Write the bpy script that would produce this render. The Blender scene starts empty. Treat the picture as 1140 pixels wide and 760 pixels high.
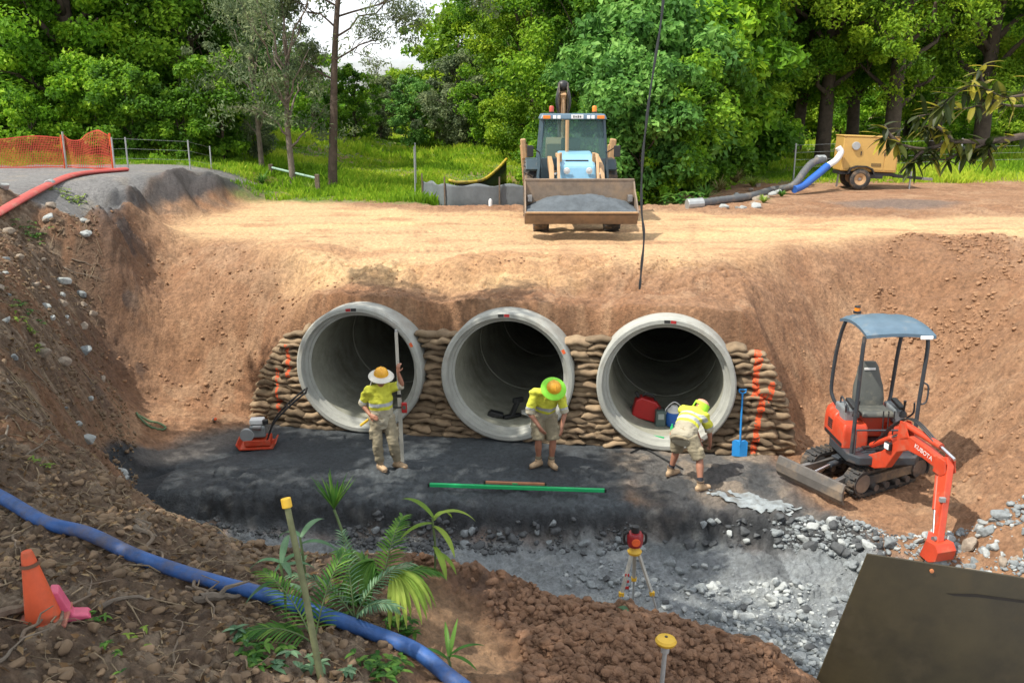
import bpy, bmesh, math, random
import numpy as np
from mathutils import Vector, Matrix, Quaternion, noise as mnoise
from mathutils.geometry import delaunay_2d_cdt

# ------------------------------------------------------------------ camera, sky, sun, exposure
SC = bpy.context.scene
COL = SC.collection
TH = math.radians(14.6); F = 1000.0; CZ = 5.5
cam_d = bpy.data.cameras.new('camera'); cam = bpy.data.objects.new('camera', cam_d); COL.objects.link(cam)
cam.location = (0, 0, CZ); cam.rotation_euler = (math.radians(90) - TH, 0, 0)
cam_d.sensor_width = 36; cam_d.lens = 36 * F / 1140; cam_d.clip_start = 0.05; cam_d.clip_end = 5000
SC.camera = cam
SUN_EL = math.radians(57); SUN_AZ = math.radians(-112)       # azimuth from +Y towards +X
sdir = Vector((math.sin(SUN_AZ) * math.cos(SUN_EL), math.cos(SUN_AZ) * math.cos(SUN_EL), math.sin(SUN_EL)))
sun_d = bpy.data.lights.new('sun', 'SUN'); sun = bpy.data.objects.new('sun', sun_d); COL.objects.link(sun)
sun_d.energy = 5.0; sun_d.angle = math.radians(0.6); sun_d.color = (1, 0.94, 0.84)
sun.rotation_euler = sdir.to_track_quat('Z', 'Y').to_euler()
world = bpy.data.worlds.new('World'); SC.world = world; world.use_nodes = True
wn = world.node_tree; bg = wn.nodes['Background']
sky = wn.nodes.new('ShaderNodeTexSky'); sky.sky_type = 'NISHITA'; sky.sun_disc = False
sky.sun_elevation = SUN_EL; sky.sun_rotation = SUN_AZ; sky.air_density = 1.0; sky.dust_density = 2.0; sky.altitude = 50
tcw = wn.nodes.new('ShaderNodeTexCoord'); nzw = wn.nodes.new('ShaderNodeTexNoise')
nzw.inputs['Scale'].default_value = 2.2; nzw.inputs['Detail'].default_value = 8; nzw.inputs['Roughness'].default_value = 0.6
mpw = wn.nodes.new('ShaderNodeMapping'); mpw.inputs['Scale'].default_value = (1, 1, 3.0)
crw = wn.nodes.new('ShaderNodeValToRGB'); crw.color_ramp.elements[0].position = 0.36; crw.color_ramp.elements[1].position = 0.56
mxw = wn.nodes.new('ShaderNodeMix'); mxw.data_type = 'RGBA'
wn.links.new(tcw.outputs['Generated'], mpw.inputs['Vector']); wn.links.new(mpw.outputs[0], nzw.inputs['Vector'])
wn.links.new(nzw.outputs['Fac'], crw.inputs['Fac']); wn.links.new(crw.outputs['Color'], mxw.inputs['Factor'])
wn.links.new(sky.outputs[0], mxw.inputs['A']); mxw.inputs['B'].default_value = (11.5, 11.8, 12.2, 1)
wn.links.new(mxw.outputs['Result'], bg.inputs['Color']); bg.inputs['Strength'].default_value = 0.125
SC.view_settings.view_transform = 'Standard'; SC.view_settings.look = 'None'
SC.view_settings.exposure = 0.30; SC.view_settings.gamma = 1
SC.cycles.max_bounces = 6; SC.cycles.transparent_max_bounces = 6

RND = random.Random(7); NR = np.random.default_rng(11)

# ------------------------------------------------------------------ small helpers
def W(px, py, z):
    """where the sight line through a spot of the photograph meets height z"""
    a = (px - 570) / F; b = (380 - py) / F
    dy = math.cos(TH) + b * math.sin(TH); dz = -math.sin(TH) + b * math.cos(TH)
    t = (z - CZ) / dz
    return (a * t, dy * t, z)
def WD(px, py, y):
    a = (px - 570) / F; b = (380 - py) / F
    dy = math.cos(TH) + b * math.sin(TH); dz = -math.sin(TH) + b * math.cos(TH)
    t = y / dy
    return (a * t, y, CZ + dz * t)
def sst(e0, e1, x):
    t = np.clip((x - e0) / (e1 - e0), 0, 1); return t * t * (3 - 2 * t)
def _hash(ix, iy, seed):
    h = (ix.astype(np.int64) * 374761393 + iy.astype(np.int64) * 668265263 + seed * 982451653) & 0xFFFFFFFF
    h = ((h ^ (h >> 13)) * 1274126177) & 0xFFFFFFFF
    return ((h ^ (h >> 16)) & 0xFFFFFF) / float(0xFFFFFF)
def vnoise(x, y, seed=0):
    ix = np.floor(x); iy = np.floor(y); fx = x - ix; fy = y - iy
    fx = fx * fx * (3 - 2 * fx); fy = fy * fy * (3 - 2 * fy)
    a = _hash(ix, iy, seed); b = _hash(ix + 1, iy, seed); c = _hash(ix, iy + 1, seed); d = _hash(ix + 1, iy + 1, seed)
    return (a * (1 - fx) + b * fx) * (1 - fy) + (c * (1 - fx) + d * fx) * fy
def fbm(x, y, seed=0, octv=4, gain=.5):
    s = 0; a = 1; t = 0
    for k in range(octv):
        s = s + a * (vnoise(x * 2 ** k + 17.3 * k, y * 2 ** k - 9.1 * k, seed + k) * 2 - 1); t += a; a *= gain
    return s / t
def clods(x, y, cell, seed=0):
    """round lumps scattered on a jittered grid: height 0..1"""
    gx = np.floor(x / cell); gy = np.floor(y / cell); best = np.zeros_like(x)
    for ox in (-1, 0, 1):
        for oy in (-1, 0, 1):
            cx = gx + ox; cy = gy + oy
            jx = (cx + .5 + .7 * (_hash(cx, cy, seed) - .5)) * cell; jy = (cy + .5 + .7 * (_hash(cx, cy, seed + 5) - .5)) * cell
            r = cell * (.18 + .42 * _hash(cx, cy, seed + 9) ** 1.5)
            d2 = ((x - jx) ** 2 + (y - jy) ** 2) / (r * r)
            best = np.maximum(best, np.sqrt(np.clip(1 - d2, 0, 1)) * r / cell * 1.7)
    return best

# ------------------------------------------------------------------ materials
MATS = {}
def mat(name, col, rough=.6, metal=0., var=.18, scale=9, bump=.0, bscale=None, dirt=None, dirt_amt=.5, dscale=3, spec=.5, attr=None, tex=None):
    if name in MATS: return MATS[name]
    m = bpy.data.materials.new(name); m.use_nodes = True; nt = m.node_tree; N = nt.nodes; L = nt.links
    b = N['Principled BSDF']; b.inputs['Roughness'].default_value = rough; b.inputs['Metallic'].default_value = metal
    b.inputs['Specular IOR Level'].default_value = spec
    tc = N.new('ShaderNodeTexCoord'); nz = N.new('ShaderNodeTexNoise'); nz.inputs['Scale'].default_value = scale
    nz.inputs['Detail'].default_value = 6; nz.inputs['Roughness'].default_value = .65
    L.new(tc.outputs['Object'], nz.inputs['Vector'])
    cr = N.new('ShaderNodeMapRange'); cr.inputs['From Min'].default_value = .3; cr.inputs['From Max'].default_value = .7
    cr.inputs['To Min'].default_value = 1 - var; cr.inputs['To Max'].default_value = 1 + var
    L.new(nz.outputs['Fac'], cr.inputs['Value'])
    mu = N.new('ShaderNodeMix'); mu.data_type = 'RGBA'; mu.blend_type = 'MULTIPLY'; mu.inputs['Factor'].default_value = 1
    if attr:
        at = N.new('ShaderNodeAttribute'); at.attribute_name = attr; L.new(at.outputs['Color'], mu.inputs['A'])
    else: mu.inputs['A'].default_value = (*col, 1)
    L.new(cr.outputs[0], mu.inputs['B']); out = mu.outputs['Result']
    if dirt:
        n2 = N.new('ShaderNodeTexNoise'); n2.inputs['Scale'].default_value = dscale; n2.inputs['Detail'].default_value = 7; n2.inputs['Roughness'].default_value = .7
        L.new(tc.outputs['Object'], n2.inputs['Vector'])
        r2 = N.new('ShaderNodeMapRange'); r2.inputs['From Min'].default_value = .62 - .3 * dirt_amt; r2.inputs['From Max'].default_value = .78 - .2 * dirt_amt
        r2.inputs['To Max'].default_value = min(1, dirt_amt + .25)
        L.new(n2.outputs['Fac'], r2.inputs['Value'])
        m2 = N.new('ShaderNodeMix'); m2.data_type = 'RGBA'; L.new(r2.outputs[0], m2.inputs['Factor']); L.new(out, m2.inputs['A']); m2.inputs['B'].default_value = (*dirt, 1)
        out = m2.outputs['Result']
        r3 = N.new('ShaderNodeMapRange'); r3.inputs['To Min'].default_value = rough; r3.inputs['To Max'].default_value = .9
        L.new(r2.outputs[0], r3.inputs['Value']); L.new(r3.outputs[0], b.inputs['Roughness'])
    L.new(out, b.inputs['Base Color'])
    if bump:
        nb = N.new('ShaderNodeTexNoise'); nb.inputs['Scale'].default_value = bscale or scale * 3; nb.inputs['Detail'].default_value = 5
        L.new(tc.outputs['Object'], nb.inputs['Vector'])
        bp = N.new('ShaderNodeBump'); bp.inputs['Strength'].default_value = min(1, bump); bp.inputs['Distance'].default_value = .02
        L.new(nb.outputs['Fac'], bp.inputs['Height']); L.new(bp.outputs[0], b.inputs['Normal'])
    MATS[name] = m; return m

def leafmat(name, dark, mid, light, trans=.35, rough=.45):
    if name in MATS: return MATS[name]
    m = bpy.data.materials.new(name); m.use_nodes = True; nt = m.node_tree; N = nt.nodes; L = nt.links
    b = N['Principled BSDF']; b.inputs['Roughness'].default_value = rough + .12; b.inputs['Specular IOR Level'].default_value = .22
    at = N.new('ShaderNodeAttribute'); at.attribute_name = 'rnd'
    cr = N.new('ShaderNodeValToRGB'); e = cr.color_ramp.elements; e[0].position = .1; e[0].color = (*dark, 1); e[1].position = .95; e[1].color = (*light, 1)
    x = e.new(.55); x.color = (*mid, 1)
    L.new(at.outputs['Fac'], cr.inputs['Fac']); L.new(cr.outputs['Color'], b.inputs['Base Color'])
    tr = N.new('ShaderNodeBsdfTranslucent'); L.new(cr.outputs['Color'], tr.inputs['Color'])
    ms = N.new('ShaderNodeMixShader'); ms.inputs['Fac'].default_value = trans
    L.new(b.outputs[0], ms.inputs[1]); L.new(tr.outputs[0], ms.inputs[2]); L.new(ms.outputs[0], N['Material Output'].inputs['Surface'])
    MATS[name] = m; return m

# ------------------------------------------------------------------ mesh builders
def mesh_np(name, V, Fc, rnd=None, colr=None, smooth=False, extra=None):
    V = np.asarray(V, dtype=np.float32); Fc = np.asarray(Fc, dtype=np.int32); k = Fc.shape[1]
    me = bpy.data.meshes.new(name); me.vertices.add(len(V)); me.vertices.foreach_set('co', V.ravel())
    me.loops.add(Fc.size); me.loops.foreach_set('vertex_index', Fc.ravel()); me.polygons.add(len(Fc))
    me.polygons.foreach_set('loop_start', np.arange(0, Fc.size, k, dtype=np.int32))
    me.polygons.foreach_set('use_smooth', np.full(len(Fc), smooth))
    if rnd is not None:
        a = me.attributes.new('rnd', 'FLOAT', 'POINT'); a.data.foreach_set('value', np.asarray(rnd, dtype=np.float32))
    if colr is not None:
        a = me.attributes.new('Col', 'FLOAT_COLOR', 'POINT'); c = np.ones((len(V), 4), dtype=np.float32); c[:, :3] = colr; a.data.foreach_set('color', c.ravel())
    if extra is not None:
        for n_, arr in extra.items():
            a = me.attributes.new(n_, 'FLOAT', 'POINT'); a.data.foreach_set('value', np.asarray(arr, dtype=np.float32))
    me.update(calc_edges=True); me.validate(); return me
def obj(name, me, m=None, parent=None, loc=None):
    o = bpy.data.objects.new(name, me); COL.objects.link(o)
    if m is not None and me is not None and len(me.materials) == 0: me.materials.append(m)
    if parent: o.parent = parent
    if loc: o.location = loc
    return o
def tag(o, label=None, cat=None, group=None, kind=None):
    if label: o['label'] = label
    if cat: o['category'] = cat
    if group: o['group'] = group
    if kind: o['kind'] = kind
    return o
def empty(name, loc, rz=0., label=None, cat=None, group=None, rot=None):
    o = bpy.data.objects.new(name, None); COL.objects.link(o); o.empty_display_size = .1
    o.location = loc; o.rotation_euler = rot if rot else (0, 0, rz); tag(o, label, cat, group); return o

class MB:
    def __init__(s): s.v = []; s.f = []
    def add(s, V, Fc, M=None):
        o = len(s.v)
        for p in V:
            p = Vector(p); s.v.append(M @ p if M else p)
        for f in Fc: s.f.append([i + o for i in f])
        return s
    def box(s, c, d, rot=None, taper=1.0):
        x, y, z = d[0] / 2, d[1] / 2, d[2] / 2; t = taper
        V = [(-x, -y, -z), (x, -y, -z), (x, y, -z), (-x, y, -z), (-x * t, -y * t, z), (x * t, -y * t, z), (x * t, y * t, z), (-x * t, y * t, z)]
        Fc = [(0, 3, 2, 1), (4, 5, 6, 7), (0, 1, 5, 4), (1, 2, 6, 5), (2, 3, 7, 6), (3, 0, 4, 7)]
        M = Matrix.Translation(Vector(c))
        if rot is not None: M = M @ (rot if isinstance(rot, Matrix) else Matrix.Rotation(rot[0], 4, 'X') @ Matrix.Rotation(rot[1], 4, 'Y') @ Matrix.Rotation(rot[2], 4, 'Z') if not isinstance(rot, (int, float)) else Matrix.Rotation(rot, 4, 'Z'))
        return s.add(V, Fc, M)
    def beam(s, a, b, w, h, up=(0, 0, 1), w2=None, h2=None):
        a = Vector(a); b = Vector(b); t = (b - a).normalized(); u = Vector(up)
        sd = t.cross(u)
        if sd.length < 1e-4: sd = t.cross(Vector((0, 1, 0)))
        sd.normalize(); u = sd.cross(t).normalized(); w2 = w2 or w; h2 = h2 or h
        V = []
        for p, ww, hh in ((a, w, h), (b, w2, h2)):
            for sx, sz in ((-1, -1), (1, -1), (1, 1), (-1, 1)): V.append(p + sd * sx * ww / 2 + u * sz * hh / 2)
        return s.add(V, [(0, 1, 2, 3), (7, 6, 5, 4), (0, 4, 5, 1), (1, 5, 6, 2), (2, 6, 7, 3), (3, 7, 4, 0)])
    def tube(s, pts, r, n=8, cap=True, side=None, fl=1.0):
        pts = [Vector(p) for p in pts]; m = len(pts)
        rr = r if isinstance(r, (list, tuple)) else [r] * m
        V = []; prev = None
        for i, p in enumerate(pts):
            t = (pts[min(i + 1, m - 1)] - pts[max(i - 1, 0)])
            t = t.normalized() if t.length > 1e-9 else Vector((0, 0, 1))
            if side is not None: a = Vector(side) - t * t.dot(Vector(side))
            elif prev is None: a = t.orthogonal()
            else: a = prev - t * prev.dot(t)
            if a.length < 1e-6: a = t.orthogonal()
            a.normalize(); b = t.cross(a); prev = a
            q = rr[i]; rx, ry = q if isinstance(q, (tuple, list)) else (q, q * fl)
            for k in range(n):
                an = 2 * math.pi * k / n; V.append(p + a * rx * math.cos(an) + b * ry * math.sin(an))
        Fc = []
        for i in range(m - 1):
            for k in range(n): Fc.append((i * n + k, i * n + (k + 1) % n, (i + 1) * n + (k + 1) % n, (i + 1) * n + k))
        if cap: Fc.append(tuple(reversed(range(n)))); Fc.append(tuple(range((m - 1) * n, m * n)))
        return s.add(V, Fc)
    def cyl(s, a, b, r, n=16, r2=None): return s.tube([a, b], [r, r2 if r2 is not None else r], n)
    def lathe(s, prof, M=None, n=24, a0=0., a1=2 * math.pi):
        full = abs(a1 - a0 - 2 * math.pi) < 1e-6; k = n if full else n + 1; V = []
        for i in range(k):
            an = a0 + (a1 - a0) * i / n
            for r, z in prof: V.append((r * math.cos(an), r * math.sin(an), z))
        m = len(prof); Fc = []
        for i in range(n):
            j = (i + 1) % k
            for q in range(m - 1): Fc.append((i * m + q, j * m + q, j * m + q + 1, i * m + q + 1))
        return s.add(V, Fc, M)
    def prism(s, poly, d, M=None, axis='y'):
        """2D outline extruded by d, centred; axis y: outline in xz"""
        n = len(poly); V = []
        for sg in (-1, 1):
            for p in poly:
                V.append((p[0], sg * d / 2, p[1]) if axis == 'y' else (sg * d / 2, p[0], p[1]) if axis == 'x' else (p[0], p[1], sg * d / 2))
        Fc = [tuple(range(n)), tuple(reversed(range(n, 2 * n)))] + [(i, i + n, (i + 1) % n + n, (i + 1) % n) for i in range(n)]
        return s.add(V, Fc, M)
    def ball(s, c, r, seg=12, ring=8, M=None):
        r = r if isinstance(r, (tuple, list)) else (r, r, r); V = []; Fc = []
        for i in range(ring + 1):
            ph = math.pi * i / ring
            for k in range(seg):
                an = 2 * math.pi * k / seg
                p = Vector((r[0] * math.sin(ph) * math.cos(an), r[1] * math.sin(ph) * math.sin(an), r[2] * math.cos(ph)))
                if M: p = M @ p
                V.append(p + Vector(c))
        for i in range(ring):
            for k in range(seg): Fc.append((i * seg + k, (i + 1) * seg + k, (i + 1) * seg + (k + 1) % seg, i * seg + (k + 1) % seg))
        return s.add(V, Fc)
    def mesh(s, name, smooth=False, fix=True):
        me = bpy.data.meshes.new(name); me.from_pydata([tuple(p) for p in s.v], [], s.f)
        bm = bmesh.new(); bm.from_mesh(me)
        bmesh.ops.remove_doubles(bm, verts=bm.verts, dist=1e-5)
        if fix: bmesh.ops.recalc_face_normals(bm, faces=bm.faces)
        bm.to_mesh(me); bm.free()
        if smooth: me.polygons.foreach_set('use_smooth', [True] * len(me.polygons))
        me.update(); return me
    def build(s, name, m, parent=None, smooth=False, bevel=0., loc=None, fix=True):
        me = s.mesh(name, smooth, fix); o = obj(name, me, m, parent, loc)
        if smooth:
            try: me.set_sharp_from_angle(angle=math.radians(38))
            except Exception: pass
        if bevel:
            b = o.modifiers.new('bevel', 'BEVEL'); b.width = bevel; b.segments = 2; b.limit_method = 'ANGLE'; b.angle_limit = math.radians(35)
        return o

def arc(c, r, a0, a1, n, plane='xz'):
    out = []
    for i in range(n + 1):
        a = math.radians(a0 + (a1 - a0) * i / n); u, v = c[0] + r * math.cos(a), c[1] + r * math.sin(a); out.append((u, v))
    return out
def spline(pts, n=8):
    """Catmull-Rom through 3D points"""
    P = [Vector(p) for p in pts]; P = [P[0] * 2 - P[1]] + P + [P[-1] * 2 - P[-2]]; out = []
    for i in range(1, len(P) - 2):
        for k in range(n):
            t = k / n; a, b, c, d = P[i - 1], P[i], P[i + 1], P[i + 2]
            out.append(.5 * ((2 * b) + (c - a) * t + (2 * a - 5 * b + 4 * c - d) * t * t + (3 * b - a - 3 * c + d) * t ** 3))
    out.append(P[-2]); return out

# ------------------------------------------------------------------ pipe row frame: u along the row, v along the pipes, origin under the middle pipe's mouth
PA = math.radians(9.6); RU = Vector((math.cos(PA), -math.sin(PA), 0)); RV = Vector((math.sin(PA), math.cos(PA), 0)); PO = Vector((-.075, 14.4, 0))
def UV(u, v, z=0.): p = PO + RU * u + RV * v; return (p.x, p.y, z)
def toUV(x, y): dx = x - PO.x; dy = y - PO.y; return dx * RU.x + dy * RU.y, dx * RV.x + dy * RV.y
PIPE_U = (-2.57, 0.0, 2.61); PR = 1.12; PB = .93
# ------------------------------------------------------------------ terrain: break lines surveyed as (x, y, z), triangulated, softened, roughened
CP = []
def line(pts, step=.45, conv=True):
    P = [Vector(W(*p)) if conv else Vector(p) for p in pts]
    for a, b in zip(P[:-1], P[1:]):
        n = max(1, int((b - a).length / step))
        for k in range(n): CP.append(tuple(a.lerp(b, k / n)))
    CP.append(tuple(P[-1]))
def farz(x, y):
    x = np.asarray(x, float); y = np.asarray(y, float)
    z = 2.86 + np.clip(y - 30, 0, 400) * .011 + 1.0 * sst(5, 10.5, -x) * (1 - sst(40, 80, y))
    z = z + .38 * sst(0, 1, np.exp(-((x + 5.2) / 3.4) ** 2 - ((y - 34) / 4.0) ** 2)) + .35 * fbm(x * .11, y * .11, 71, 3) * sst(27, 34, y)
    z = z - .9 * np.exp(-((x - .2 - (y - 29) * .25) / 1.7) ** 2) * sst(25.4, 26.6, y) * (1 - sst(33, 38, y))
    return z
line([UV(-4.9, .34, .02), UV(4.8, .34, .02)], .5, False)
line([UV(-4.1, .66, 1.72), UV(4.35, .66, 1.72)], .5, False)
line([UV(-3.7, .9, 2.28), UV(4.0, .9, 2.30)], .5, False)
line([UV(-3.5, 1.55, 2.62), UV(3.9, 1.55, 2.62)], .5, False)
line([(190, 262, 2.85), (280, 272, 2.85), (370, 284, 2.85), (450, 287, 2.85), (560, 287, 2.85), (650, 287, 2.85), (760, 287, 2.85), (850, 282, 2.85), (930, 270, 2.88), (1000, 262, 2.98), (1090, 257, 3.08), (1140, 268, 2.9)], .6)
CP += [W(300, 400, 1.1), W(322, 350, 1.85), W(330, 320, 2.2), W(290, 430, .55), W(272, 448, .2)]
line([(150, 455, .3), (190, 446, .3), (230, 443, .32), (262, 450, .2)])
CP += [W(170, 380, 1.25), W(240, 350, 1.7), W(300, 330, 2.05), W(240, 400, .9), W(200, 310, 2.25), W(170, 330, 1.85), W(280, 300, 2.5), W(190, 420, .55)]
# pit floor and bedding platform
for p in [(150, 530, .0), (200, 500, .05), (270, 478, .06), (300, 500, .0), (450, 520, 0), (600, 520, 0), (740, 530, 0), (850, 520, .03), (200, 470, .2), (160, 490, .2), (380, 500, 0), (520, 505, 0), (680, 505, 0), (400, 535, 0), (500, 540, 0), (650, 545, 0), (800, 548, 0)]: CP.append(W(*p))
line([(128, 535, .06), (160, 548, 0), (330, 549, 0), (440, 560, 0), (560, 565, 0), (680, 567, 0), (760, 567, 0), (860, 571, 0), (920, 580, 0)], .3)
line([(170, 582, -.45), (250, 594, -.45), (330, 593, -.45), (440, 600, -.45), (560, 603, -.45), (680, 603, -.45), (760, 603, -.42), (860, 612, -.35), (920, 618, -.25), (970, 622, -.12)], .3)
for p in [(430, 612, -.45), (560, 640, -.48), (700, 640, -.48), (640, 625, -.46), (800, 650, -.42), (880, 690, -.42), (900, 740, -.4), (960, 660, -.3), (1000, 700, -.35), (1140, 760, -.2), (1050, 650, -.12), (300, 600, -.45), (960, 595, .03), (1000, 610, .0)]: CP.append(W(*p))
# excavator stand and right-hand slope
for p in [(885, 482, .1), (930, 478, .12), (1000, 500, .12), (880, 530, .06), (950, 560, .06), (1030, 560, .12), (1080, 520, .3), (1080, 590, .15), (1140, 560, .7), (1140, 610, .45), (1140, 645, .15), (1140, 500, 1.05), (1140, 440, 1.5), (1140, 380, 1.95),
          (1140, 330, 2.35), (1145, 285, 2.75), (1000, 400, 1.05), (930, 400, 1.0), (900, 440, .6), (890, 380, 1.5), (900, 330, 2.1), (850, 320, 2.4), (1000, 330, 2.0), (1080, 300, 2.55), (1050, 460, .65), (1060, 400, 1.2), (960, 300, 2.45), (1080, 350, 1.9), (905, 465, .3), (950, 440, .55), (1000, 450, .55)]: CP.append(W(*p))
# foreground bank: crest and the hidden slope behind it
crest = [(100, 500, 1.6), (130, 530, 1.5), (200, 575, 1.4), (250, 600, 1.3), (300, 612, 1.25), (380, 622, 1.2), (440, 618, 1.3), (490, 620, 1.45), (560, 640, 1.35), (620, 668, 1.15), (700, 675, 1.1), (760, 692, 1.0), (820, 703, .95), (870, 728, .9), (905, 760, .8)]
line(crest, .3)
back = []
for i, p in enumerate(crest):
    q = Vector(W(*p)); d = Vector((q.x, q.y, 0)).normalized()
    k = 1.7 if i > 1 else 1.3
    back.append(tuple(Vector((q.x, q.y, 0)) + d * k + Vector((0, 0, -.42 if i > 1 else .55))))
line(back, .4, False)
line([W(905, 760, .8), (2.4, 5.0, .7), (3.0, 3.5, .7), (3.2, 2.0, .7)], .5, False)
line([(3.7, 6.2, -.35), (4.2, 4.0, -.3), (4.4, 2.0, -.3)], .5, False)
for p in [(0, 548, 2.0), (0, 620, 2.1), (0, 700, 2.25), (0, 758, 2.35), (150, 600, 1.9), (150, 700, 2.05), (150, 758, 2.15), (300, 650, 1.72), (300, 758, 1.95), (450, 680, 1.5), (450, 758, 1.6), (520, 700, 1.22), (560, 750, 1.15), (600, 700, 1.2), (620, 758, 1.3), (700, 720, 1.25), (750, 758, 1.1), (820, 740, 1.05),
          (0, 500, 2.1), (0, 450, 2.25), (0, 400, 2.5), (0, 350, 2.8), (0, 300, 3.1), (0, 260, 3.4), (0, 235, 3.68), (60, 500, 1.85), (60, 440, 1.85), (60, 380, 2.05), (60, 320, 2.45), (70, 270, 2.95), (60, 240, 3.5), (112, 455, .95), (118, 380, 1.3), (120, 320, 1.9), (122, 280, 2.5), (112, 250, 3.1)]: CP.append(W(*p))
# old road surface at the top left and its cut edge
line([(0, 215, 3.95), (100, 213, 3.9), (112, 220, 3.85), (140, 203, 3.9), (200, 191, 3.9), (250, 195, 3.66), (300, 212, 3.06)], .7)
line([(135, 262, 2.86), (200, 246, 2.86), (260, 230, 2.86), (300, 219, 2.86)], .7)
CP += [W(60, 200, 3.93), W(0, 190, 3.95), W(120, 190, 3.9), W(200, 188.5, 3.88), W(160, 240, 3.05)]
# road plane
for x in (-5.5, -3, 0, 3, 6, 9):
    for y in (19.5, 22, 24.6):
        if not (x < -5 and y < 21): CP.append((x, y, 2.86))
line([(-4.0, 25.4, 2.86), (4.5, 25.4, 2.86)], .8, False)
line([(-1.2, 26.4, 2.25), (2.8, 26.4, 2.3)], .8, False)
for x in (9, 11, 13.5): CP += [(x, 18.2, 2.9), (x, 22, 2.86)]
# margins
for (x, y, z) in [(-14, 5, 2.9), (-12, 8, 2.8), (-13, 11, 3.1), (-14.5, 14, 3.6), (-14.5, 18, 3.9), (-14.5, 22, 3.95), (-14.5, 26, 3.95), (-9, 2, 2.7), (-14.5, 1.5, 3), (-5, 2, 2.5), (-2, 3, 2.3), (0, 2, 2.2), (1.5, 3.5, 1.4), (2, 1.5, 1.6), (-14.5, .5, 3), (14.5, .5, .8), (7, 2, 0), (8, 6, .1), (10, 9, 1.0), (14.5, 6, 2), (12, 12, 2.6), (14.5, 14, 3.3), (14.5, 18, 3.0), (14.5, 22, 2.9), (9.5, 13, 1.9), (6.6, 8, 0)]: CP.append((x, y, z))
for x in np.arange(-14.5, 14.6, 1.45):
    for y in (28.5, 30, 31.5): CP.append((x, y, float(farz(x, y))))
    if abs(x) > 5: CP.append((x, 26.8, float(farz(x, 27.5)) if x < 0 else 2.88))

GS = .05; GX0, GX1, GY0, GY1 = -14.4, 14.4, .6, 31.4
nx = int((GX1 - GX0) / GS) + 1; ny = int((GY1 - GY0) / GS) + 1
GX = GX0 + np.arange(nx) * GS; GY = GY0 + np.arange(ny) * GS
cpa = np.array(CP)
res = delaunay_2d_cdt([Vector((p[0], p[1])) for p in CP], [], [], 0, 1e-4)
zv = [CP[o[0]][2] for o in res[3]]; pv = res[0]
H = np.full((ny, nx), 2.0)
for tri in res[2]:
    (x0, y0), (x1, y1), (x2, y2) = [pv[i] for i in tri]; z0, z1, z2 = [zv[i] for i in tri]
    d = (y1 - y2) * (x0 - x2) + (x2 - x1) * (y0 - y2)
    if abs(d) < 1e-9: continue
    i0 = max(0, int((min(x0, x1, x2) - GX0) / GS)); i1 = min(nx - 1, int((max(x0, x1, x2) - GX0) / GS) + 1)
    j0 = max(0, int((min(y0, y1, y2) - GY0) / GS)); j1 = min(ny - 1, int((max(y0, y1, y2) - GY0) / GS) + 1)
    if i1 < i0 or j1 < j0: continue
    X, Y = np.meshgrid(GX[i0:i1 + 1], GY[j0:j1 + 1])
    a = ((y1 - y2) * (X - x2) + (x2 - x1) * (Y - y2)) / d; b = ((y2 - y0) * (X - x2) + (x0 - x2) * (Y - y2)) / d; c = 1 - a - b
    ins = (a >= -1e-6) & (b >= -1e-6) & (c >= -1e-6)
    sub = H[j0:j1 + 1, i0:i1 + 1]; sub[ins] = (a * z0 + b * z1 + c * z2)[ins]
def blur(A, s):
    r = int(s * 3) + 1; k = np.exp(-.5 * (np.arange(-r, r + 1) / s) ** 2); k /= k.sum()
    P = np.pad(A, ((r, r), (0, 0)), 'edge'); A = sum(k[i] * P[i:i + A.shape[0]] for i in range(2 * r + 1))
    P = np.pad(A, ((0, 0), (r, r)), 'edge'); return sum(k[i] * P[:, i:i + A.shape[1]] for i in range(2 * r + 1))
Hs = blur(H, 2.0); Hw = blur(H, 6.0)
XX, YY = np.meshgrid(GX, GY); uu, vv = toUV(XX, YY)
wsoft = sst(13, 8, YY) if False else np.clip(sst(18.5, 20, YY) + sst(-4.3, -5.2, XX) * (YY > 13) + sst(5.2, 6.2, XX), 0, 1)
H = Hs * (1 - wsoft) + Hw * wsoft
def sample(A, x, y):
    fx = np.clip((x - GX0) / GS, 0, nx - 1.001); fy = np.clip((y - GY0) / GS, 0, ny - 1.001)
    ix = fx.astype(int); iy = fy.astype(int); fx = fx - ix; fy = fy - iy
    return (A[iy, ix] * (1 - fx) + A[iy, ix + 1] * fx) * (1 - fy) + (A[iy + 1, ix] * (1 - fx) + A[iy + 1, ix + 1] * fx) * fy

def inpoly(x, y, poly):
    r = np.zeros(x.shape, bool); n = len(poly)
    for i in range(n):
        x0, y0 = poly[i]; x1, y1 = poly[(i + 1) % n]
        if y0 == y1: continue
        c = ((y0 > y) != (y1 > y)) & (x < (x1 - x0) * (y - y0) / (y1 - y0) + x0); r ^= c
    return r
MASKS = {}
def mask(name, pts, soft=.12, ragged=.25, fr=1.4):
    """zone given by survey points (x, y); wobbling soft edge"""
    key = [(p[0], p[1]) for p in pts]
    wx = ragged * fbm(XX * fr, YY * fr, 31, 4); wy = ragged * fbm(XX * fr, YY * fr, 57, 4)
    MASKS[name] = blur(inpoly(XX + wx, YY + wy, key).astype(float), soft / GS)
w3 = lambda L: [W(*p) for p in L]
mask('black', w3([(88, 500, .3), (100, 478, .5), (128, 520, .1), (330, 462, .0), (430, 480, 0), (690, 490, 0), (710, 520, 0), (690, 562, 0), (760, 567, 0), (700, 604, -.45), (640, 606, -.45), (440, 600, -.45), (250, 594, -.45), (160, 580, -.4), (120, 540, .1)]), .05, .12)
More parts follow.
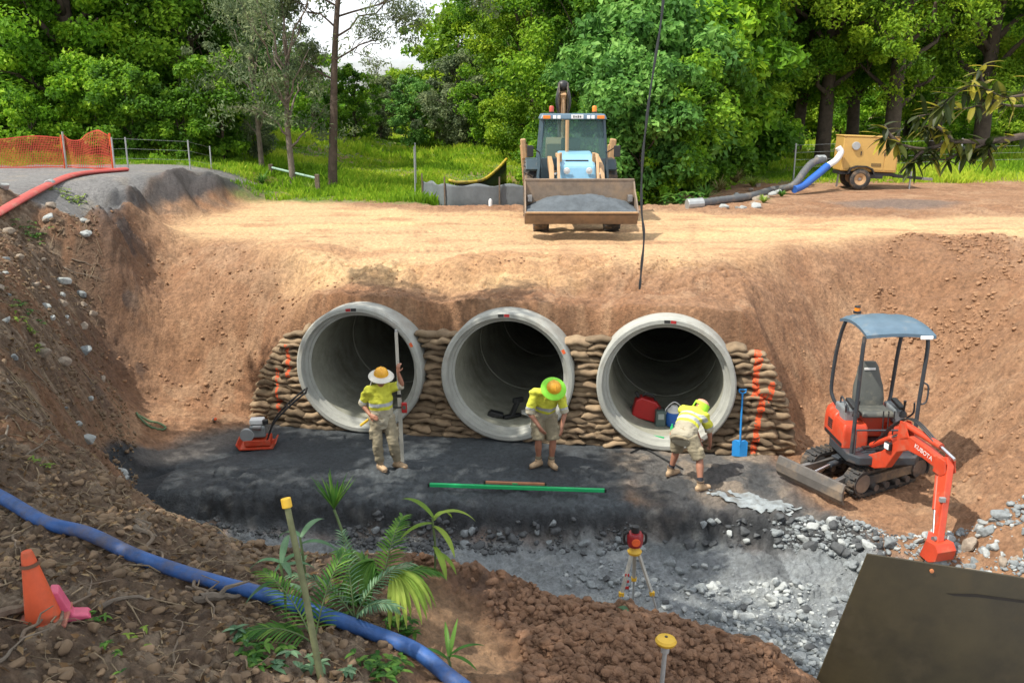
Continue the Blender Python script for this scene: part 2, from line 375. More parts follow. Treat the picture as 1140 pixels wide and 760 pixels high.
mask('greyfloor', w3([(250, 592, -.45), (440, 601, -.45), (640, 606, -.45), (760, 602, -.4), (940, 616, -.2), (1060, 645, -.1), (1200, 760, -.3)]) + [(4, 3), (3, 5.0)] + [W(905, 745, -.4), W(760, 640, .3), W(600, 640, .3), W(430, 600, .3), W(250, 590, .3)], .08, .2)
mask('greyplat', w3([(690, 485, 0), (830, 488, 0), (870, 520, 0), (900, 560, .03), (960, 590, .03), (950, 622, -.1), (860, 612, -.35), (740, 602, -.42), (700, 560, 0)]), .15, .35)
mask('ledge', w3([(140, 528, .1), (200, 490, .1), (290, 470, .05), (330, 466, 0), (250, 500, .02), (160, 527, 0)]), .12, .15)
mask('rubble', w3([(715, 572, 0), (780, 566, 0), (930, 578, 0), (985, 600, 0), (960, 622, -.1), (860, 613, -.35), (730, 602, -.4)]), .1, .25)
mask('heap', w3([(430, 618, 1.2), (490, 612, 1.5), (560, 632, 1.4), (620, 660, 1.2), (700, 668, 1.15), (820, 695, 1.0), (930, 770, .8), (590, 790, 1.2), (580, 720, 1.15), (520, 680, 1.25), (455, 650, 1.3)]), .1, .15)
mask('path', w3([(430, 640, 1.35), (500, 670, 1.3), (560, 720, 1.2), (600, 790, 1.2), (520, 790, 1.3), (470, 720, 1.45), (410, 660, 1.4)]), .1, .15)
mask('bank', [(-14.5, 0), (-14.5, 16), (-10, 17.5)] + w3([(60, 225, 3.7), (115, 270, 2.7), (125, 330, 1.8), (115, 400, 1.2), (110, 450, 1.0), (130, 525, 1.5), (250, 600, 1.3), (440, 615, 1.3), (470, 760, 1.5)]) + [(0, 2)], .2, .4)
mask('rootsoil', w3([(80, 275, 2.8), (130, 270, 2.7), (160, 330, 1.6), (165, 400, .8), (150, 460, .3), (100, 510, .5), (95, 450, 1.1), (100, 350, 1.6)]), .25, .35)
mask('asphalt', [(-14.5, 17.8)] + w3([(-60, 214, 3.95), (100, 214, 3.9), (116, 221, 3.8), (145, 206, 3.8), (200, 194, 3.75), (245, 197, 3.6), (285, 207, 3.2)]) + [(-7.6, 28.2), (-9.5, 27.6), (-14.5, 26.2)], .05, .1)
mask('cutdark', w3([(110, 222, 3.85), (145, 203, 3.9), (200, 191, 3.9), (235, 192, 3.75), (240, 205, 3.3), (170, 222, 3.4), (120, 244, 3.1)]), .08, .25)
mask('road', w3([(185, 262, 2.85), (200, 248, 2.86), (300, 224, 2.86), (470, 236, 2.86), (700, 236, 2.86), (860, 240, 2.86), (1000, 243, 2.86), (1250, 240, 2.86), (1250, 268, 2.9), (1140, 262, 2.95), (1000, 256, 2.98), (900, 275, 2.85), (850, 292, 2.7), (760, 298, 2.7), (560, 302, 2.65), (450, 300, 2.7), (370, 288, 2.85), (280, 268, 2.85)]), .25, .7, .8)
mask('wetpatch', w3([(930, 226, 2.86), (1000, 222, 2.86), (1070, 224, 2.86), (1060, 231, 2.86), (960, 232, 2.86)]), .2, .5)
mask('mound', w3([(860, 300, 2.7), (960, 262, 2.9), (1100, 252, 3.1), (1135, 290, 2.8), (1140, 420, 1.7), (1040, 380, 1.4), (960, 330, 2.0)]), .3, .5)

def rough_h(x, y, z):
    m = {k: sample(v, x, y) for k, v in MASKS.items()}
    near = 1 - sst(24, 28, y)
    u, v = toUV(x, y)
    dirt = np.clip(1 - m['road'] * .8 - m['black'] - m['greyplat'] * .6 - m['asphalt'] * .95, .0, 1) * near
    dz = dirt * (.085 * fbm(x * 1.3, y * 1.3, 3, 5, .58) + .06 * fbm(x * 5, y * 5, 9, 5, .66) + .018 * np.abs(fbm(x * 14, y * 14, 301, 2)) + .035 * clods(x, y, .34, 304) * sst(.05, .3, fbm(x * .7, y * .7, 305, 3)) + .024 * clods(x, y, .16, 4) * (fbm(x * .9, y * .9, 77, 2) > -.1))
    # excavator tooth scratches on the back slope and cracks on the shoulder
    bs = np.exp(-((x + 4.9) / 1.3) ** 2) * np.exp(-((y - 17.2) / 1.5) ** 2)
    dz += bs * .035 * np.sin((z * 9 + fbm(x * .8, y * .8, 5, 2) * 2)) 
    rs = sst(5.4, 6.6, x) * (1 - sst(16.5, 18, y)) * sst(9, 11, y)
    dz += rs * (.05 * np.sin((x * .55 + y) * 8 + 2 * fbm(x, y, 15, 2)) * sst(.4, .6, vnoise(x * .7, y * .7, 3)) + .05 * fbm(x * 2, y * 2, 8, 4))
    cr = np.abs(fbm(x * .8 + 3, y * 1.6, 41, 3)); shoulder = sst(.9, 1.3, v) * (1 - sst(2.0, 2.8, v)) * (np.abs(x) < 8)
    dz -= .07 * (1 - sst(.0, .035, cr)) * np.clip(shoulder + rs * .6, 0, 1)
    # tyre prints leading over the shoulder
    for ux in (-2.3, -1.9, -.9, -.45, 1.0, 1.4, 2.6):
        dz += -.055 * np.exp(-((u - ux) / .13) ** 2) * shoulder * (1 + .6 * np.sin(v * 34))
    sc_ = shoulder * (np.abs(x) < 4); dz += sc_ * (.05 * clods(x, y, .22, 201) * (fbm(x * .8, y * .8, 203, 2) > .05) + .05 * fbm(x * 2.5, y * 2.5, 202, 5, .6))
    dz += m['road'] * near * (.018 * fbm(x * .5, y * 2.2, 12, 3) + .004 * fbm(x * 9, y * 9, 2, 3))
    for k, yy in enumerate((17.9, 19.6, 22.6, 20.9)): dz += -.02 * np.exp(-((y - yy - .25 * np.sin(x * .35 + k)) / .14) ** 2) * m['road'] * (1 + .5 * np.sin(x * 30))
    for k, xx in enumerate((.55, 2.1)): dz += -.028 * np.exp(-((x - xx - .3 * np.sin(y * .4)) / .16) ** 2) * m['road'] * (y < 21) * (1 + .5 * np.sin(y * 30))
    plat = m['black'] + m['greyplat']
    dz += np.clip(plat, 0, 1) * (.022 * fbm(x * 2.5, y * 2.5, 22, 5, .6) + .006 * fbm(x * 13, y * 13, 23, 2) + .009 * clods(x, y, .35, 14) * (x < 0))
    step = np.exp(-((z + .2) / .2) ** 2) * (y < 13.2) * (y > 10) * (x > -4.6) * (x < 5.5)
    dz += step * (.15 * clods(x, y, .30, 6) + .08 * clods(x, y, .13, 7) + .09 * fbm(x * 4, y * 4, 44, 5, .6))
    lu = np.abs((y - 14.6) - (x + 3.7) * .92); dz -= .05 * np.exp(-(lu / .07) ** 2) * (x > -5.6) * (x < -3.75) * (z < .3)
    dz += m['rubble'] * .10 * clods(x, y, .2, 61)
    dz += m['heap'] * (.05 * clods(x, y, .10, 8) + .06 * clods(x, y, .31, 18) + .10 * fbm(x * 3.5, y * 3.5, 28, 6, .62))
    dz += m['greyfloor'] * (.03 * fbm(x * 2, y * 2, 38, 5, .6) + .012 * fbm(x * 11, y * 11, 39, 3)) - .035 * m['greyfloor'] * sst(.1, .5, fbm(x * .9, y * .9, 91, 2))
    bk = m['bank'] * near
    dz += bk * (.10 * fbm(x * 1.8, y * 1.8, 19, 5, .6) + .05 * clods(x, y, .17, 21) + .015 * clods(x, y, .07, 23))
    dz += m['rootsoil'] * (.08 * clods(x, y, .18, 33) + .12 * fbm(x * 2.2, y * 2.2, 66, 4))
    dz += m['cutdark'] * .07 * np.abs(np.sin((x * .8 + y * .3) * 9 + fbm(x, y, 4, 2) * 3))
    kerb = sst(2.5, 3.6, z) * (1 - m['asphalt']) * (1 - m['road']) * (x < -4.5) * (y > 16) * near
    dz += kerb * .15 * np.sin((x * .75 + y * .25) * 8 + 2 * fbm(x * 1.2, y * 1.2, 99, 2)) * .6
    return dz, m
def Hq(x, y):
    x = np.asarray(x, float); y = np.asarray(y, float)
    b = sst(29.8, 31.2, y); b = np.maximum(b, sst(13.2, 14.3, np.abs(x)))
    z = sample(H, x, y) * (1 - b) + farz(x, y) * b
    # headwall: soil stands further forward over each pipe than between them
    u, v = toUV(x, y); w = np.zeros_like(u)
    for pu in PIPE_U: w = np.maximum(w, np.exp(-((u - pu) / .98) ** 4))
    v0 = .30 * (1 - w) + .10 * w; v1 = .70 * (1 - w) + .36 * w; top = 2.20 * (1 - w) + 2.36 * w
    hz = top * np.clip((v - v0) / (v1 - v0), 0, 1) + .12 * np.clip(v - v1, 0, 1.5)
    k = sst(-4.0, -3.6, u) * (1 - sst(3.8, 4.2, u)) * sst(-.35, -.1, v) * (1 - sst(.9, 1.5, v))
    z = z * (1 - k) + np.maximum(hz, 0) * k
    return z
def G(x, y):
    xa = np.array([float(x)]); ya = np.array([float(y)]); z = Hq(xa, ya); dz, _ = rough_h(xa, ya, z); return float((z + dz)[0])
def hit(px, py):
    """ground point seen at a spot of the photograph"""
    a = (px - 570) / F; b = (380 - py) / F
    d = Vector((a, math.cos(TH) + b * math.sin(TH), -math.sin(TH) + b * math.cos(TH))); t = np.arange(3, 90, .03)
    X = d.x * t; Y = d.y * t; Z = CZ + d.z * t; g = Hq(X, Y); dz, _ = rough_h(X, Y, g); w = np.where(Z < g + dz)[0]
    i = w[0] if len(w) else len(t) - 1
    return Vector((X[i], Y[i], float((g + dz)[i])))

# polar sheet: fine near the pit, reaching past the horizon
az = np.radians(np.linspace(-47, 47, 1150)); rr = [2.0]
while rr[-1] < 3500:
    r_ = rr[-1]
    rr.append(r_ + (.022 if 12.8 < r_ < 17.2 else .028 if r_ < 12.8 else .045 if r_ < 23 else max(.08, .008 * r_) if r_ < 60 else .04 * r_))
rr = np.array(rr)
A, R = np.meshgrid(az, rr); X = (R * np.sin(A)).ravel(); Y = (R * np.cos(A)).ravel()
Z0 = Hq(X, Y); DZ, MK = rough_h(X, Y, Z0); Z = Z0 + DZ
na = len(az); nr = len(rr)
idx = np.arange(na * nr).reshape(nr, na)
Fq = np.stack([idx[:-1, :-1], idx[:-1, 1:], idx[1:, 1:], idx[1:, :-1]], -1).reshape(-1, 4)
cx = X[Fq].mean(1); cy = Y[Fq].mean(1); cz = Z[Fq].mean(1); cu, cv = toUV(cx, cy); kill = np.zeros(len(Fq), bool)
for pu in PIPE_U: kill |= ((cu - pu) ** 2 + (cz - 1.12) ** 2 < 1.04 ** 2) & (cv > -.05) & (cv < 11) 
Fq = Fq[~kill]
C = np.zeros((len(X), 3)); C[:] = (.315, .172, .092)
def mixc(m, c, k=1.0):
    global C
    m = np.clip(m * k, 0, 1)[:, None]; C = C * (1 - m) + np.array(c) * m
n1 = fbm(X * .6, Y * .6, 101, 4); n2 = fbm(X * 2.5, Y * 2.5, 102, 4); n3 = fbm(X * 9, Y * 9, 103, 3)
mixc(sst(.0, .5, n1), (.40, .24, .135), .8)
mixc(sst(.1, .6, n2) * (Y > 12), (.23, .118, .058), .7)
farm = sst(26.5, 27.5, Y); gl = (X < -5) * sst(24.8, 25.4, Y); grass = np.clip(farm + gl + (X < -1.2) * sst(25.4, 26.0, Y), 0, 1)
grass = grass * (1 - np.exp(-((X - 1.2 - (Y - 28) * .3) / 1.2) ** 2) * (Y < 33) * .9)
grass = grass * (1 - sst(4.5, 5.5, X) * (1 - sst(31.5, 33.5, Y + 1.5 * n1)))
mixc(grass * sst(-.9, -.2, n1), (.10, .17, .03))
mixc(sst(.0, .35, fbm(X * .9 + 4, Y * .9, 160, 5, .6)), (.26, .125, .06), .65); mixc(sst(.12, .3, fbm(X * 3.2, Y * 3.2, 161, 5, .65)), (.20, .10, .05), .5); mixc(sst(.1, .35, fbm(X * 2.1 + 9, Y * 2.1, 162, 5, .65)), (.42, .27, .16), .4)
mixc(MK['mound'], (.25, .13, .066), .8)
mixc(MK['road'], (.60, .39, .205), .95); mixc(MK['road'] * sst(.0, .5, fbm(X * .35, Y * 1.1, 110, 4)), (.66, .44, .22), .8)
mixc(MK['road'] * sst(.15, .5, fbm(X * .7, Y * 1.6, 113, 4)), (.42, .23, .115), .8)
for k, yy in enumerate((17.9, 19.6, 22.6, 20.9)): mixc(MK['road'] * np.exp(-((Y - yy - .25 * np.sin(X * .35 + k)) / .16) ** 2) * (fbm(X, Y, 6, 2) > -.2), (.40, .23, .12), .55)
for k, xx in enumerate((.55, 2.1, -1.6, 3.9, 5.6)): mixc(MK['road'] * np.exp(-((X - xx - .5 * np.sin(Y * .45 + k * 1.3)) / .13) ** 2) * (.5 + .5 * np.sin(Y * 26 + X * 5)) * (fbm(X, Y * .5, 180 + k, 2) > -.15) * (Y < 24), (.36, .20, .105), .6)
mixc(MK['wetpatch'], (.16, .12, .10), .8)
mixc(MK['bank'] * (Y < 24), (.125, .082, .052), .95); mixc(MK['bank'] * sst(.1, .5, n2), (.20, .135, .085), .7); mixc(MK['bank'] * sst(.2, .5, n3) , (.07, .045, .028), .6); mixc(MK['bank'] * sst(.05, .3, fbm(X * 5, Y * 5, 140, 5, .65)), (.30, .225, .155), .75); mixc(MK['bank'] * sst(.15, .35, fbm(X * 1.7, Y * 1.7, 150, 4)) * (Y > 9), (.22, .11, .055), .7)
mixc(MK['rootsoil'], (.11, .058, .034), .85); mixc(MK['rootsoil'] * sst(.2, .4, n2), (.05, .045, .045), .8)
mixc(MK['path'], (.27, .165, .09), .9)
mixc(MK['heap'], (.19, .10, .055), .97); mixc(MK['heap'] * sst(.15, .5, n3), (.22, .12, .065), .7); mixc(MK['heap'] * sst(.1, .4, n2), (.085, .045, .028), .6)
mixc(MK['asphalt'], (.20, .195, .19)); mixc(MK['asphalt'] * sst(.1, .5, n2), (.27, .24, .20), .6)
mixc(MK['cutdark'] * sst(-.5, .1, n2), (.045, .045, .048), .9)
cut_ = sst(-9.6, -8.9, X) * (1 - sst(-5.2, -4.4, X)) * (Y > 18.8) * (Y < 28) * sst(3.12, 3.42, Z0 + .12 * n2) * (1 - MK['asphalt'] * .7)
mixc(cut_, (.05, .052, .056), .92); mixc(sst(-9.6, -8.9, X) * (Y > 18.8) * (Y < 28) * (X < -5) * sst(2.9, 3.0, Z0) * (1 - sst(3.2, 3.4, Z0)) * sst(-.1, .3, n2), (.20, .13, .085), .7)
low = 1 - np.maximum(sst(.22, .34, Z0) * (Y > 13.8), sst(.35, .6, Z0)); MK['black'] = MK['black'] * low; MK['greyplat'] = MK['greyplat'] * low
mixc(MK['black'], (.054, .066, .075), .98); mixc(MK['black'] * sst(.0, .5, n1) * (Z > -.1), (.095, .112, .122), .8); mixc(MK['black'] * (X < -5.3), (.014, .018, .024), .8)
mixc(MK['ledge'], (.15, .135, .12), .9)
mixc(MK['greyplat'], (.115, .115, .11), .95); mixc(MK['greyplat'] * sst(-.05, .35, n2), (.30, .24, .18), .8); mixc(MK['greyplat'] * sst(.1, .4, fbm(X * 1.6, Y * 1.6, 120, 3)), (.045, .05, .055), .8)
mixc(MK['rubble'], (.075, .078, .08), .9)
mixc(MK['greyfloor'], (.24, .265, .275), .97); mixc(MK['greyfloor'] * sst(.0, .4, n1), (.15, .17, .175), .8); mixc(MK['greyfloor'] * sst(.2, .5, n2), (.34, .36, .355), .6)
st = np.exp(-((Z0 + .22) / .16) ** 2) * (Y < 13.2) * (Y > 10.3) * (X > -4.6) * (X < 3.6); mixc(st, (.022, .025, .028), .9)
wet = np.clip(MK['greyfloor'] * .75 + MK['black'] * .55 + MK['heap'] * .35 + MK['greyplat'] * .3 + MK['wetpatch'] * .6, 0, 1)
C *= (1 + .16 * n3 + .12 * fbm(X * 22, Y * 22, 131, 2))[:, None]
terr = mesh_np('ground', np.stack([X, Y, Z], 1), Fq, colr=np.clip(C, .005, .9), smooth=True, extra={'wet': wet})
gm = bpy.data.materials.new('ground_soil'); gm.use_nodes = True; N = gm.node_tree.nodes; L = gm.node_tree.links; b = N['Principled BSDF']
at = N.new('ShaderNodeAttribute'); at.attribute_name = 'Col'; aw = N.new('ShaderNodeAttribute'); aw.attribute_name = 'wet'
tc = N.new('ShaderNodeTexCoord')
def nz(scale, det=6, ro=.65):
    n = N.new('ShaderNodeTexNoise'); n.inputs['Scale'].default_value = scale; n.inputs['Detail'].default_value = det; n.inputs['Roughness'].default_value = ro
    L.new(tc.outputs['Object'], n.inputs['Vector']); return n
na_, nb_ = nz(14, 8, .75), nz(2.2, 5)
mr = N.new('ShaderNodeMapRange'); mr.inputs['From Min'].default_value = .3; mr.inputs['From Max'].default_value = .7; mr.inputs['To Min'].default_value = .5; mr.inputs['To Max'].default_value = 1.45
L.new(na_.outputs['Fac'], mr.inputs['Value'])
mu = N.new('ShaderNodeMix'); mu.data_type = 'RGBA'; mu.blend_type = 'MULTIPLY'; mu.inputs['Factor'].default_value = 1; L.new(at.outputs['Color'], mu.inputs['A']); L.new(mr.outputs[0], mu.inputs['B'])
L.new(mu.outputs['Result'], b.inputs['Base Color'])
ra = N.new('ShaderNodeMath'); ra.operation = 'MULTIPLY_ADD'; L.new(aw.outputs['Fac'], ra.inputs[0]); ra.inputs[1].default_value = -.45; ra.inputs[2].default_value = .95
rb = N.new('ShaderNodeMath'); rb.operation = 'MULTIPLY_ADD'; L.new(nb_.outputs['Fac'], rb.inputs[0]); rb.inputs[1].default_value = .3; L.new(ra.outputs[0], rb.inputs[2])
rc = N.new('ShaderNodeMath'); rc.operation = 'SUBTRACT'; L.new(rb.outputs[0], rc.inputs[0]); rc.inputs[1].default_value = .15; L.new(rc.outputs[0], b.inputs['Roughness'])
bp = N.new('ShaderNodeBump'); bp.inputs['Strength'].default_value = 1.0; bp.inputs['Distance'].default_value = .06
vb = nz(24, 8, .72); L.new(vb.outputs['Fac'], bp.inputs['Height']); L.new(bp.outputs[0], b.inputs['Normal'])
tag(obj('ground', terr, gm), kind='structure')
# ------------------------------------------------------------------ common materials
M_conc = mat('concrete', (.35, .355, .32), .85, var=.16, scale=3, bump=.3, bscale=40, dirt=(.22, .17, .12), dirt_amt=.35, dscale=1.3)
M_conc_in = mat('concrete_bore', (.31, .31, .25), .8, var=.2, scale=2, bump=.25, bscale=30, dirt=(.13, .12, .08), dirt_amt=.5, dscale=1.1)
M_black = mat('black_plastic', (.018, .019, .02), .45, dirt=(.16, .12, .08), dirt_amt=.15)
M_steel = mat('worn_steel', (.32, .31, .30), .42, .8, dirt=(.2, .13, .08), dirt_amt=.35)
M_chrome = mat('cylinder_rod', (.7, .7, .7), .18, 1.0, var=.05)
M_rubber = mat('rubber', (.035, .034, .033), .8, bump=.3, dirt=(.30, .20, .12), dirt_amt=.45, dscale=4)
M_orange = mat('orange_paint', (.52, .055, .02), .42, var=.1, dirt=(.36, .17, .10), dirt_amt=.35, dscale=5)
M_darkpaint = mat('dark_grey_paint', (.04, .047, .055), .4, var=.1, dirt=(.25, .17, .11), dirt_amt=.2)
M_bluegrey = mat('blue_grey_canopy', (.085, .14, .19), .45, var=.1, dirt=(.3, .27, .22), dirt_amt=.2)
M_tan = mat('mud_tan', (.36, .22, .12), .9, var=.25, bump=.4)
M_white = mat('white_paint', (.72, .72, .70), .5, var=.05, dirt=(.4, .34, .26), dirt_amt=.2)
M_yellow = mat('yellow_paint', (.65, .40, .03), .5, var=.08, dirt=(.3, .2, .1), dirt_amt=.15)
M_red = mat('red_plastic', (.42, .02, .02), .4, var=.08)
M_green = mat('green_plastic', (.02, .42, .14), .35, var=.06)
M_blueplas = mat('blue_plastic', (.02, .11, .42), .4, var=.08)
M_amber = mat('amber_lens', (.75, .22, .02), .2, var=.03)
M_wood = mat('weathered_timber', (.16, .12, .085), .85, var=.3, scale=14, bump=.4)
M_galv = mat('galvanised_steel', (.40, .42, .42), .5, .5, var=.1)
M_lens = mat('lamp_glass', (.8, .8, .78), .12, var=.02)
M_spray_o = mat('orange_marking', (.75, .12, .03), .8)
M_glass = bpy.data.materials.new('cab_glass'); M_glass.use_nodes = True
_n = M_glass.node_tree; _b = _n.nodes['Principled BSDF']; _b.inputs['Base Color'].default_value = (.12, .2, .19, 1); _b.inputs['Roughness'].default_value = .04
_t = _n.nodes.new('ShaderNodeBsdfTransparent'); _t.inputs['Color'].default_value = (.62, .76, .74, 1); _m = _n.nodes.new('ShaderNodeMixShader'); _m.inputs[0].default_value = .35
_n.links.new(_t.outputs[0], _m.inputs[1]); _n.links.new(_b.outputs[0], _m.inputs[2]); _n.links.new(_m.outputs[0], _n.nodes['Material Output'].inputs['Surface'])

# ------------------------------------------------------------------ three concrete pipes
axisM = lambda: Matrix(((RU.x, 0, RV.x, 0), (RU.y, 0, RV.y, 0), (0, 1, 0, 0), (0, 0, 0, 1)))
pl = ['left', 'middle', 'right']
plab = ['large concrete culvert pipe at the left of the row, worker with staff before it',
        'large concrete culvert pipe in the middle of the row, dark funnel lying inside',
        'large concrete culvert pipe at the right, red fuel can and water jug inside']
for i, pu in enumerate(PIPE_U):
    base = Vector(UV(pu, -.1, 0)); root = empty('concrete_pipe', base, 0, plab[i], 'pipe', 'concrete culvert pipes in a row')
    Mx = Matrix.Translation((0, 0, 1.14)) @ axisM()
    outer = [(PR - .025, 0), (PR, .025), (PR, 2.2), (PR - .03, 2.24), (PR - .03, 9.4), (PB, 9.4)]
    MB().lathe(outer, Mx, 72).build('barrel', M_conc, root, True)
    inner = [(PR - .025, 0), (1.035, 0), (1.02, .02), (1.015, .13), (.975, .15), (.965, .19), (PB, .21)]
    MB().lathe(inner, Mx, 72).build('mouth_ring', M_conc, root, True)
    MB().lathe([(PB, .21), (PB, 2.36), (PB + .03, 2.37), (PB + .03, 2.41), (PB, 2.42), (PB, 4.8), (PB + .03, 4.81), (PB + .03, 4.85), (PB, 4.86), (PB, 9.3), (0.01, 9.3)], Mx, 72).build('bore', M_conc_in, root, True)
    # painted marks on the rim at the crown
    def rimmark(nm, a0, a1, m_):
        q = MB(); pr = []
        for k in range(7):
            a = math.radians(a0 + (a1 - a0) * k / 6); pr += [(1.045 * math.cos(a), 1.045 * math.sin(a), -.003), (1.095 * math.cos(a), 1.095 * math.sin(a), -.003)]
        q.add(pr, [(2 * k, 2 * k + 1, 2 * k + 3, 2 * k + 2) for k in range(6)], Mx); q.build(nm, m_, root)
    c0 = (95, 92, 88)[i]; sgn = (1, -1, -1)[i]
    rimmark('red_paint_mark', c0, c0 + 4.6 * sgn, mat('red_marking', (.35, .02, .02), .8, var=.3))
    rimmark('black_paint_mark', c0 - .4 * sgn, c0 - 5.5 * sgn, mat('black_marking', (.02, .02, .02), .8))
    if i < 2: rimmark('orange_paint_mark', 26, 30, M_spray_o)

# ------------------------------------------------------------------ sandbags
M_bag = mat('hessian', (.30, .215, .13), .95, var=.28, scale=7, bump=.8, bscale=120, dirt=(.14, .09, .055), dirt_amt=.4, dscale=2.5)
bagm = []
for k in range(6):
    g = random.Random(50 + k); V = []; nu, nv = 14, 10
    me = MB(); L_, W_, H_ = .19, .16, .058
    for a in range(nu + 1):
        s = -1 + 2 * a / nu
        e = max(.02, (1 - abs(s) ** 3.2)) ** .5
        for b_ in range(nv):
            an = 2 * math.pi * b_ / nv; c_, s_ = math.cos(an), math.sin(an)
            hz = H_ * (e * .95 + .05) * (abs(s_) ** .75) * (1 if s_ > 0 else -1)
            wy = W_ * (.72 + .28 * e) * (abs(c_) ** .7) * (1 if c_ > 0 else -1)
            w_ = mnoise.noise(Vector((s * 2 + k * 7, c_, s_))) * .014
            V.append((L_ * s * (1 + .04 * g.uniform(-1, 1)), wy + w_, hz + w_ * 1.3 - .022 * s * s + .01 * math.sin(s * 5 + k)))
    Fc = []
    for a in range(nu):
        for b_ in range(nv): Fc.append((a * nv + b_, a * nv + (b_ + 1) % nv, (a + 1) * nv + (b_ + 1) % nv, (a + 1) * nv + b_))
    Fc += [tuple(range(nv)), tuple(range(nu * nv, nu * nv + nv))]
    me.add(V, Fc); bagm.append(me.mesh('sandbag', True)); bagm[-1].materials.append(M_bag)
ordw = ['first', 'second', 'third', 'fourth', 'fifth', 'sixth', 'seventh', 'eighth', 'ninth', 'tenth', 'eleventh', 'twelfth', 'thirteenth', 'fourteenth', 'fifteenth', 'sixteenth', 'seventeenth', 'eighteenth', 'nineteenth', 'twentieth', 'twenty-first', 'twenty-second']
stacks = [('left of the left pipe', -4.75, PIPE_U[0], 'L'), ('between left and middle pipes', PIPE_U[0], PIPE_U[1], 'M'), ('between middle and right pipes', PIPE_U[1], PIPE_U[2], 'M'), ('right of the right pipe', PIPE_U[2], 4.85, 'R')]
spray = []
for (where, ua, ub, kind) in stacks:
    nrow = 18
    for r in range(nrow):
        z = .045 + r * .101 + RND.uniform(-.01, .01)
        def pe(pu, z): return math.sqrt(max(0, (PR + .0) ** 2 - (z - 1.14) ** 2))
        t = r / (nrow - 1)
        if kind == 'M': u0 = ua + pe(ua, z); u1 = ub - pe(ub, z)
        elif kind == 'L': u0 = -4.75 + .85 * t ** 1.7; u1 = ub - pe(ub, z)
        else: u0 = ua + pe(ua, z); u1 = 4.72 - .62 * t ** 1.6
        if kind in 'LR' and r == nrow - 1: 
            if kind == 'L': u0 += .25
            else: u1 -= .25
        wd = u1 - u0
        if wd < .12: continue
        n = max(1, round(wd / .335)); st = wd / n
        for k in range(n):
            if kind == 'M' and n == 1 and wd < .2: continue
            u = u0 + st * (k + .5) + RND.uniform(-.02, .02) + (.06 if r % 2 and 0 < k < n - 1 else 0)
            v = .13 + .15 * t + RND.uniform(-.035, .035)
            if kind == 'L' and u < -3.9: v += (-3.9 - u) * .25
            if kind == 'R' and u > 4.2: v += (u - 4.2) * .3
            o = bpy.data.objects.new('sandbag', RND.choice(bagm)); COL.objects.link(o)
            o.location = UV(u, v, z + RND.uniform(-.016, .016))
            o.rotation_euler = (RND.uniform(-.15, .25), RND.uniform(-.16, .16), -PA + RND.uniform(-.26, .26) + (math.pi if RND.random() < .5 else 0))
            sx = min(1.25, st / .335 * 1.08); o.scale = (sx * RND.uniform(.9, 1.16), RND.uniform(.9, 1.12), RND.uniform(.85, 1.25))
            pos = 'lone bag' if n == 1 else (ordw[k] + ' from left')
            tag(o, f'tan sandbag, {pos} in {ordw[r]} course up, {where}', 'sandbag', 'sandbags stacked round the pipes')
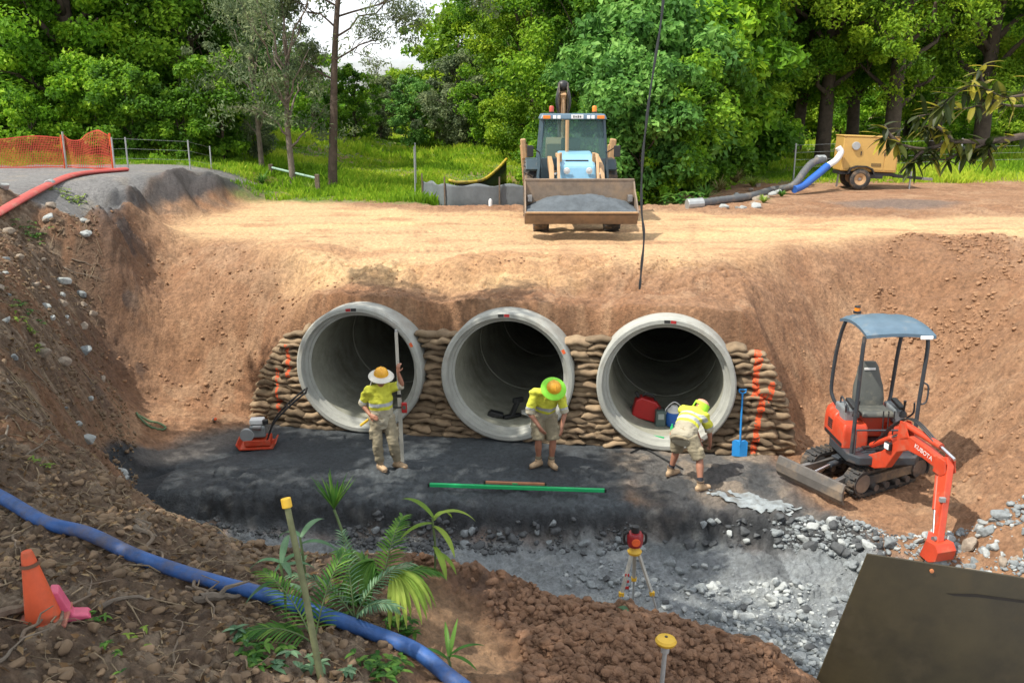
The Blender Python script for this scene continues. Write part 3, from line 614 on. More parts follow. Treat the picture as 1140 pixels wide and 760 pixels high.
# sprayed orange lines: painted onto the bags' faces (by each bag's own place in the stack)
M_bag.node_tree.nodes  # base
def add_spray(m):
    nt = m.node_tree; N = nt.nodes; L = nt.links; b = N['Principled BSDF']; src = b.inputs['Base Color'].links[0].from_socket
    oi = N.new('ShaderNodeObjectInfo'); om = N.new('ShaderNodeMapRange'); om.inputs['To Min'].default_value = .55; om.inputs['To Max'].default_value = 1.2; L.new(oi.outputs['Random'], om.inputs['Value']); ox = N.new('ShaderNodeMix'); ox.data_type = 'RGBA'; ox.blend_type = 'MULTIPLY'; ox.inputs['Factor'].default_value = 1; L.new(src, ox.inputs['A']); L.new(om.outputs[0], ox.inputs['B']); src = ox.outputs['Result']
    ge = N.new('ShaderNodeNewGeometry'); sub = N.new('ShaderNodeVectorMath'); sub.operation = 'SUBTRACT'; sub.inputs[1].default_value = PO
    L.new(ge.outputs['Position'], sub.inputs[0]); dt = N.new('ShaderNodeVectorMath'); dt.operation = 'DOT_PRODUCT'; dt.inputs[1].default_value = RU; L.new(sub.outputs[0], dt.inputs[0])
    sp = N.new('ShaderNodeSeparateXYZ'); L.new(ge.outputs['Position'], sp.inputs[0])
    nn = N.new('ShaderNodeTexNoise'); nn.inputs['Scale'].default_value = 6; L.new(ge.outputs['Position'], nn.inputs['Vector'])
    tot = None
    def mth(op, a, b_=None):
        x = N.new('ShaderNodeMath'); x.operation = op
        for i_, q in enumerate((a, b_)):
            if q is None: continue
            if isinstance(q, (int, float)): x.inputs[i_].default_value = q
            else: L.new(q, x.inputs[i_])
        return x.outputs[0]
    wob = mth('MULTIPLY', mth('SUBTRACT', nn.outputs['Fac'], .5), .12)
    for (uc, hw, z0, z1, sl) in [(-3.93, .035, .9, 1.5, 0), (-4.16, .03, .25, 1.05, .0), (4.02, .055, 1.0, 1.75, 0.02), (4.06, .05, .05, 1.05, .10), (4.28, .04, .9, 1.25, 0)]:
        uu_ = mth('SUBTRACT', mth('ADD', dt.outputs['Value'], wob), mth('ADD', mth('MULTIPLY', sp.outputs['Z'], sl), uc))
        ins = mth('LESS_THAN', mth('ABSOLUTE', uu_), hw)
        a = mth('MULTIPLY', ins, mth('MULTIPLY', mth('GREATER_THAN', sp.outputs['Z'], z0), mth('LESS_THAN', sp.outputs['Z'], z1)))
        tot = a if tot is None else mth('MAXIMUM', tot, a)
    n2 = N.new('ShaderNodeTexNoise'); n2.inputs['Scale'].default_value = 30; L.new(ge.outputs['Position'], n2.inputs['Vector'])
    tot = mth('MULTIPLY', tot, mth('GREATER_THAN', n2.outputs['Fac'], .42)); tot = mth('MULTIPLY', tot, .8)
    mx = N.new('ShaderNodeMix'); mx.data_type = 'RGBA'; L.new(tot, mx.inputs['Factor']); L.new(src, mx.inputs['A']); mx.inputs['B'].default_value = (.85, .10, .02, 1)
    L.new(mx.outputs['Result'], b.inputs['Base Color'])
add_spray(M_bag)

# kit lying in the pipes
def inpipe(pi, du, v, r=.93):
    """a spot on the bore's floor"""
    z = 1.14 - math.sqrt(r * r - du * du); p = UV(PIPE_U[pi] + du, v, z); return Vector(p)
# red fuel can
p = inpipe(2, -.33, .75); e = empty('fuel_can', p + Vector((0, 0, .01)), -PA + .15, 'red jerry can lying in the right pipe beside the blue jug', 'fuel can', rot=(0, .25, -PA + .1))
MB().prism([(-.24, 0), (.24, 0), (.26, .05), (.24, .25), (.1, .36), (-.16, .38), (-.25, .3)], .22).build('tank', M_red, e, bevel=.025)
MB().tube(spline([(-.14, 0, .37), (-.1, 0, .44), (.04, 0, .43), (.09, 0, .35)]), .018, 8).build('handle', M_black, e, True)
MB().cyl((-.2, 0, .34), (-.27, 0, .42), .03, 12).build('cap', M_black, e, True)
# blue water jug
p = inpipe(2, .17, .62); e = empty('water_jug', p, 0, 'blue round water jug with white lid in the right pipe', 'water jug')
MB().lathe([(.001, 0), (.115, 0), (.13, .03), (.135, .2), (.12, .25), (.001, .25)], n=24).build('jug_body', M_blueplas, e, True)
MB().lathe([(.122, .25), (.118, .29), (.07, .32), (.05, .36), (.001, .365)], n=24).build('lid', M_white, e, True)
MB().tube(spline([(-.13, 0, .2), (-.14, 0, .3), (0, 0, .42), (.14, 0, .3), (.13, 0, .2)]), .009, 6).build('handle', M_white, e, True)
MB().box((0, -.14, .05), (.03, .04, .03)).build('tap', M_white, e, bevel=.004)
# site radio / laser case
p = inpipe(2, -.06, .62); e = empty('tool_case', p, -PA + .2, 'grey green instrument case standing between red can and blue jug', 'case')
MB().box((0, 0, .14), (.17, .15, .28)).build('case_body', mat('case_green', (.09, .13, .12), .5), e, bevel=.015)
MB().box((0, -.078, .18), (.1, .012, .1)).build('screen_panel', mat('case_panel', (.35, .4, .38), .3), e, bevel=.003)
MB().tube([(-.06, 0, .28), (-.05, 0, .32), (.05, 0, .32), (.06, 0, .28)], .01, 6).build('handle', M_black, e, True)
p = inpipe(2, -.52, .9); 
tag(MB().add([(-.13, -.06, 0), (.1, -.1, .01), (.15, .08, .0), (-.08, .1, .02), (-.05, -.02, .09), (.06, .02, .11)], [(0, 1, 5, 4), (1, 2, 5), (2, 3, 4, 5), (3, 0, 4), (0, 3, 2, 1)]).build('work_bag', M_black, None, bevel=.02, loc=p), 'dark soft bag behind the red can in the right pipe', 'bag')
# green/orange water bottle at the pipe lip
p = inpipe(2, .14, .18, .97); e = empty('drink_bottle', p, 0, 'small green bottle with orange base by the blue jug', 'bottle')
MB().lathe([(.001, 0), (.03, 0), (.03, .09), (.001, .09)], n=14).build('bottle_base', M_spray_o, e, True)
MB().lathe([(.03, .09), (.03, .17), (.012, .2), (.012, .225), (.001, .225)], n=14).build('bottle_neck', M_green, e, True)
# black funnel and rags in the middle pipe
p = inpipe(1, -.02, .55); e = empty('plastic_funnel', p + Vector((0, 0, .02)), .3, 'black bracket tool standing on the middle pipe floor', 'tool')
MB().box((0, 0, .03), (.34, .1, .05), .2).build('foot_plate', M_black, e, bevel=.01)
MB().beam((0, 0, .04), (.12, .02, .3), .1, .06).build('upright', M_black, e, bevel=.01)
MB().box((.12, .02, .3), (.2, .07, .09), .3).build('head_plate', M_black, e, bevel=.01)
p = inpipe(1, -.32, .45); tag(MB().prism([(-.17, 0), (.15, .0), (.17, .05), (-.05, .11)], .16).build('plastic_wedge', M_black, None, bevel=.01, loc=p), 'black wedge lying left of the bracket in middle pipe', 'wedge')
p = inpipe(1, .32, .6); rk = MB().ball((0, 0, .07), (.13, .12, .09), 12, 8)
for q in rk.v: q += Vector(q) * mnoise.noise(q * 12) * 1.2
tag(rk.build('white_rag', mat('rag', (.4, .4, .36), .9), None, True, loc=p), 'crumpled pale rag on the floor of the middle pipe', 'rag')

# ------------------------------------------------------------------ skin-like lofts fused into one surface
def fuse(name, mb, voxel=.012, smooth=4, wr=None, seed=0):
    me = mb.mesh('tmp'); o = bpy.data.objects.new('tmp', me); COL.objects.link(o)
    r = o.modifiers.new('r', 'REMESH'); r.mode = 'VOXEL'; r.voxel_size = voxel
    s = o.modifiers.new('s', 'SMOOTH'); s.iterations = smooth; s.factor = .5
    dg = bpy.context.evaluated_depsgraph_get(); dg.update(); ev = o.evaluated_get(dg); out = bpy.data.meshes.new_from_object(ev)
    bpy.data.objects.remove(o); out.name = name
    n = len(out.vertices); co = np.empty(n * 3, np.float32); out.vertices.foreach_get('co', co); co = co.reshape(-1, 3)
    if wr:
        no = np.empty(n * 3, np.float32); out.vertices.foreach_get('normal', no); no = no.reshape(-1, 3)
        d = wr * (fbm(co[:, 0] * 9 + co[:, 1] * 6 + seed, co[:, 2] * 13 + co[:, 1] * 5, 5 + seed, 3)); co = co + no * d[:, None]
        out.vertices.foreach_set('co', co.ravel())
    out.polygons.foreach_set('use_smooth', [True] * len(out.polygons)); out.update()
    return out, co
def capsule(mb, pts, rad, n=14, side=None):
    """loft with rounded ends"""
    P = [Vector(p) for p in pts]; R_ = [r if isinstance(r, tuple) else (r, r) for r in rad]
    a = (P[0] - P[1]).normalized(); b = (P[-1] - P[-2]).normalized()
    r0 = min(R_[0]); r1 = min(R_[-1])
    PP = [P[0] + a * r0 * .85, P[0] + a * r0 * .55] + P + [P[-1] + b * r1 * .55, P[-1] + b * r1 * .85]
    RR = [(R_[0][0] * .35, R_[0][1] * .35), (R_[0][0] * .8, R_[0][1] * .8)] + R_ + [(R_[-1][0] * .8, R_[-1][1] * .8), (R_[-1][0] * .35, R_[-1][1] * .35)]
    mb.tube(PP, RR, n, side=side)
def lerp(a, b, t): return Vector(a).lerp(Vector(b), t)
def hand(mb, wrist, fdir, pnorm, thumb_side, curl=.5, s=1.0):
    """palm, four unequal bent fingers and a thumb that leaves the side of the palm"""
    w = Vector(wrist); f = Vector(fdir).normalized(); n = Vector(pnorm); n = (n - f * n.dot(f)).normalized(); sd = f.cross(n) * thumb_side
    mb.tube([w - f * .02 * s, w + f * .03 * s, w + f * .075 * s, w + f * .09 * s], [(.026 * s, .019 * s), (.036 * s, .018 * s), (.041 * s, .016 * s), (.038 * s, .014 * s)], 10, side=sd)
    for k, (off, ln) in enumerate([(.030, .068), (.010, .076), (-.011, .07), (-.030, .055)]):
        b = w + f * .082 * s + sd * off * s; d = f; pts = [b - f * .02 * s]
        for j in range(3):
            pts.append(b); an = curl * (.45 + .3 * j); d2 = (d * math.cos(an) - n * math.sin(an)).normalized()
            b = b + d2 * ln * s * (.42, .32, .26)[j]; d = d2; 
        pts.append(b)
        mb.tube(pts, [.0095 * s, .0095 * s, .009 * s, .0085 * s, .0065 * s], 7)
    b = w + f * .02 * s + sd * .03 * s; d = (f * .6 + sd * .75 - n * .25).normalized()
    mb.tube([b - d * .02, b + d * .02 * s, b + d * .045 * s, b + (d * .6 + f * .4 - n * .3 * curl).normalized() * .075 * s], [.013 * s, .013 * s, .011 * s, .008 * s], 7)

M_skin = mat('skin', (.34, .155, .095), .55, var=.08, scale=20)
M_shirt = mat('work_shirt', (1, 1, 1), .85, var=.10, scale=6, bump=.4, bscale=25, attr='Col')
M_khaki = mat('khaki_cloth', (.26, .225, .15), .9, var=.14, scale=6, bump=.4, bscale=25, dirt=(.16, .13, .10), dirt_amt=.1, dscale=5)
M_boot = mat('tan_suede', (.43, .30, .18), .85, var=.12, bump=.2)
M_sole = mat('boot_sole', (.12, .08, .05), .8)
M_hatw = mat('pale_brim', (.62, .60, .52), .8, var=.06)
M_haty = mat('yellow_hard_hat', (.72, .36, .02), .45, var=.05)
M_brimg = mat('fluoro_green_brim', (.22, .62, .04), .8, var=.04)
M_flapg = mat('fluoro_flap', (.36, .80, .04), .8, var=.05)
M_hair = mat('dark_hair', (.03, .02, .015), .8)
M_sock = mat('dark_sock', (.02, .022, .03), .9)
def person(loc, label, J, trousers, hat, hatdir, group=None, hands=None, rolled=True):
    """J: joints in metres from the point between the feet, x to the right and y away"""
    root = empty('person', loc, 0, label, 'person')
    V = {k: Vector(v) for k, v in J.items() if isinstance(v, tuple)}
    pel, che, nek, hed = V['pelvis'], V['chest'], V['neck'], V['head']; spine = (nek - pel).normalized()
    shs = (V['shL'] - V['shR']).normalized(); his = (V['hipL'] - V['hipR']).normalized()
    # body
    b = MB()
    b.tube([pel - spine * .08, pel, lerp(pel, che, .5), che, lerp(che, nek, .55), nek], [(.13, .09), (.155, .105), (.135, .095), (.155, .11), (.14, .085), (.055, .055)], 18, side=shs)
    capsule(b, [nek - spine * .03, lerp(nek, hed, .6)], [(.058, .058), (.054, .054)], 12)
    up = Vector(J['headup']).normalized(); fc = Vector(J['face']); fc = (fc - up * fc.dot(up)).normalized(); rt = up.cross(fc)
    HM = Matrix(((-rt.x, fc.x, up.x, 0), (-rt.y, fc.y, up.y, 0), (-rt.z, fc.z, up.z, 0), (0, 0, 0, 1)))   # local x side, y front, z up
    b.ball(hed + up * .025, (.076, .096, .10), 20, 14, HM.to_3x3().to_4x4())
    b.ball(hed + fc * .025 - up * .05, (.055, .065, .065), 16, 10, HM.to_3x3().to_4x4())
    b.tube([hed + fc * .085 + up * .025, hed + fc * .112 - up * .012, hed + fc * .085 - up * .022], [.009, .015, .010], 8)       # nose
    for s in (-1, 1):
        b.ball(hed + rt * s * .078 - up * .0 - fc * .005, (.012, .022, .032), 8, 6, HM.to_3x3().to_4x4())      # ears
        b.ball(hed + rt * s * .03 + fc * .079 + up * .028, (.018, .01, .006), 8, 5, HM.to_3x3().to_4x4())      # brows
    b.ball(hed + fc * .083 - up * .05, (.026, .010, .008), 8, 6, HM.to_3x3().to_4x4())                         # lips
    for sd in 'LR':
        sh, el, wr = V['sh' + sd], V['el' + sd], V['wr' + sd]
        capsule(b, [sh, lerp(sh, el, .4), el], [.052, .048, .038], 12)
        capsule(b, [el, lerp(el, wr, .3), wr], [.039, .040, .026], 12)
        hp, kn, an = V['hip' + sd], V['kn' + sd], V['an' + sd]
        capsule(b, [hp, lerp(hp, kn, .5), kn], [.085, .075, .054], 14)
        capsule(b, [kn, lerp(kn, an, .3), lerp(kn, an, .75), an], [.052, .058, .040, .036], 12)
        toe = Vector(J['toe' + sd]); d = (toe - an); d.z = 0; d.normalize()
        capsule(b, [an + Vector((0, 0, -.03)), an + d * .1 + Vector((0, 0, -.045))], [.035, .03], 10)
        hd = hands[sd]; hand(b, wr, hd[0], hd[1], hd[2], hd[3])
    me, _ = fuse('person_body', b, .0075, 3); obj('body', me, M_skin, root)
    ey = MB()
    for s in (-1, 1): ey.ball(hed + rt * s * .031 + fc * .084 + up * .012, .011, 8, 6)
    ey.build('eyes', M_hair, root, True)
    # shirt
    s_ = MB()
    hem = J.get('hem', .2)
    s_.tube([pel - spine * (hem + .03), pel - spine * hem, pel - spine * hem * .5, pel, lerp(pel, che, .5), che, lerp(che, nek, .5), lerp(che, nek, .85)], [(.13, .09), (.19, .14), (.20, .15), (.19, .14), (.175, .135), (.19, .14), (.175, .11), (.09, .075)], 20, side=shs)
    yk = lerp(che, nek, .80); s_.tube([V['shR'], lerp(V['shR'], yk, .5) + spine * .02, yk + spine * .015, lerp(V['shL'], yk, .5) + spine * .02, V['shL']], [(.072, .072), (.075, .075), (.08, .08), (.075, .075), (.072, .072)], 14)
    for sd in 'LR': s_.ball(V['sh' + sd], .079, 14, 10)
    for sd in 'LR':
        sh, el, wr = V['sh' + sd], V['el' + sd], V['wr' + sd]
        inn = lerp(sh, che, .35)
        s_.tube([inn, sh, lerp(sh, el, .5), lerp(sh, el, .98)], [.07, .082, .075, .068], 14)
        if rolled: s_.tube([lerp(sh, el, .8), lerp(sh, el, 1.02)], [.076, .074], 14)
    me, co = fuse('shirt_cloth', s_, .011, 2, .024, 3)
    t = ((co - np.array(lerp(pel, pel, 0))) @ np.array(spine)) / (nek - pel).length
    cY = np.array((.56, .57, .05)); cK = np.array((.33, .30, .22)); cS = np.array((.38, .40, .40))
    col = np.tile(cY, (len(co), 1)); hw = np.zeros(len(co))
    arm = np.zeros(len(co), bool); q_ = np.zeros(len(co)) + 9
    for sd in 'LR':
        sh, el = np.array(V['sh' + sd]), np.array(V['el' + sd]); ax = el - sh; ln = np.linalg.norm(ax); ta = ((co - sh) @ ax) / ln ** 2
        dist = np.linalg.norm(co - sh - np.clip(ta, 0, 1.1)[:, None] * ax, axis=1)
        # torso distance
        pn = np.array(pel); sp_ = np.array(spine); tt = (co - pn) @ sp_; dt_ = np.linalg.norm(co - pn - tt[:, None] * sp_, axis=1)
        a_ = (dist < .11) & (ta > .25) & (dt_ > .15); arm |= a_
        col[a_ & (ta > .80)] = cK * 1.15; col[a_ & (ta > .70) & (ta <= .80)] = cS
    tor = ~arm
    col[tor & (t < .28)] = cK; col[tor & (t >= .38) & (t < .50)] = cS; col[tor & (t >= .60) & (t < .0)] = cS
    if J.get('band2'): col[tor & (t >= .62) & (t < .72)] = cS
    a = me.attributes.new('Col', 'FLOAT_COLOR', 'POINT'); c4 = np.ones((len(co), 4), np.float32); c4[:, :3] = col; a.data.foreach_set('color', c4.ravel())
    obj('shirt', me, M_shirt, root)
    # trousers / shorts
    p_ = MB(); p_.tube([pel - spine * .12 - Vector((0, 0, .02)), pel, pel + spine * .08], [(.165, .125), (.172, .13), (.165, .12)], 18, side=his)
    for sd in 'LR':
        hp, kn, an = V['hip' + sd], V['kn' + sd], V['an' + sd]
        if trousers:
            p_.tube([hp + Vector((0, 0, .03)), lerp(hp, kn, .5), kn, lerp(kn, an, .5), lerp(kn, an, .92)], [.115, .10, .083, .078, .068], 14)
            m1 = lerp(hp, kn, .62)
        else:
            p_.tube([hp + Vector((0, 0, .03)), lerp(hp, kn, .5), lerp(hp, kn, .97)], [.115, .105, .098], 14); m1 = lerp(hp, kn, .6)
        out = (hp - lerp(V['hipL'], V['hipR'], .5)).normalized()
        p_.box(m1 + out * .09, (.05, .12, .15))
    me, _ = fuse('trouser_cloth', p_, .011, 3, .019, 9); obj('trousers' if trousers else 'shorts', me, M_khaki, root)
    for sd in 'LR':
        an = V['an' + sd]; toe = Vector(J['toe' + sd]); d = toe - an; d.z = 0; d.normalize(); g0 = Vector((an.x, an.y, 0))
        lat = Vector((-d.y, d.x, 0)); bt = MB()
        bt.tube([Vector((an.x, an.y, .15)) , Vector((an.x, an.y, .08)), g0 + Vector((0, 0, .04))], [.052, .052, .05], 14)
        capsule(bt, [g0 - d * .045 + Vector((0, 0, .045)), g0 + d * .06 + Vector((0, 0, .05)), g0 + d * .15 + Vector((0, 0, .042))], [(.042, .045), (.048, .048), (.046, .036)], 14, side=lat)
        me, _ = fuse('boot_leather', bt, .008, 2); bo = obj('boot', me, M_boot, root)
        so = MB(); so.tube([g0 - d * .085 + Vector((0, 0, .012)), g0 - d * .06 + Vector((0, 0, .012)), g0 + d * .05 + Vector((0, 0, .012)), g0 + d * .14 + Vector((0, 0, .012)), g0 + d * .195 + Vector((0, 0, .012))], [(.02, .012), (.04, .013), (.045, .013), (.046, .013), (.018, .012)], 10, side=lat).build('sole', M_sole, bo, True)
        lc = MB()
        for q_i in range(4): c_ = g0 + d * (.035 + .024 * q_i) + Vector((0, 0, .108 - .011 * q_i)); lc.beam(c_ - lat * .028, c_ + lat * .028, .009, .008)
        lc.build('laces', M_sole, bo)
        MB().tube([Vector((an.x, an.y, .135)), Vector((an.x, an.y, .158))], [.056, .055], 14).build('boot_collar', M_sole, bo, True)
        if not trousers:
            MB().tube([lerp(an, V['kn' + sd], .04) + Vector((0, 0, .02)), lerp(an, V['kn' + sd], .28)], [.048, .046], 14, cap=False).build('sock', M_sock if hat == 'cap' else M_khaki, root, True)
    # hat
    hu = Vector(hatdir).normalized(); q = hu.to_track_quat('Z', 'Y').to_matrix().to_4x4(); HMt = Matrix.Translation(hed + up * .075) @ q
    if hat in ('white', 'green'):
        bm_ = [(.10, .0), (.13, -.006), (.182, -.026), (.196, -.042), (.192, -.048), (.178, -.034), (.125, -.012), (.10, -.01)]
        h = MB().lathe(bm_, HMt, 36); br = h.build('hat_brim', M_hatw if hat == 'white' else M_brimg, root, True)
        MB().lathe([(.001, .105), (.04, .10), (.08, .078), (.105, .04), (.113, 0), (.10, -.012)], HMt, 28).build('hard_hat', M_haty, root, True)
        MB().tube([HMt @ Vector((0, -.1, .06)), HMt @ Vector((0, -.04, .108)), HMt @ Vector((0, .04, .108)), HMt @ Vector((0, .1, .06))], .008, 6).build('hat_ridge', M_haty, root, True)
        if hat == 'white':
            fl = MB(); bk = -fc
            V_ = []
            for i_ in range(9):
                a_ = -1.3 + 2.6 * i_ / 8; d_ = (bk * math.cos(a_) + rt * math.sin(a_))
                for j_ in range(5): V_.append(hed + up * (.05 - .055 * j_) + d_ * (.115 + .012 * j_ + .008 * math.sin(i_ * 2.3)))
            fl.add(V_, [(i_ * 5 + j_, i_ * 5 + j_ + 1, (i_ + 1) * 5 + j_ + 1, (i_ + 1) * 5 + j_) for i_ in range(8) for j_ in range(4)])
            f_ = fl.build('neck_flap', M_hatw, root, True); so_ = f_.modifiers.new('s', 'SOLIDIFY'); so_.thickness = .005
    else:
        MB().lathe([(.001, .07), (.045, .065), (.085, .045), (.106, .01), (.110, -.03), (.10, -.035)], HMt, 28).build('hard_hat', mat('peach_helmet', (.6, .33, .22), .5), root, True)
        MB().lathe([(.112, .0), (.122, -.05), (.125, -.12), (.135, -.2), (.15, -.24), (.143, -.24), (.12, -.13), (.108, -.02)], HMt, 28, math.radians(-250), math.radians(70)).build('neck_flap', M_flapg, root, True)
        MB().lathe([(.108, .012), (.117, .01), (.119, -.035), (.11, -.035)], HMt, 28).build('hat_band', M_flapg, root, True)
    return root
# worker with the staff
g = W(433, 523, 0); gz = float(np.mean([G(g[0] + a_, g[1] + b_) for a_ in (-.2, 0, .2) for b_ in (-.2, 0, .2)])) + .015
J1 = dict(pelvis=(-.08, .0, .87), chest=(-.09, -.02, 1.14), neck=(-.08, -.03, 1.37), head=(-.06, -.07, 1.50), headup=(.12, -.25, 1), face=(.55, -.8, -.35),
          shR=(-.26, -.08, 1.31), shL=(.09, .03, 1.32), elR=(-.38, .02, 1.06), wrR=(-.235, -.13, .93), elL=(.245, .0, 1.38), wrL=(.20, -.07, 1.60),
          hipR=(-.17, -.03, .84), hipL=(.01, .03, .84), knR=(-.155, -.09, .47), knL=(.09, -.07, .47), anR=(-.13, -.02, .09), anL=(.13, .05, .09), toeR=(.02, -.22, 0), toeL=(.34, -.05, 0), hem=.17)
person((g[0], g[1], gz - .005), 'worker in white wide brimmed hat and long khaki trousers holding a levelling staff', J1, True, 'white', (.08, -.32, 1),
       hands={'R': ((.75, -.45, -.25), (-.5, -.8, .3), 1, .35), 'L': ((.1, .0, 1), (-.6, -.8, 0), 1, .9)})
# levelling staff
s0 = W(448, 514, 0); s0 = (s0[0], s0[1], G(s0[0], s0[1])); e = empty('levelling_staff', s0, 0, 'tall pale levelling staff with red receiver held upright by the white hatted worker', 'survey staff', rot=(.02, -.012, 0))
M_staff = mat('staff_grey', (.45, .44, .38), .5, var=.06)
MB().box((0, 0, .55), (.06, .035, 1.1)).build('lower_section', M_staff, e, bevel=.004)
MB().box((0, 0, 1.6), (.048, .026, 1.1)).build('upper_section', M_staff, e, bevel=.004)
MB().box((0, 0, 1.12), (.07, .045, .05)).build('joint_collar', M_black, e, bevel=.004)
MB().box((0, 0, 2.16), (.04, .022, .06)).build('end_cap', M_galv, e, bevel=.003)
q = MB().box((.075, -.03, .93), (.085, .045, .17)).build('laser_receiver', M_red, e, bevel=.012)
MB().box((.075, -.056, .94), (.05, .004, .06)).build('display', mat('lcd', (.1, .12, .1), .3), q)
MB().box((-.03, -.01, .93), (.14, .03, .025)).build('clamp', M_black, e, bevel=.004)
# yellow tool at the belt
b_ = Vector((g[0] - .42, g[1] + .02, gz + .70)); e = empty('spirit_level', b_, 0, 'short yellow hand level tucked behind the white hatted worker', 'hand tool')
MB().beam((0, 0, 0), (.34, .06, .25), .05, .03).build('level_bar', M_yellow, e, bevel=.004)
MB().beam((.30, .05, .222), (.36, .062, .265), .053, .033).build('end_block', M_black, e, bevel=.003)
# bending worker, green brim
g = W(606, 521, 0); gz = float(np.mean([G(g[0] + a_, g[1] + b_) for a_ in (-.2, 0, .2) for b_ in (-.2, 0, .2)])) + .015
J2 = dict(pelvis=(-.01, .10, .84), chest=(.01, -.03, 1.10), neck=(.05, -.17, 1.31), head=(.11, -.31, 1.37), headup=(.12, -.62, .75), face=(.1, -.75, -.75),
          shR=(-.17, -.14, 1.27), shL=(.235, -.14, 1.24), elR=(-.24, -.17, .96), wrR=(-.09, -.35, .80), elL=(.30, -.16, .97), wrL=(.25, -.25, .76),
          hipR=(-.10, .07, .81), hipL=(.09, .07, .81), knR=(-.10, -.03, .46), knL=(.13, -.03, .46), anR=(-.09, .05, .09), anL=(.11, .03, .09), toeR=(-.26, -.10, 0), toeL=(.22, -.22, 0), hem=.16)
person((g[0], g[1], gz - .005), 'worker in fluoro green brimmed hat and khaki shorts looking down in front of middle pipe', J2, False, 'green', (.14, -.75, .72),
       hands={'R': ((.5, -.3, -.7), (-.6, -.7, -.2), 1, .5), 'L': ((-.1, -.3, -1), (.8, -.5, 0), -1, .5)})
# stooping worker seen from behind
g = W(762, 540, 0); gz = float(np.mean([G(g[0] + a_, g[1] + b_) for a_ in (-.2, 0, .2) for b_ in (-.2, 0, .2)])) + .015
J3 = dict(pelvis=(-.05, .0, .77), chest=(.05, .16, .93), neck=(.19, .34, 1.02), head=(.27, .42, 1.03), headup=(.45, .45, .75), face=(.6, .6, -.75),
          shR=(.27, .15, 1.00), shL=(.0, .40, 1.02), elR=(.38, .23, .75), wrR=(.42, .30, .52), elL=(.18, .52, .75), wrL=(.30, .50, .50),
          hipR=(.03, -.08, .74), hipL=(-.12, .08, .74), knR=(.17, -.16, .44), knL=(-.10, .22, .44), anR=(.17, -.30, .09), anL=(-.17, .26, .09), toeR=(.36, -.22, 0), toeL=(.02, .38, 0), hem=.12, band2=1)
person((g[0], g[1], gz - .005), 'worker in bright green neck flap and shorts stooping with back turned by right pipe', J3, False, 'cap', (.5, .35, .8),
       hands={'R': ((.1, .5, -1), (.8, .2, 0), -1, .7), 'L': ((.2, .3, -1), (-.6, .6, 0), 1, .7)})
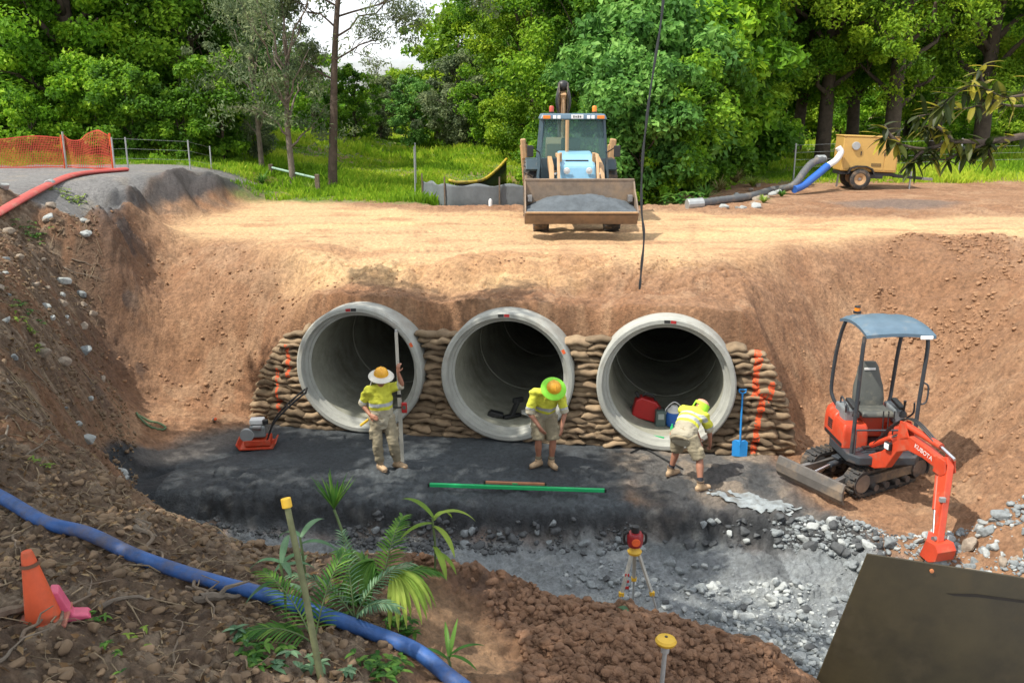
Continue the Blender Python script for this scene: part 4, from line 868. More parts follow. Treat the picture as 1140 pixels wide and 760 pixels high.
# ------------------------------------------------------------------ mini excavator
ex = Vector((5.30, 12.60, 0)); ex.z = G(5.3, 12.6) + .01
E = empty('mini_excavator', ex, 0, 'orange mini excavator with blue grey canopy parked right of the pipes', 'excavator')
fwd = Vector((-.88, -.47, 0)).normalized(); lat = Vector((-fwd.y, fwd.x, 0)); RF = Matrix(((fwd.x, lat.x, 0, 0), (fwd.y, lat.y, 0, 0), (0, 0, 1, 0), (0, 0, 0, 1)))
def stadium(hl, r0, r1, n=14):
    out = []
    for k in range(n + 1): a = math.pi / 2 - math.pi * k / n; out.append((hl + r0 * math.cos(a), r0 + r0 * math.sin(a)))
    for k in range(n + 1): a = -math.pi / 2 - math.pi * k / n; out.append((-hl + r1 * math.cos(a), r1 + r1 * math.sin(a)))
    return out
for s in (-1, 1):
    T = Matrix.Translation(lat * s * .40) @ RF
    oo = stadium(.60, .19, .19); ii = [(x * .97, .19 + (z - .19) * .76) for x, z in oo]; n = len(oo); mb = MB()
    V = [(p[0], y, p[1]) for y in (-.115, .115) for p in oo] + [(p[0], y, p[1]) for y in (-.115, .115) for p in ii]; Fc = []
    for k in range(n):
        j = (k + 1) % n; Fc += [(k, j, n + j, n + k), (2 * n + k, 3 * n + k, 3 * n + j, 2 * n + j), (k, 2 * n + k, 2 * n + j, j), (n + k, n + j, 3 * n + j, 3 * n + k)]
    mb.add(V, Fc, T)
    L_ = 0; segs = []
    for k in range(n): a = Vector(oo[k]); b = Vector(oo[(k + 1) % n]); segs.append((a, b, (b - a).length)); L_ += (b - a).length
    m_ = 38
    for q in range(m_):
        d = L_ * q / m_
        for a, b, l in segs:
            if d <= l: break
            d -= l
        p = a.lerp(b, d / max(l, 1e-6)); t = (b - a).normalized(); nn = Vector((-t.y, t.x)); nn = nn if (p + nn * .01 - Vector((max(-.6, min(.6, p.x)), .19))).length > (p - Vector((max(-.6, min(.6, p.x)), .19))).length else -nn
        c = p + nn * .012; ang = math.atan2(t.y, t.x)
        for yy in (-.06, .06): mb.box((0, 0, 0), (.035, .10, .03), Matrix.Identity(4)); 
        for base_, yy in ((len(mb.v) - 16, -.056), (len(mb.v) - 8, .056)):
            for w_ in range(8):
                v_ = mb.v[base_ + w_]; x_, z_ = v_.x, v_.z
                mb.v[base_ + w_] = T @ Vector((c.x + x_ * math.cos(ang) - z_ * math.sin(ang) + (.012 if yy > 0 else -.012), yy + v_.y, c.y + x_ * math.sin(ang) + z_ * math.cos(ang)))
    tr = mb.build('track', M_rubber, E)
    fr = MB()
    fr.box((0, 0, .19), (1.1, .13, .15)); fr.v = [T @ v for v in fr.v]; fr.build('track_frame', mat('track_frame_paint', (.07, .07, .07), .6, dirt=(.34, .24, .15), dirt_amt=.65), tr, bevel=.02)
    for x_, r_ in ((.6, .145), (-.6, .15)):
        MB().cyl(T @ Vector((x_, -.10, .19)), T @ Vector((x_, .10, .19)), r_, 20).build('idler_wheel', M_steel, tr, bevel=.01)
    for x_ in (-.33, -.11, .11, .33):
        MB().cyl(T @ Vector((x_, -.118, .085)), T @ Vector((x_, .118, .085)), .05, 12).build('roller', M_steel, tr)
    q = MB(); 0 and q.box((.12, (-.118 if s > 0 else .118) * -s * -1 if False else 0, .22), (.05, .004, .05)); q.v = [T @ (v + Vector((0, -.075 if (lat * s).y < 0 else .075, 0)) if False else v) for v in q.v]
u_ = MB(); u_.box((0, 0, .30), (.62, .56, .16), RF); u_.cyl((0, 0, .36), (0, 0, .50), .24, 24); u_.build('undercarriage', M_darkpaint, E, bevel=.015)
# blade
bl = MB(); prof = [(1.12, .02), (1.17, .10), (1.17, .22), (1.13, .33), (1.09, .33), (1.13, .21), (1.13, .1), (1.085, .03)]
bl.prism(prof, 1.26, RF, 'y'); bl.build('dozer_blade', mat('blade_steel', (.13, .12, .11), .55, .3, dirt=(.33, .24, .16), dirt_amt=.5), E, bevel=.006)
for s in (-1, 1): MB().beam(RF @ Vector((.32, s * .24, .26)), RF @ Vector((1.10, s * .34, .2)), .07, .09).build('blade_arm', M_steel, E, bevel=.008)
MB().cyl(RF @ Vector((.3, 0, .38)), RF @ Vector((.75, 0, .33)), .045, 14).build('blade_cylinder', M_darkpaint, E, True)
MB().cyl(RF @ Vector((.75, 0, .33)), RF @ Vector((1.1, 0, .27)), .024, 12).build('cylinder_rod', M_chrome, E, True)
MB().box(RF @ Vector((.55, 0, .43)), (.2, .14, .03), RF).build('cylinder_guard', M_darkpaint, E, bevel=.006)
for k in range(2): MB().tube(spline([RF @ Vector((.25, .08 - .16 * k, .42)), RF @ Vector((.42, .12 - .2 * k, .47)), RF @ Vector((.6, .06 - .12 * k, .40))]), .012, 8).build('hydraulic_hose', M_black, E, True)
# revolving house (faces -Y)
dk = MB(); dk.prism([(-.52, -.50), (-.40, -.66), (.40, -.66), (.52, -.50), (.54, .15), (.42, .50), (.2, .62), (-.2, .62), (-.42, .50), (-.54, .15)], .13, Matrix.Translation((0, -.1, .55)), 'z')
dk.build('house_deck', M_darkpaint, E, bevel=.02)
def cowl(x0, x1, y0, y1, z0, z1, rr_):
    out = []
    for yy in (y0, y1): pass
    pts = []
    for cx_, cy_, a0 in ((x1 - rr_, y1 - rr_, 0), (x0 + rr_, y1 - rr_, 90), (x0 + .04, y0 + .04, 180), (x1 - .04, y0 + .04, 270)):
        r_ = rr_ if cy_ > (y0 + y1) / 2 else .04
        for k in range(7): a = math.radians(a0 + 15 * k); pts.append((cx_ + r_ * math.cos(a), cy_ + r_ * math.sin(a)))
    n = len(pts); cxm, cym = (x0 + x1) / 2, (y0 + y1) / 2; m = MB(); V = []
    lv = [(z0, 1.0), (z0 + (z1 - z0) * .55, 1.0), (z1 - .10, .985), (z1 - .04, .95), (z1, .86)]
    for z, s_ in lv:
        for x, y in pts: V.append((cxm + (x - cxm) * s_, cym + (y - cym) * s_, z))
    Fc = [(i * n + k, i * n + (k + 1) % n, (i + 1) * n + (k + 1) % n, (i + 1) * n + k) for i in range(len(lv) - 1) for k in range(n)] + [tuple(range(n)), tuple(range((len(lv) - 1) * n, len(lv) * n))]
    return m.add(V, Fc)
cowl(-.53, .52, .0, .58, .62, 1.02, .26).build('engine_cover', M_orange, E, True)
cowl(-.535, -.16, -.42, .05, .62, .96, .05).build('side_cover', M_orange, E, True)
cowl(.2, .52, -.3, .04, .62, .90, .05).build('side_cover', M_orange, E, True)
MB().box((-.537, -.05, .66), (.01, .7, .05)).build('side_stripe', M_black, E)
for k in range(5): MB().box((-.533, .12 + .0 * k, .76 + .03 * k), (.012, .17, .012)).build('cooling_vent', M_black, E)
MB().box((0, -.30, .64), (.5, .5, .03)).build('floor_mat', M_black, E, bevel=.004)
MB().box((0, -.02, .84), (.62, .08, .36)).build('seat_base_panel', M_orange, E, bevel=.02)
# side consoles
gcase = mat('console_grey', (.16, .18, .19), .5, dirt=(.3, .25, .2), dirt_amt=.15)
for s in (-1, 1):
    c = MB(); c.box((s * .36, .02, 1.02), (.17, .42, .22)); c.build('console', gcase, E, bevel=.03)
    MB().box((s * .335, -.14, 1.2), (.09, .34, .055), (.12, 0, 0)).build('arm_rest', M_black, E, bevel=.018)
    jt = MB(); jt.tube([(s * .34, -.33, 1.14), (s * .335, -.36, 1.24), (s * .33, -.37, 1.32)], [.016, .014, .022], 10); jt.build('joystick', M_black, E, True)
    MB().lathe([(.001, 1.07), (.055, 1.07), (.045, 1.13), (.018, 1.16), (.001, 1.16)], Matrix.Translation((s * .34, -.33, 0)), 14).build('joystick_boot', M_black, E, True)
MB().tube(spline([(-.42, -.16, 1.05), (-.45, -.2, 1.2), (-.42, -.02, 1.24), (-.4, .12, 1.22), (-.4, .14, 1.1)], 6), .014, 8).build('grab_rail', M_darkpaint, E, True)
MB().tube(spline([(.46, -.2, 1.0), (.50, -.3, 1.12), (.48, -.34, 1.28)], 6), .014, 8).build('grab_rail', M_darkpaint, E, True)
seatm = mat('seat_vinyl', (.075, .08, .072), .55, var=.12, dirt=(.3, .27, .2), dirt_amt=.3)
se = MB(); se.prism([(-.30, 0), (-.31, .05), (-.27, .095), (-.1, .075), (.12, .085), (.14, 0)], .46, Matrix.Translation((0, 0, 1.03)) @ Matrix(((0, 1, 0, 0), (1, 0, 0, 0), (0, 0, 1, 0), (0, 0, 0, 1))), 'y')
se.build('seat', seatm, E, True, bevel=.03)
bk = MB(); V = []; lv = [(1.06, .22, .06), (1.2, .235, .075), (1.38, .22, .07), (1.52, .18, .06), (1.66, .15, .055), (1.73, .11, .04)]
for z, hw, th in lv:
    yb = .10 + (z - 1.06) * .22
    for k in range(16): a = 2 * math.pi * k / 16; V.append((hw * (abs(math.cos(a)) ** .55) * math.copysign(1, math.cos(a)), yb + th * (abs(math.sin(a)) ** .8) * math.copysign(1, math.sin(a)), z))
bk.add(V, [(i * 16 + k, i * 16 + (k + 1) % 16, (i + 1) * 16 + (k + 1) % 16, (i + 1) * 16 + k) for i in range(len(lv) - 1) for k in range(16)] + [tuple(range(16)), tuple(range(80, 96))])
bk.build('seat_back', seatm, E, True)
MB().box((0, .165, 1.64), (.16, .02, .03)).build('seat_label', M_white, E)
# front guard: levers and rail
MB().tube([(-.44, -.66, .62), (-.44, -.66, .98), (.40, -.66, .98), (.40, -.66, .62)], .014, 8).build('front_rail', M_darkpaint, E, True)
for x_ in (-.03, .04, .12): 
    MB().tube([(x_, -.52, .62), (x_, -.55, .95), (x_ * 1.05, -.53, 1.22)], .010, 8).build('travel_lever', M_black, E, True)
    if x_ != .04: MB().box((x_, -.5, .655), (.09, .16, .02)).build('foot_pedal', M_black, E, bevel=.004)
# canopy: four posts and curved roof
zt = 2.34
MB().tube(spline([(-.46, -.60, .60), (-.46, -.62, 1.4), (-.47, -.66, 2.1), (-.46, -.66, zt)], 5), .028, 10).build('front_post', M_darkpaint, E, True)
MB().tube(spline([(.41, -.60, .60), (.41, -.62, 1.4), (.42, -.66, 2.1), (.41, -.66, zt)], 5), .028, 10).build('front_post', M_darkpaint, E, True)
for s in (-1, 1):
    MB().tube(spline([(s * .36, .30, 1.0), (s * .43, .36, 1.12), (s * .46, .40, 1.3), (s * .46, .34, 1.8), (s * .45, .24, 2.16), (s * .44, .14, zt + .02)], 6), .028, 10).build('rear_post', M_darkpaint, E, True)
MB().tube([(-.36, .30, 1.0), (.36, .30, 1.0)], .028, 10).build('rear_cross_tube', M_darkpaint, E, True)
MB().tube(spline([(.43, -.62, 1.35), (.50, -.64, 1.4), (.50, -.65, 1.62), (.43, -.64, 1.68)], 5), .013, 8).build('hand_grip', M_darkpaint, E, True)
roof = MB(); V = []; nx_, ny_ = 14, 16
for sgn, off in ((1, 0), (-1, -.045)):
    for j in range(ny_ + 1):
        t = -1 + 2 * j / ny_; y = -.24 + .52 * t
        for i_ in range(nx_ + 1):
            s_ = -1 + 2 * i_ / nx_; ee = (1 - abs(s_) ** 7); ey_ = (1 - abs(t) ** 9)
            z = zt + .03 + .085 * (1 - t * t * .9) * 1 + .03 * (1 - s_ * s_) + (.045 * min(ee, ey_) if sgn > 0 else .0) + off
            if sgn > 0 and .28 < abs(s_) < .5 and abs(t) < .85: z -= .008
            V.append((.0 + .475 * s_ * (1 if sgn > 0 else .99), y, z))
w_ = nx_ + 1; S_ = w_ * (ny_ + 1)
Fc = [(j * w_ + i_, j * w_ + i_ + 1, (j + 1) * w_ + i_ + 1, (j + 1) * w_ + i_) for j in range(ny_) for i_ in range(nx_)]
Fc += [tuple(S_ + q for q in reversed(f)) for f in Fc]
for i_ in range(nx_): Fc += [(i_, S_ + i_, S_ + i_ + 1, i_ + 1), (ny_ * w_ + i_, ny_ * w_ + i_ + 1, S_ + ny_ * w_ + i_ + 1, S_ + ny_ * w_ + i_)]
for j in range(ny_): Fc += [(j * w_, (j + 1) * w_, S_ + (j + 1) * w_, S_ + j * w_), (j * w_ + nx_, S_ + j * w_ + nx_, S_ + (j + 1) * w_ + nx_, (j + 1) * w_ + nx_)]
roof.add(V, Fc); rf = roof.build('canopy_roof', M_bluegrey, E, True)
MB().box((.34, -.775, 2.355), (.17, .03, .05)).build('work_light', M_lens, rf, bevel=.008)
bc = MB().lathe([(.001, 0), (.055, 0), (.055, .03), (.04, .035), (.001, .035)], Matrix.Translation((-.30, .10, 2.50)), 18).build('warning_beacon', M_black, E, True)
MB().lathe([(.042, .035), (.04, .085), (.001, .085)], Matrix.Translation((-.30, .10, 2.50)), 18).build('amber_lens', M_amber, bc, True)
MB().lathe([(.043, .085), (.04, .105), (.001, .11)], Matrix.Translation((-.30, .10, 2.50)), 18).build('beacon_cap', M_black, bc, True)
# boom group in world-offset coordinates
def EL(x, y, z): return Vector((x, y, z)) - ex
foot = EL(5.10, 12.0, .62); pk = EL(5.31, 11.3, 1.33); tip = EL(5.50, 10.62, 1.06); btm = EL(5.27, 10.12, .30)
bdir = (tip - foot); bdir.z = 0; bdir.normalize(); side = Vector((-bdir.y, bdir.x, 0)); BM = Matrix(((bdir.x, side.x, 0, 0), (bdir.y, side.y, 0, 0), (0, 0, 1, 0), (0, 0, 0, 1)))
B0 = Matrix.Translation(foot) @ BM; Lb = (tip - foot).xy.length
MB().box((foot.x - .0, foot.y + .16, .62 - ex.z), (.22, .26, .26)).build('swing_bracket', M_darkpaint, E, bevel=.02)
boomp = [(-.05, -.05), (-.06, .05), (.30, .26), (Lb * .46, .60), (Lb * .57, .665), (Lb * .78, .62), (Lb + .04, .52), (Lb + .06, .42), (Lb - .02, .40), (Lb * .75, .46), (Lb * .56, .46), (Lb * .42, .36), (.42, .06), (.2, -.04)]
bo = MB().prism(boomp, .12, B0, 'y').build('boom', M_orange, E, bevel=.012)
for s in (-1, 1): MB().prism([(Lb - .12, .38), (Lb - .10, .60), (Lb + .06, .58), (Lb + .09, .42), (Lb + .02, .36)], .025, B0 @ Matrix.Translation((0, s * .075, 0)), 'y').build('boom_cheek', M_orange, bo, bevel=.004)
lp = MB().box(B0 @ Vector((.46, -.085, .40)), (.12, .05, .11), BM).build('work_light', M_black, bo, bevel=.012)
MB().box(B0 @ Vector((.46, -.113, .40)), (.09, .01, .08), BM).build('lamp_glass', M_lens, lp, bevel=.01)
for x0, z0, x1, z1 in ((.02, .18, .36, .42),): MB().cyl(B0 @ Vector((.02, .0, .24)), B0 @ Vector((.42, .0, .50)), .038, 14).build('boom_cylinder', M_orange, bo, True)
MB().cyl(B0 @ Vector((.40, 0, .49)), B0 @ Vector((.55, 0, .59)), .02, 10).build('cylinder_rod', M_chrome, bo, True)
MB().cyl(B0 @ Vector((Lb * .44, 0, .77)), B0 @ Vector((Lb * .92, 0, .70)), .045, 16).build('arm_cylinder', M_orange, bo, True)
MB().cyl(B0 @ Vector((Lb * .90, 0, .705)), B0 @ Vector((Lb + .13, 0, .62)), .022, 12).build('cylinder_rod', M_chrome, bo, True)
for s in (-1, 1): MB().prism([(Lb * .40, .52), (Lb * .42, .81), (Lb * .48, .82), (Lb * .56, .62)], .02, B0 @ Matrix.Translation((0, s * .05, 0)), 'y').build('cylinder_lug', M_orange, bo, bevel=.003)
for k in range(3): MB().tube(spline([B0 @ Vector((.1, .03 - .03 * k, .3)), B0 @ Vector((.45, .03 - .03 * k, .70)), B0 @ Vector((Lb * .55, .03 - .03 * k, .88)), B0 @ Vector((Lb * .9, .03 - .03 * k, .70))], 6), .010, 6).build('hydraulic_hose', M_black, bo, True)
def letters(text, size, M, m_, parent, name):
    cu = bpy.data.curves.new('t', 'FONT'); cu.body = text; cu.size = size; cu.extrude = .001; cu.align_x = 'CENTER'; cu.align_y = 'CENTER'
    t_ = bpy.data.objects.new('t', cu); COL.objects.link(t_); dg = bpy.context.evaluated_depsgraph_get(); dg.update()
    me = bpy.data.meshes.new_from_object(t_.evaluated_get(dg)); bpy.data.objects.remove(t_); me.transform(M); return obj(name, me, m_, parent)
sl = math.atan2(-.28, Lb * .4)
letters('KUBOTA', .085, B0 @ Matrix.Translation((Lb * .76, -.0625, .545)) @ Matrix.Rotation(math.radians(90), 4, 'X') @ Matrix.Rotation(sl * .45, 4, 'Z'), M_white, bo, 'lettering')
# dipper arm
adir = (btm - tip); al = adir.length; az_ = adir.normalized(); ax_ = side.cross(az_).normalized()
AM = Matrix.Translation(tip) @ Matrix(((ax_.x, side.x, az_.x, 0), (ax_.y, side.y, az_.y, 0), (ax_.z, side.z, az_.z, 0), (0, 0, 0, 1)))
st_ = MB(); st_.prism([(-.07, -.16), (.07, -.17), (.10, -.02), (.07, .15), (.045, al), (-.045, al), (-.09, .2), (-.10, 0)], .10, AM, 'y'); st = st_.build('dipper_arm', M_orange, E, bevel=.01)
for s in (-1, 1):
    MB().cyl(AM @ Vector((-s * .0 + .13, s * .0, -.12)), AM @ Vector((.12, 0, al * .55)), .036, 14).build('bucket_cylinder', M_orange, st, True) if s > 0 else None
MB().cyl(AM @ Vector((.12, 0, al * .55)), AM @ Vector((.10, 0, al - .12)), .019, 10).build('cylinder_rod', M_chrome, st, True)
for z_ in (-.02, al - .05): MB().cyl(AM @ Vector((0, -.085, z_)), AM @ Vector((0, .085, z_)), .035, 14).build('pivot_pin', M_steel, st, True)
MB().beam(AM @ Vector((.10, 0, al - .13)), AM @ Vector((.13, 0, al + .02)), .12, .035).build('bucket_link', M_orange, st, bevel=.006)
MB().box(AM @ Vector((-.07, -.06, al * .42)), (.07, .05, .06)).build('hose_block', M_galv, st, bevel=.005)
Bk = Matrix.Translation(btm) @ BM
bprof = [(-.06, .02), (.10, .03), (.16, -.05), (.13, -.18), (.02, -.24), (-.14, -.22), (-.13, -.20), (.01, -.215), (.10, -.165), (.125, -.06), (.08, .0), (-.05, -.005)]
bu = MB().prism(bprof, .27, Bk, 'y')
for s in (-1, 1): bu.prism([(-.06, .02), (.10, .03), (.16, -.05), (.13, -.18), (.02, -.24), (-.14, -.22)], .012, Bk @ Matrix.Translation((0, s * .131, 0)), 'y')
bu_ = bu.build('bucket', M_orange, E, bevel=.004)
for k in range(4): MB().beam(Bk @ Vector((-.12, -.10 + .067 * k, -.21)), Bk @ Vector((-.23, -.10 + .067 * k, -.225)), .035, .02, w2=.02, h2=.01).build('bucket_tooth', M_steel, bu_, bevel=.002)

# ------------------------------------------------------------------ backhoe loader (faces -Y)
bx, by = 1.42, 21.6; Bq = empty('backhoe_loader', (bx, by, 2.86), 0, 'backhoe loader with sky reflection painted on hood and full front bucket on the dirt road', 'backhoe')
M_case = mat('sandy_loader_paint', (.42, .26, .13), .55, var=.12, dirt=(.36, .25, .16), dirt_amt=.4)
M_hood = mat('hood_sky_reflection', (.20, .40, .55), .35, var=.06, dirt=(.35, .28, .2), dirt_amt=.15)  # hood's light blue is the sky's reflection, painted into the base colour
M_cabf = mat('cab_frame_paint', (.035, .065, .085), .4, var=.1, dirt=(.3, .24, .18), dirt_amt=.2)
def wheel(parent, x, y, r, w, lug=18, name='wheel'):
    pr = [(r * .58, -w * .42), (r * .62, -w * .5), (r * .9, -w * .5), (r, -w * .38), (r, w * .38), (r * .9, w * .5), (r * .62, w * .5), (r * .58, w * .42)]
    Mx = Matrix.Translation((x, y, r)) @ Matrix.Rotation(math.radians(90), 4, 'Y'); q = MB().lathe(pr, Mx, 32)
    for k in range(lug):
        a = 2 * math.pi * k / lug
        for s in (-1, 1):
            aa = a + (math.pi / lug if s > 0 else 0)
            q.box((0, 0, 0), (r * .05, r * .09, w * .55)); 
            for j in range(8):
                v = q.v[-8 + j]; v = Matrix.Rotation(s * .5, 4, 'X') @ v; v = Vector((v.x + r * 1.01, v.y, v.z + s * w * .24)); v = Matrix.Rotation(aa, 4, 'Z') @ v; q.v[-8 + j] = Mx @ v
    wl = q.build(name, M_rubber, parent, True)
    MB().lathe([(.001, -w * .1), (r * .25, -w * .12), (r * .3, -w * .3), (r * .57, -w * .42), (r * .57, w * .42), (r * .3, w * .3), (r * .25, w * .12), (.001, w * .1)], Mx, 24).build('rim', M_case, wl, True)
    MB().lathe([(.001, w * .22), (r * .12, w * .2), (r * .14, -w * .2), (.001, -w * .22)], Mx, 12).build('hub', M_steel, wl, True)
    return wl
for s in (-1, 1):
    wheel(Bq, s * .78, -1.72, .40, .34, 16); wheel(Bq, s * .90, .95, .68, .46, 20)
MB().box((0, -.6, .62), (.62, 2.6, .3)).build('chassis', M_cabf, Bq, bevel=.02)
MB().box((0, -1.72, .40), (1.3, .16, .16)).build('front_axle', M_cabf, Bq, bevel=.02)
h = MB(); h.prism([(-1.95, .72), (-2.0, 1.1), (-1.9, 1.42), (-1.2, 1.62), (-.55, 1.68), (-.5, .72)], .78, None, 'x'); hd_ = h.build('hood', M_hood, Bq, bevel=.05)
MB().box((0, -2.0, .95), (.62, .03, .4)).build('grille', M_black, hd_, bevel=.01)
for s in (-1, 1): MB().lathe([(.001, 0), (.07, 0), (.07, .03), (.001, .04)], Matrix.Translation((s * .24, -1.98, 1.32)) @ Matrix.Rotation(math.radians(100), 4, 'X'), 14).build('headlight', M_lens, hd_, True)
MB().box((.0, -1.62, 1.515), (.5, .05, .02), (.28, 0, 0)).build('hood_handle', M_black, hd_, bevel=.006)
MB().tube([(-.17, -.72, 1.6), (-.17, -.72, 2.36)], .042, 12).build('exhaust_stack', M_case, Bq, True)
# cab
cz0, cz1 = 1.0, 2.36
for sx in (-1, 1):
    MB().beam((sx * .80, -.35, cz0), (sx * .70, -.18, cz1), .07, .07).build('cab_pillar', M_cabf, Bq, bevel=.01)
    MB().beam((sx * .80, .95, cz0 + .3), (sx * .70, 1.15, cz1), .07, .07).build('cab_pillar', M_cabf, Bq, bevel=.01)
    MB().beam((sx * .81, .35, cz0), (sx * .72, .42, cz1), .06, .05).build('cab_pillar', M_cabf, Bq, bevel=.01)
    MB().add([(sx * .805, -.32, cz0), (sx * .805, .9, cz0 + .3), (sx * .71, 1.1, cz1), (sx * .71, -.16, cz1), (sx * .795, -.32, cz0), (sx * .795, .9, cz0 + .3), (sx * .70, 1.1, cz1), (sx * .70, -.16, cz1)], [(0, 1, 2, 3), (7, 6, 5, 4), (0, 4, 5, 1), (1, 5, 6, 2), (2, 6, 7, 3), (3, 7, 4, 0)]).build('side_window', M_glass, Bq)
    MB().box((sx * .72, .2, .82), (.2, 1.1, .42)).build('cab_step', M_cabf, Bq, bevel=.03)
    fd = MB(); fd.prism([(.30, 1.2), (.45, 1.42), (1.4, 1.42), (1.6, 1.2), (1.6, 1.15), (1.38, 1.37), (.47, 1.37), (.35, 1.15)], .5, Matrix.Translation((sx * .84, 0, 0)), 'x').build('rear_mudguard', M_cabf, Bq, bevel=.01)
    # folded stabiliser legs
    MB().beam((sx * 1.02, 1.75, .55), (sx * 1.12, 1.75, 1.72), .16, .2).build('stabiliser_leg', M_case, Bq, bevel=.02)
    MB().box((sx * 1.12, 1.70, 1.62), (.14, .34, .50), (0, sx * .1, 0)).build('stabiliser_foot', M_case, Bq, bevel=.03)
    MB().tube([(sx * .78, -.3, 1.62), (sx * 1.0, -.5, 1.78)], .014, 6).build('mirror_arm', M_black, Bq, True)
    MB().box((sx * 1.0, -.5, 1.66), (.15, .05, .26)).build('mirror', M_black, Bq, bevel=.015)
MB().add([(-.76, -.345, cz0 + .5), (.76, -.345, cz0 + .5), (.69, -.19, cz1), (-.69, -.19, cz1), (-.76, -.335, cz0 + .5), (.76, -.335, cz0 + .5), (.69, -.18, cz1), (-.69, -.18, cz1)], [(0, 1, 2, 3), (7, 6, 5, 4), (0, 4, 5, 1), (1, 5, 6, 2), (2, 6, 7, 3), (3, 7, 4, 0)]).build('windscreen', M_glass, Bq)
MB().box((0, -.33, 1.25), (1.5, .05, .5)).build('front_bulkhead', M_cabf, Bq, bevel=.01)
rf = MB().box((0, .48, 2.43), (1.56, 1.62, .13), None, .93).build('cab_roof', M_bluegrey, Bq, bevel=.035)
for x_, m_ in ((-.62, M_amber), (.62, M_amber), (-.34, M_lens), (.34, M_lens), (-.44, M_lens), (.44, M_lens)): MB().box((x_, -.355, 2.42), (.17 if m_ is M_amber else .075, .03, .075)).build('roof_light', m_, rf, bevel=.008)
pltt = MB().box((.08, -.352, 2.43), (.28, .02, .09)).build('roof_plate', M_white, rf, bevel=.004)
for x_, h_ in ((-.0, .05), (.05, .035), (.1, .05), (.15, .04)): MB().box((x_, -.366, 2.43), (.025, .004, h_)).build('plate_mark', M_black, pltt)
for s in (-1, 1):
    q = MB().lathe([(.001, 0), (.065, 0), (.065, .03), (.001, .03)], Matrix.Translation((s * .5 - .0, -.02, 2.51)), 14).build('warning_beacon', M_black, rf, True)
    MB().lathe([(.055, .03), (.055, .14), (.04, .16), (.001, .165)], Matrix.Translation((s * .5, -.02, 2.51)), 14).build('amber_lens', M_amber if s > 0 else mat('red_lens', (.5, .08, .05), .3), q, True)
# operator seat and wheel inside
MB().box((0, .45, 1.35), (.5, .48, .14)).build('operator_seat', M_black, Bq, bevel=.03); MB().box((.0, .72, 1.65), (.46, .12, .55)).build('seat_back', M_black, Bq, bevel=.04)
MB().lathe([(.19, -.012), (.205, 0), (.19, .012), (.175, 0), (.19, -.012)], Matrix.Translation((0, .02, 1.62)) @ Matrix.Rotation(.5, 4, 'X'), 22).build('steering_wheel', M_black, Bq, True)
# loader arms
for s in (-1, 1):
    ar = MB(); ar.prism([(-.35, 1.42), (-.45, 1.55), (-1.55, 1.40), (-2.25, .72), (-2.45, .42), (-2.36, .34), (-2.1, .62), (-1.45, 1.18)], .10, Matrix.Translation((s * .55, 0, 0)), 'x'); a_ = ar.build('loader_arm', M_case, Bq, bevel=.012)
    MB().cyl((s * .42, -.5, 1.18), (s * .42, -1.3, 1.22), .05, 12).build('lift_cylinder', M_case, a_, True)
    MB().cyl((s * .42, -1.3, 1.22), (s * .48, -1.75, 1.24), .026, 10).build('cylinder_rod', M_chrome, a_, True)
    MB().beam((s * .42, -1.2, 1.62), (s * .42, -1.85, 1.62), .07, .08).build('tilt_link', M_case, a_, bevel=.01)
    MB().beam((s * .42, -1.82, 1.64), (s * .42, -2.28, 1.02), .06, .08).build('tilt_link', M_case, a_, bevel=.01)
    MB().beam((s * .36, -1.55, 1.1), (s * .36, -1.62, 1.68), .06, .09).build('tilt_link', M_case, a_, bevel=.01)
# front bucket
yb = -2.45
bp_ = [(yb - .02, 1.17), (yb - .04, .52), (yb - .14, .36), (yb - .32, .30), (yb - .62, .31), (yb - .86, .56), (yb - .84, .585), (yb - .60, .345), (yb - .32, .335), (yb - .17, .39), (yb - .08, .54), (yb - .055, 1.17)]
M_bkt = mat('bucket_steel', (.20, .15, .11), .6, .2, var=.2, dirt=(.34, .23, .14), dirt_amt=.5, dscale=2)
fb = MB().prism(bp_, 2.28, None, 'x')
for s in (-1, 1): fb.prism([(yb - .02, 1.17), (yb - .04, .52), (yb - .14, .36), (yb - .32, .30), (yb - .62, .31), (yb - .86, .56), (yb - .55, .80), (yb - .25, .95)], .03, Matrix.Translation((s * 1.145, 0, 0)), 'x')
fbo = fb.build('front_bucket', M_bkt, Bq, bevel=.005)
MB().box((0, yb - .03, 1.165), (2.30, .07, .05)).build('bucket_top_rail', M_bkt, fbo, bevel=.01)
MB().beam((-1.13, yb - .85, .572), (1.13, yb - .85, .572), .09, .03).build('cutting_edge', M_case, fbo, bevel=.004)
for s in (-1, 1): MB().box((s * 1.05, yb - .2, .80), (.1, .2, .14)).build('bucket_lug', M_steel, fbo, bevel=.01)
V = []; nn_ = 46; mm = 18
for j in range(mm + 1):
    t = j / mm
    for i_ in range(nn_ + 1):
        s_ = -1 + 2 * i_ / nn_
        z = .56 + .32 * math.sin(math.pi * min(1, t * .62 + .02)) * (1 - abs(s_) ** 2.4 * .75) + .05 * mnoise.noise(Vector((s_ * 4, t * 3, 2))) + .02 * mnoise.noise(Vector((s_ * 16, t * 9, 5)))
        V.append((s_ * 1.12, yb - .84 + t * .76, z if 0 < j else .57))
w_ = nn_ + 1; k0 = len(V); V2 = V + [(x, y, .40 + (.12 if y < yb - .7 else 0)) for x, y, z in V]
Fc = [(j * w_ + i_, j * w_ + i_ + 1, (j + 1) * w_ + i_ + 1, (j + 1) * w_ + i_) for j in range(mm) for i_ in range(nn_)]
Fc += [tuple(k0 + q for q in reversed(f)) for f in Fc]
M_sand = mat('dark_sand', (.085, .10, .112), .95, var=.25, scale=5, bump=.6, bscale=40)
so = MB().add(V2, Fc).build('sand_load', M_sand, None, True, loc=(bx, by, 2.86)); tag(so, 'heap of dark blue grey sand filling the backhoe front bucket', 'sand heap')
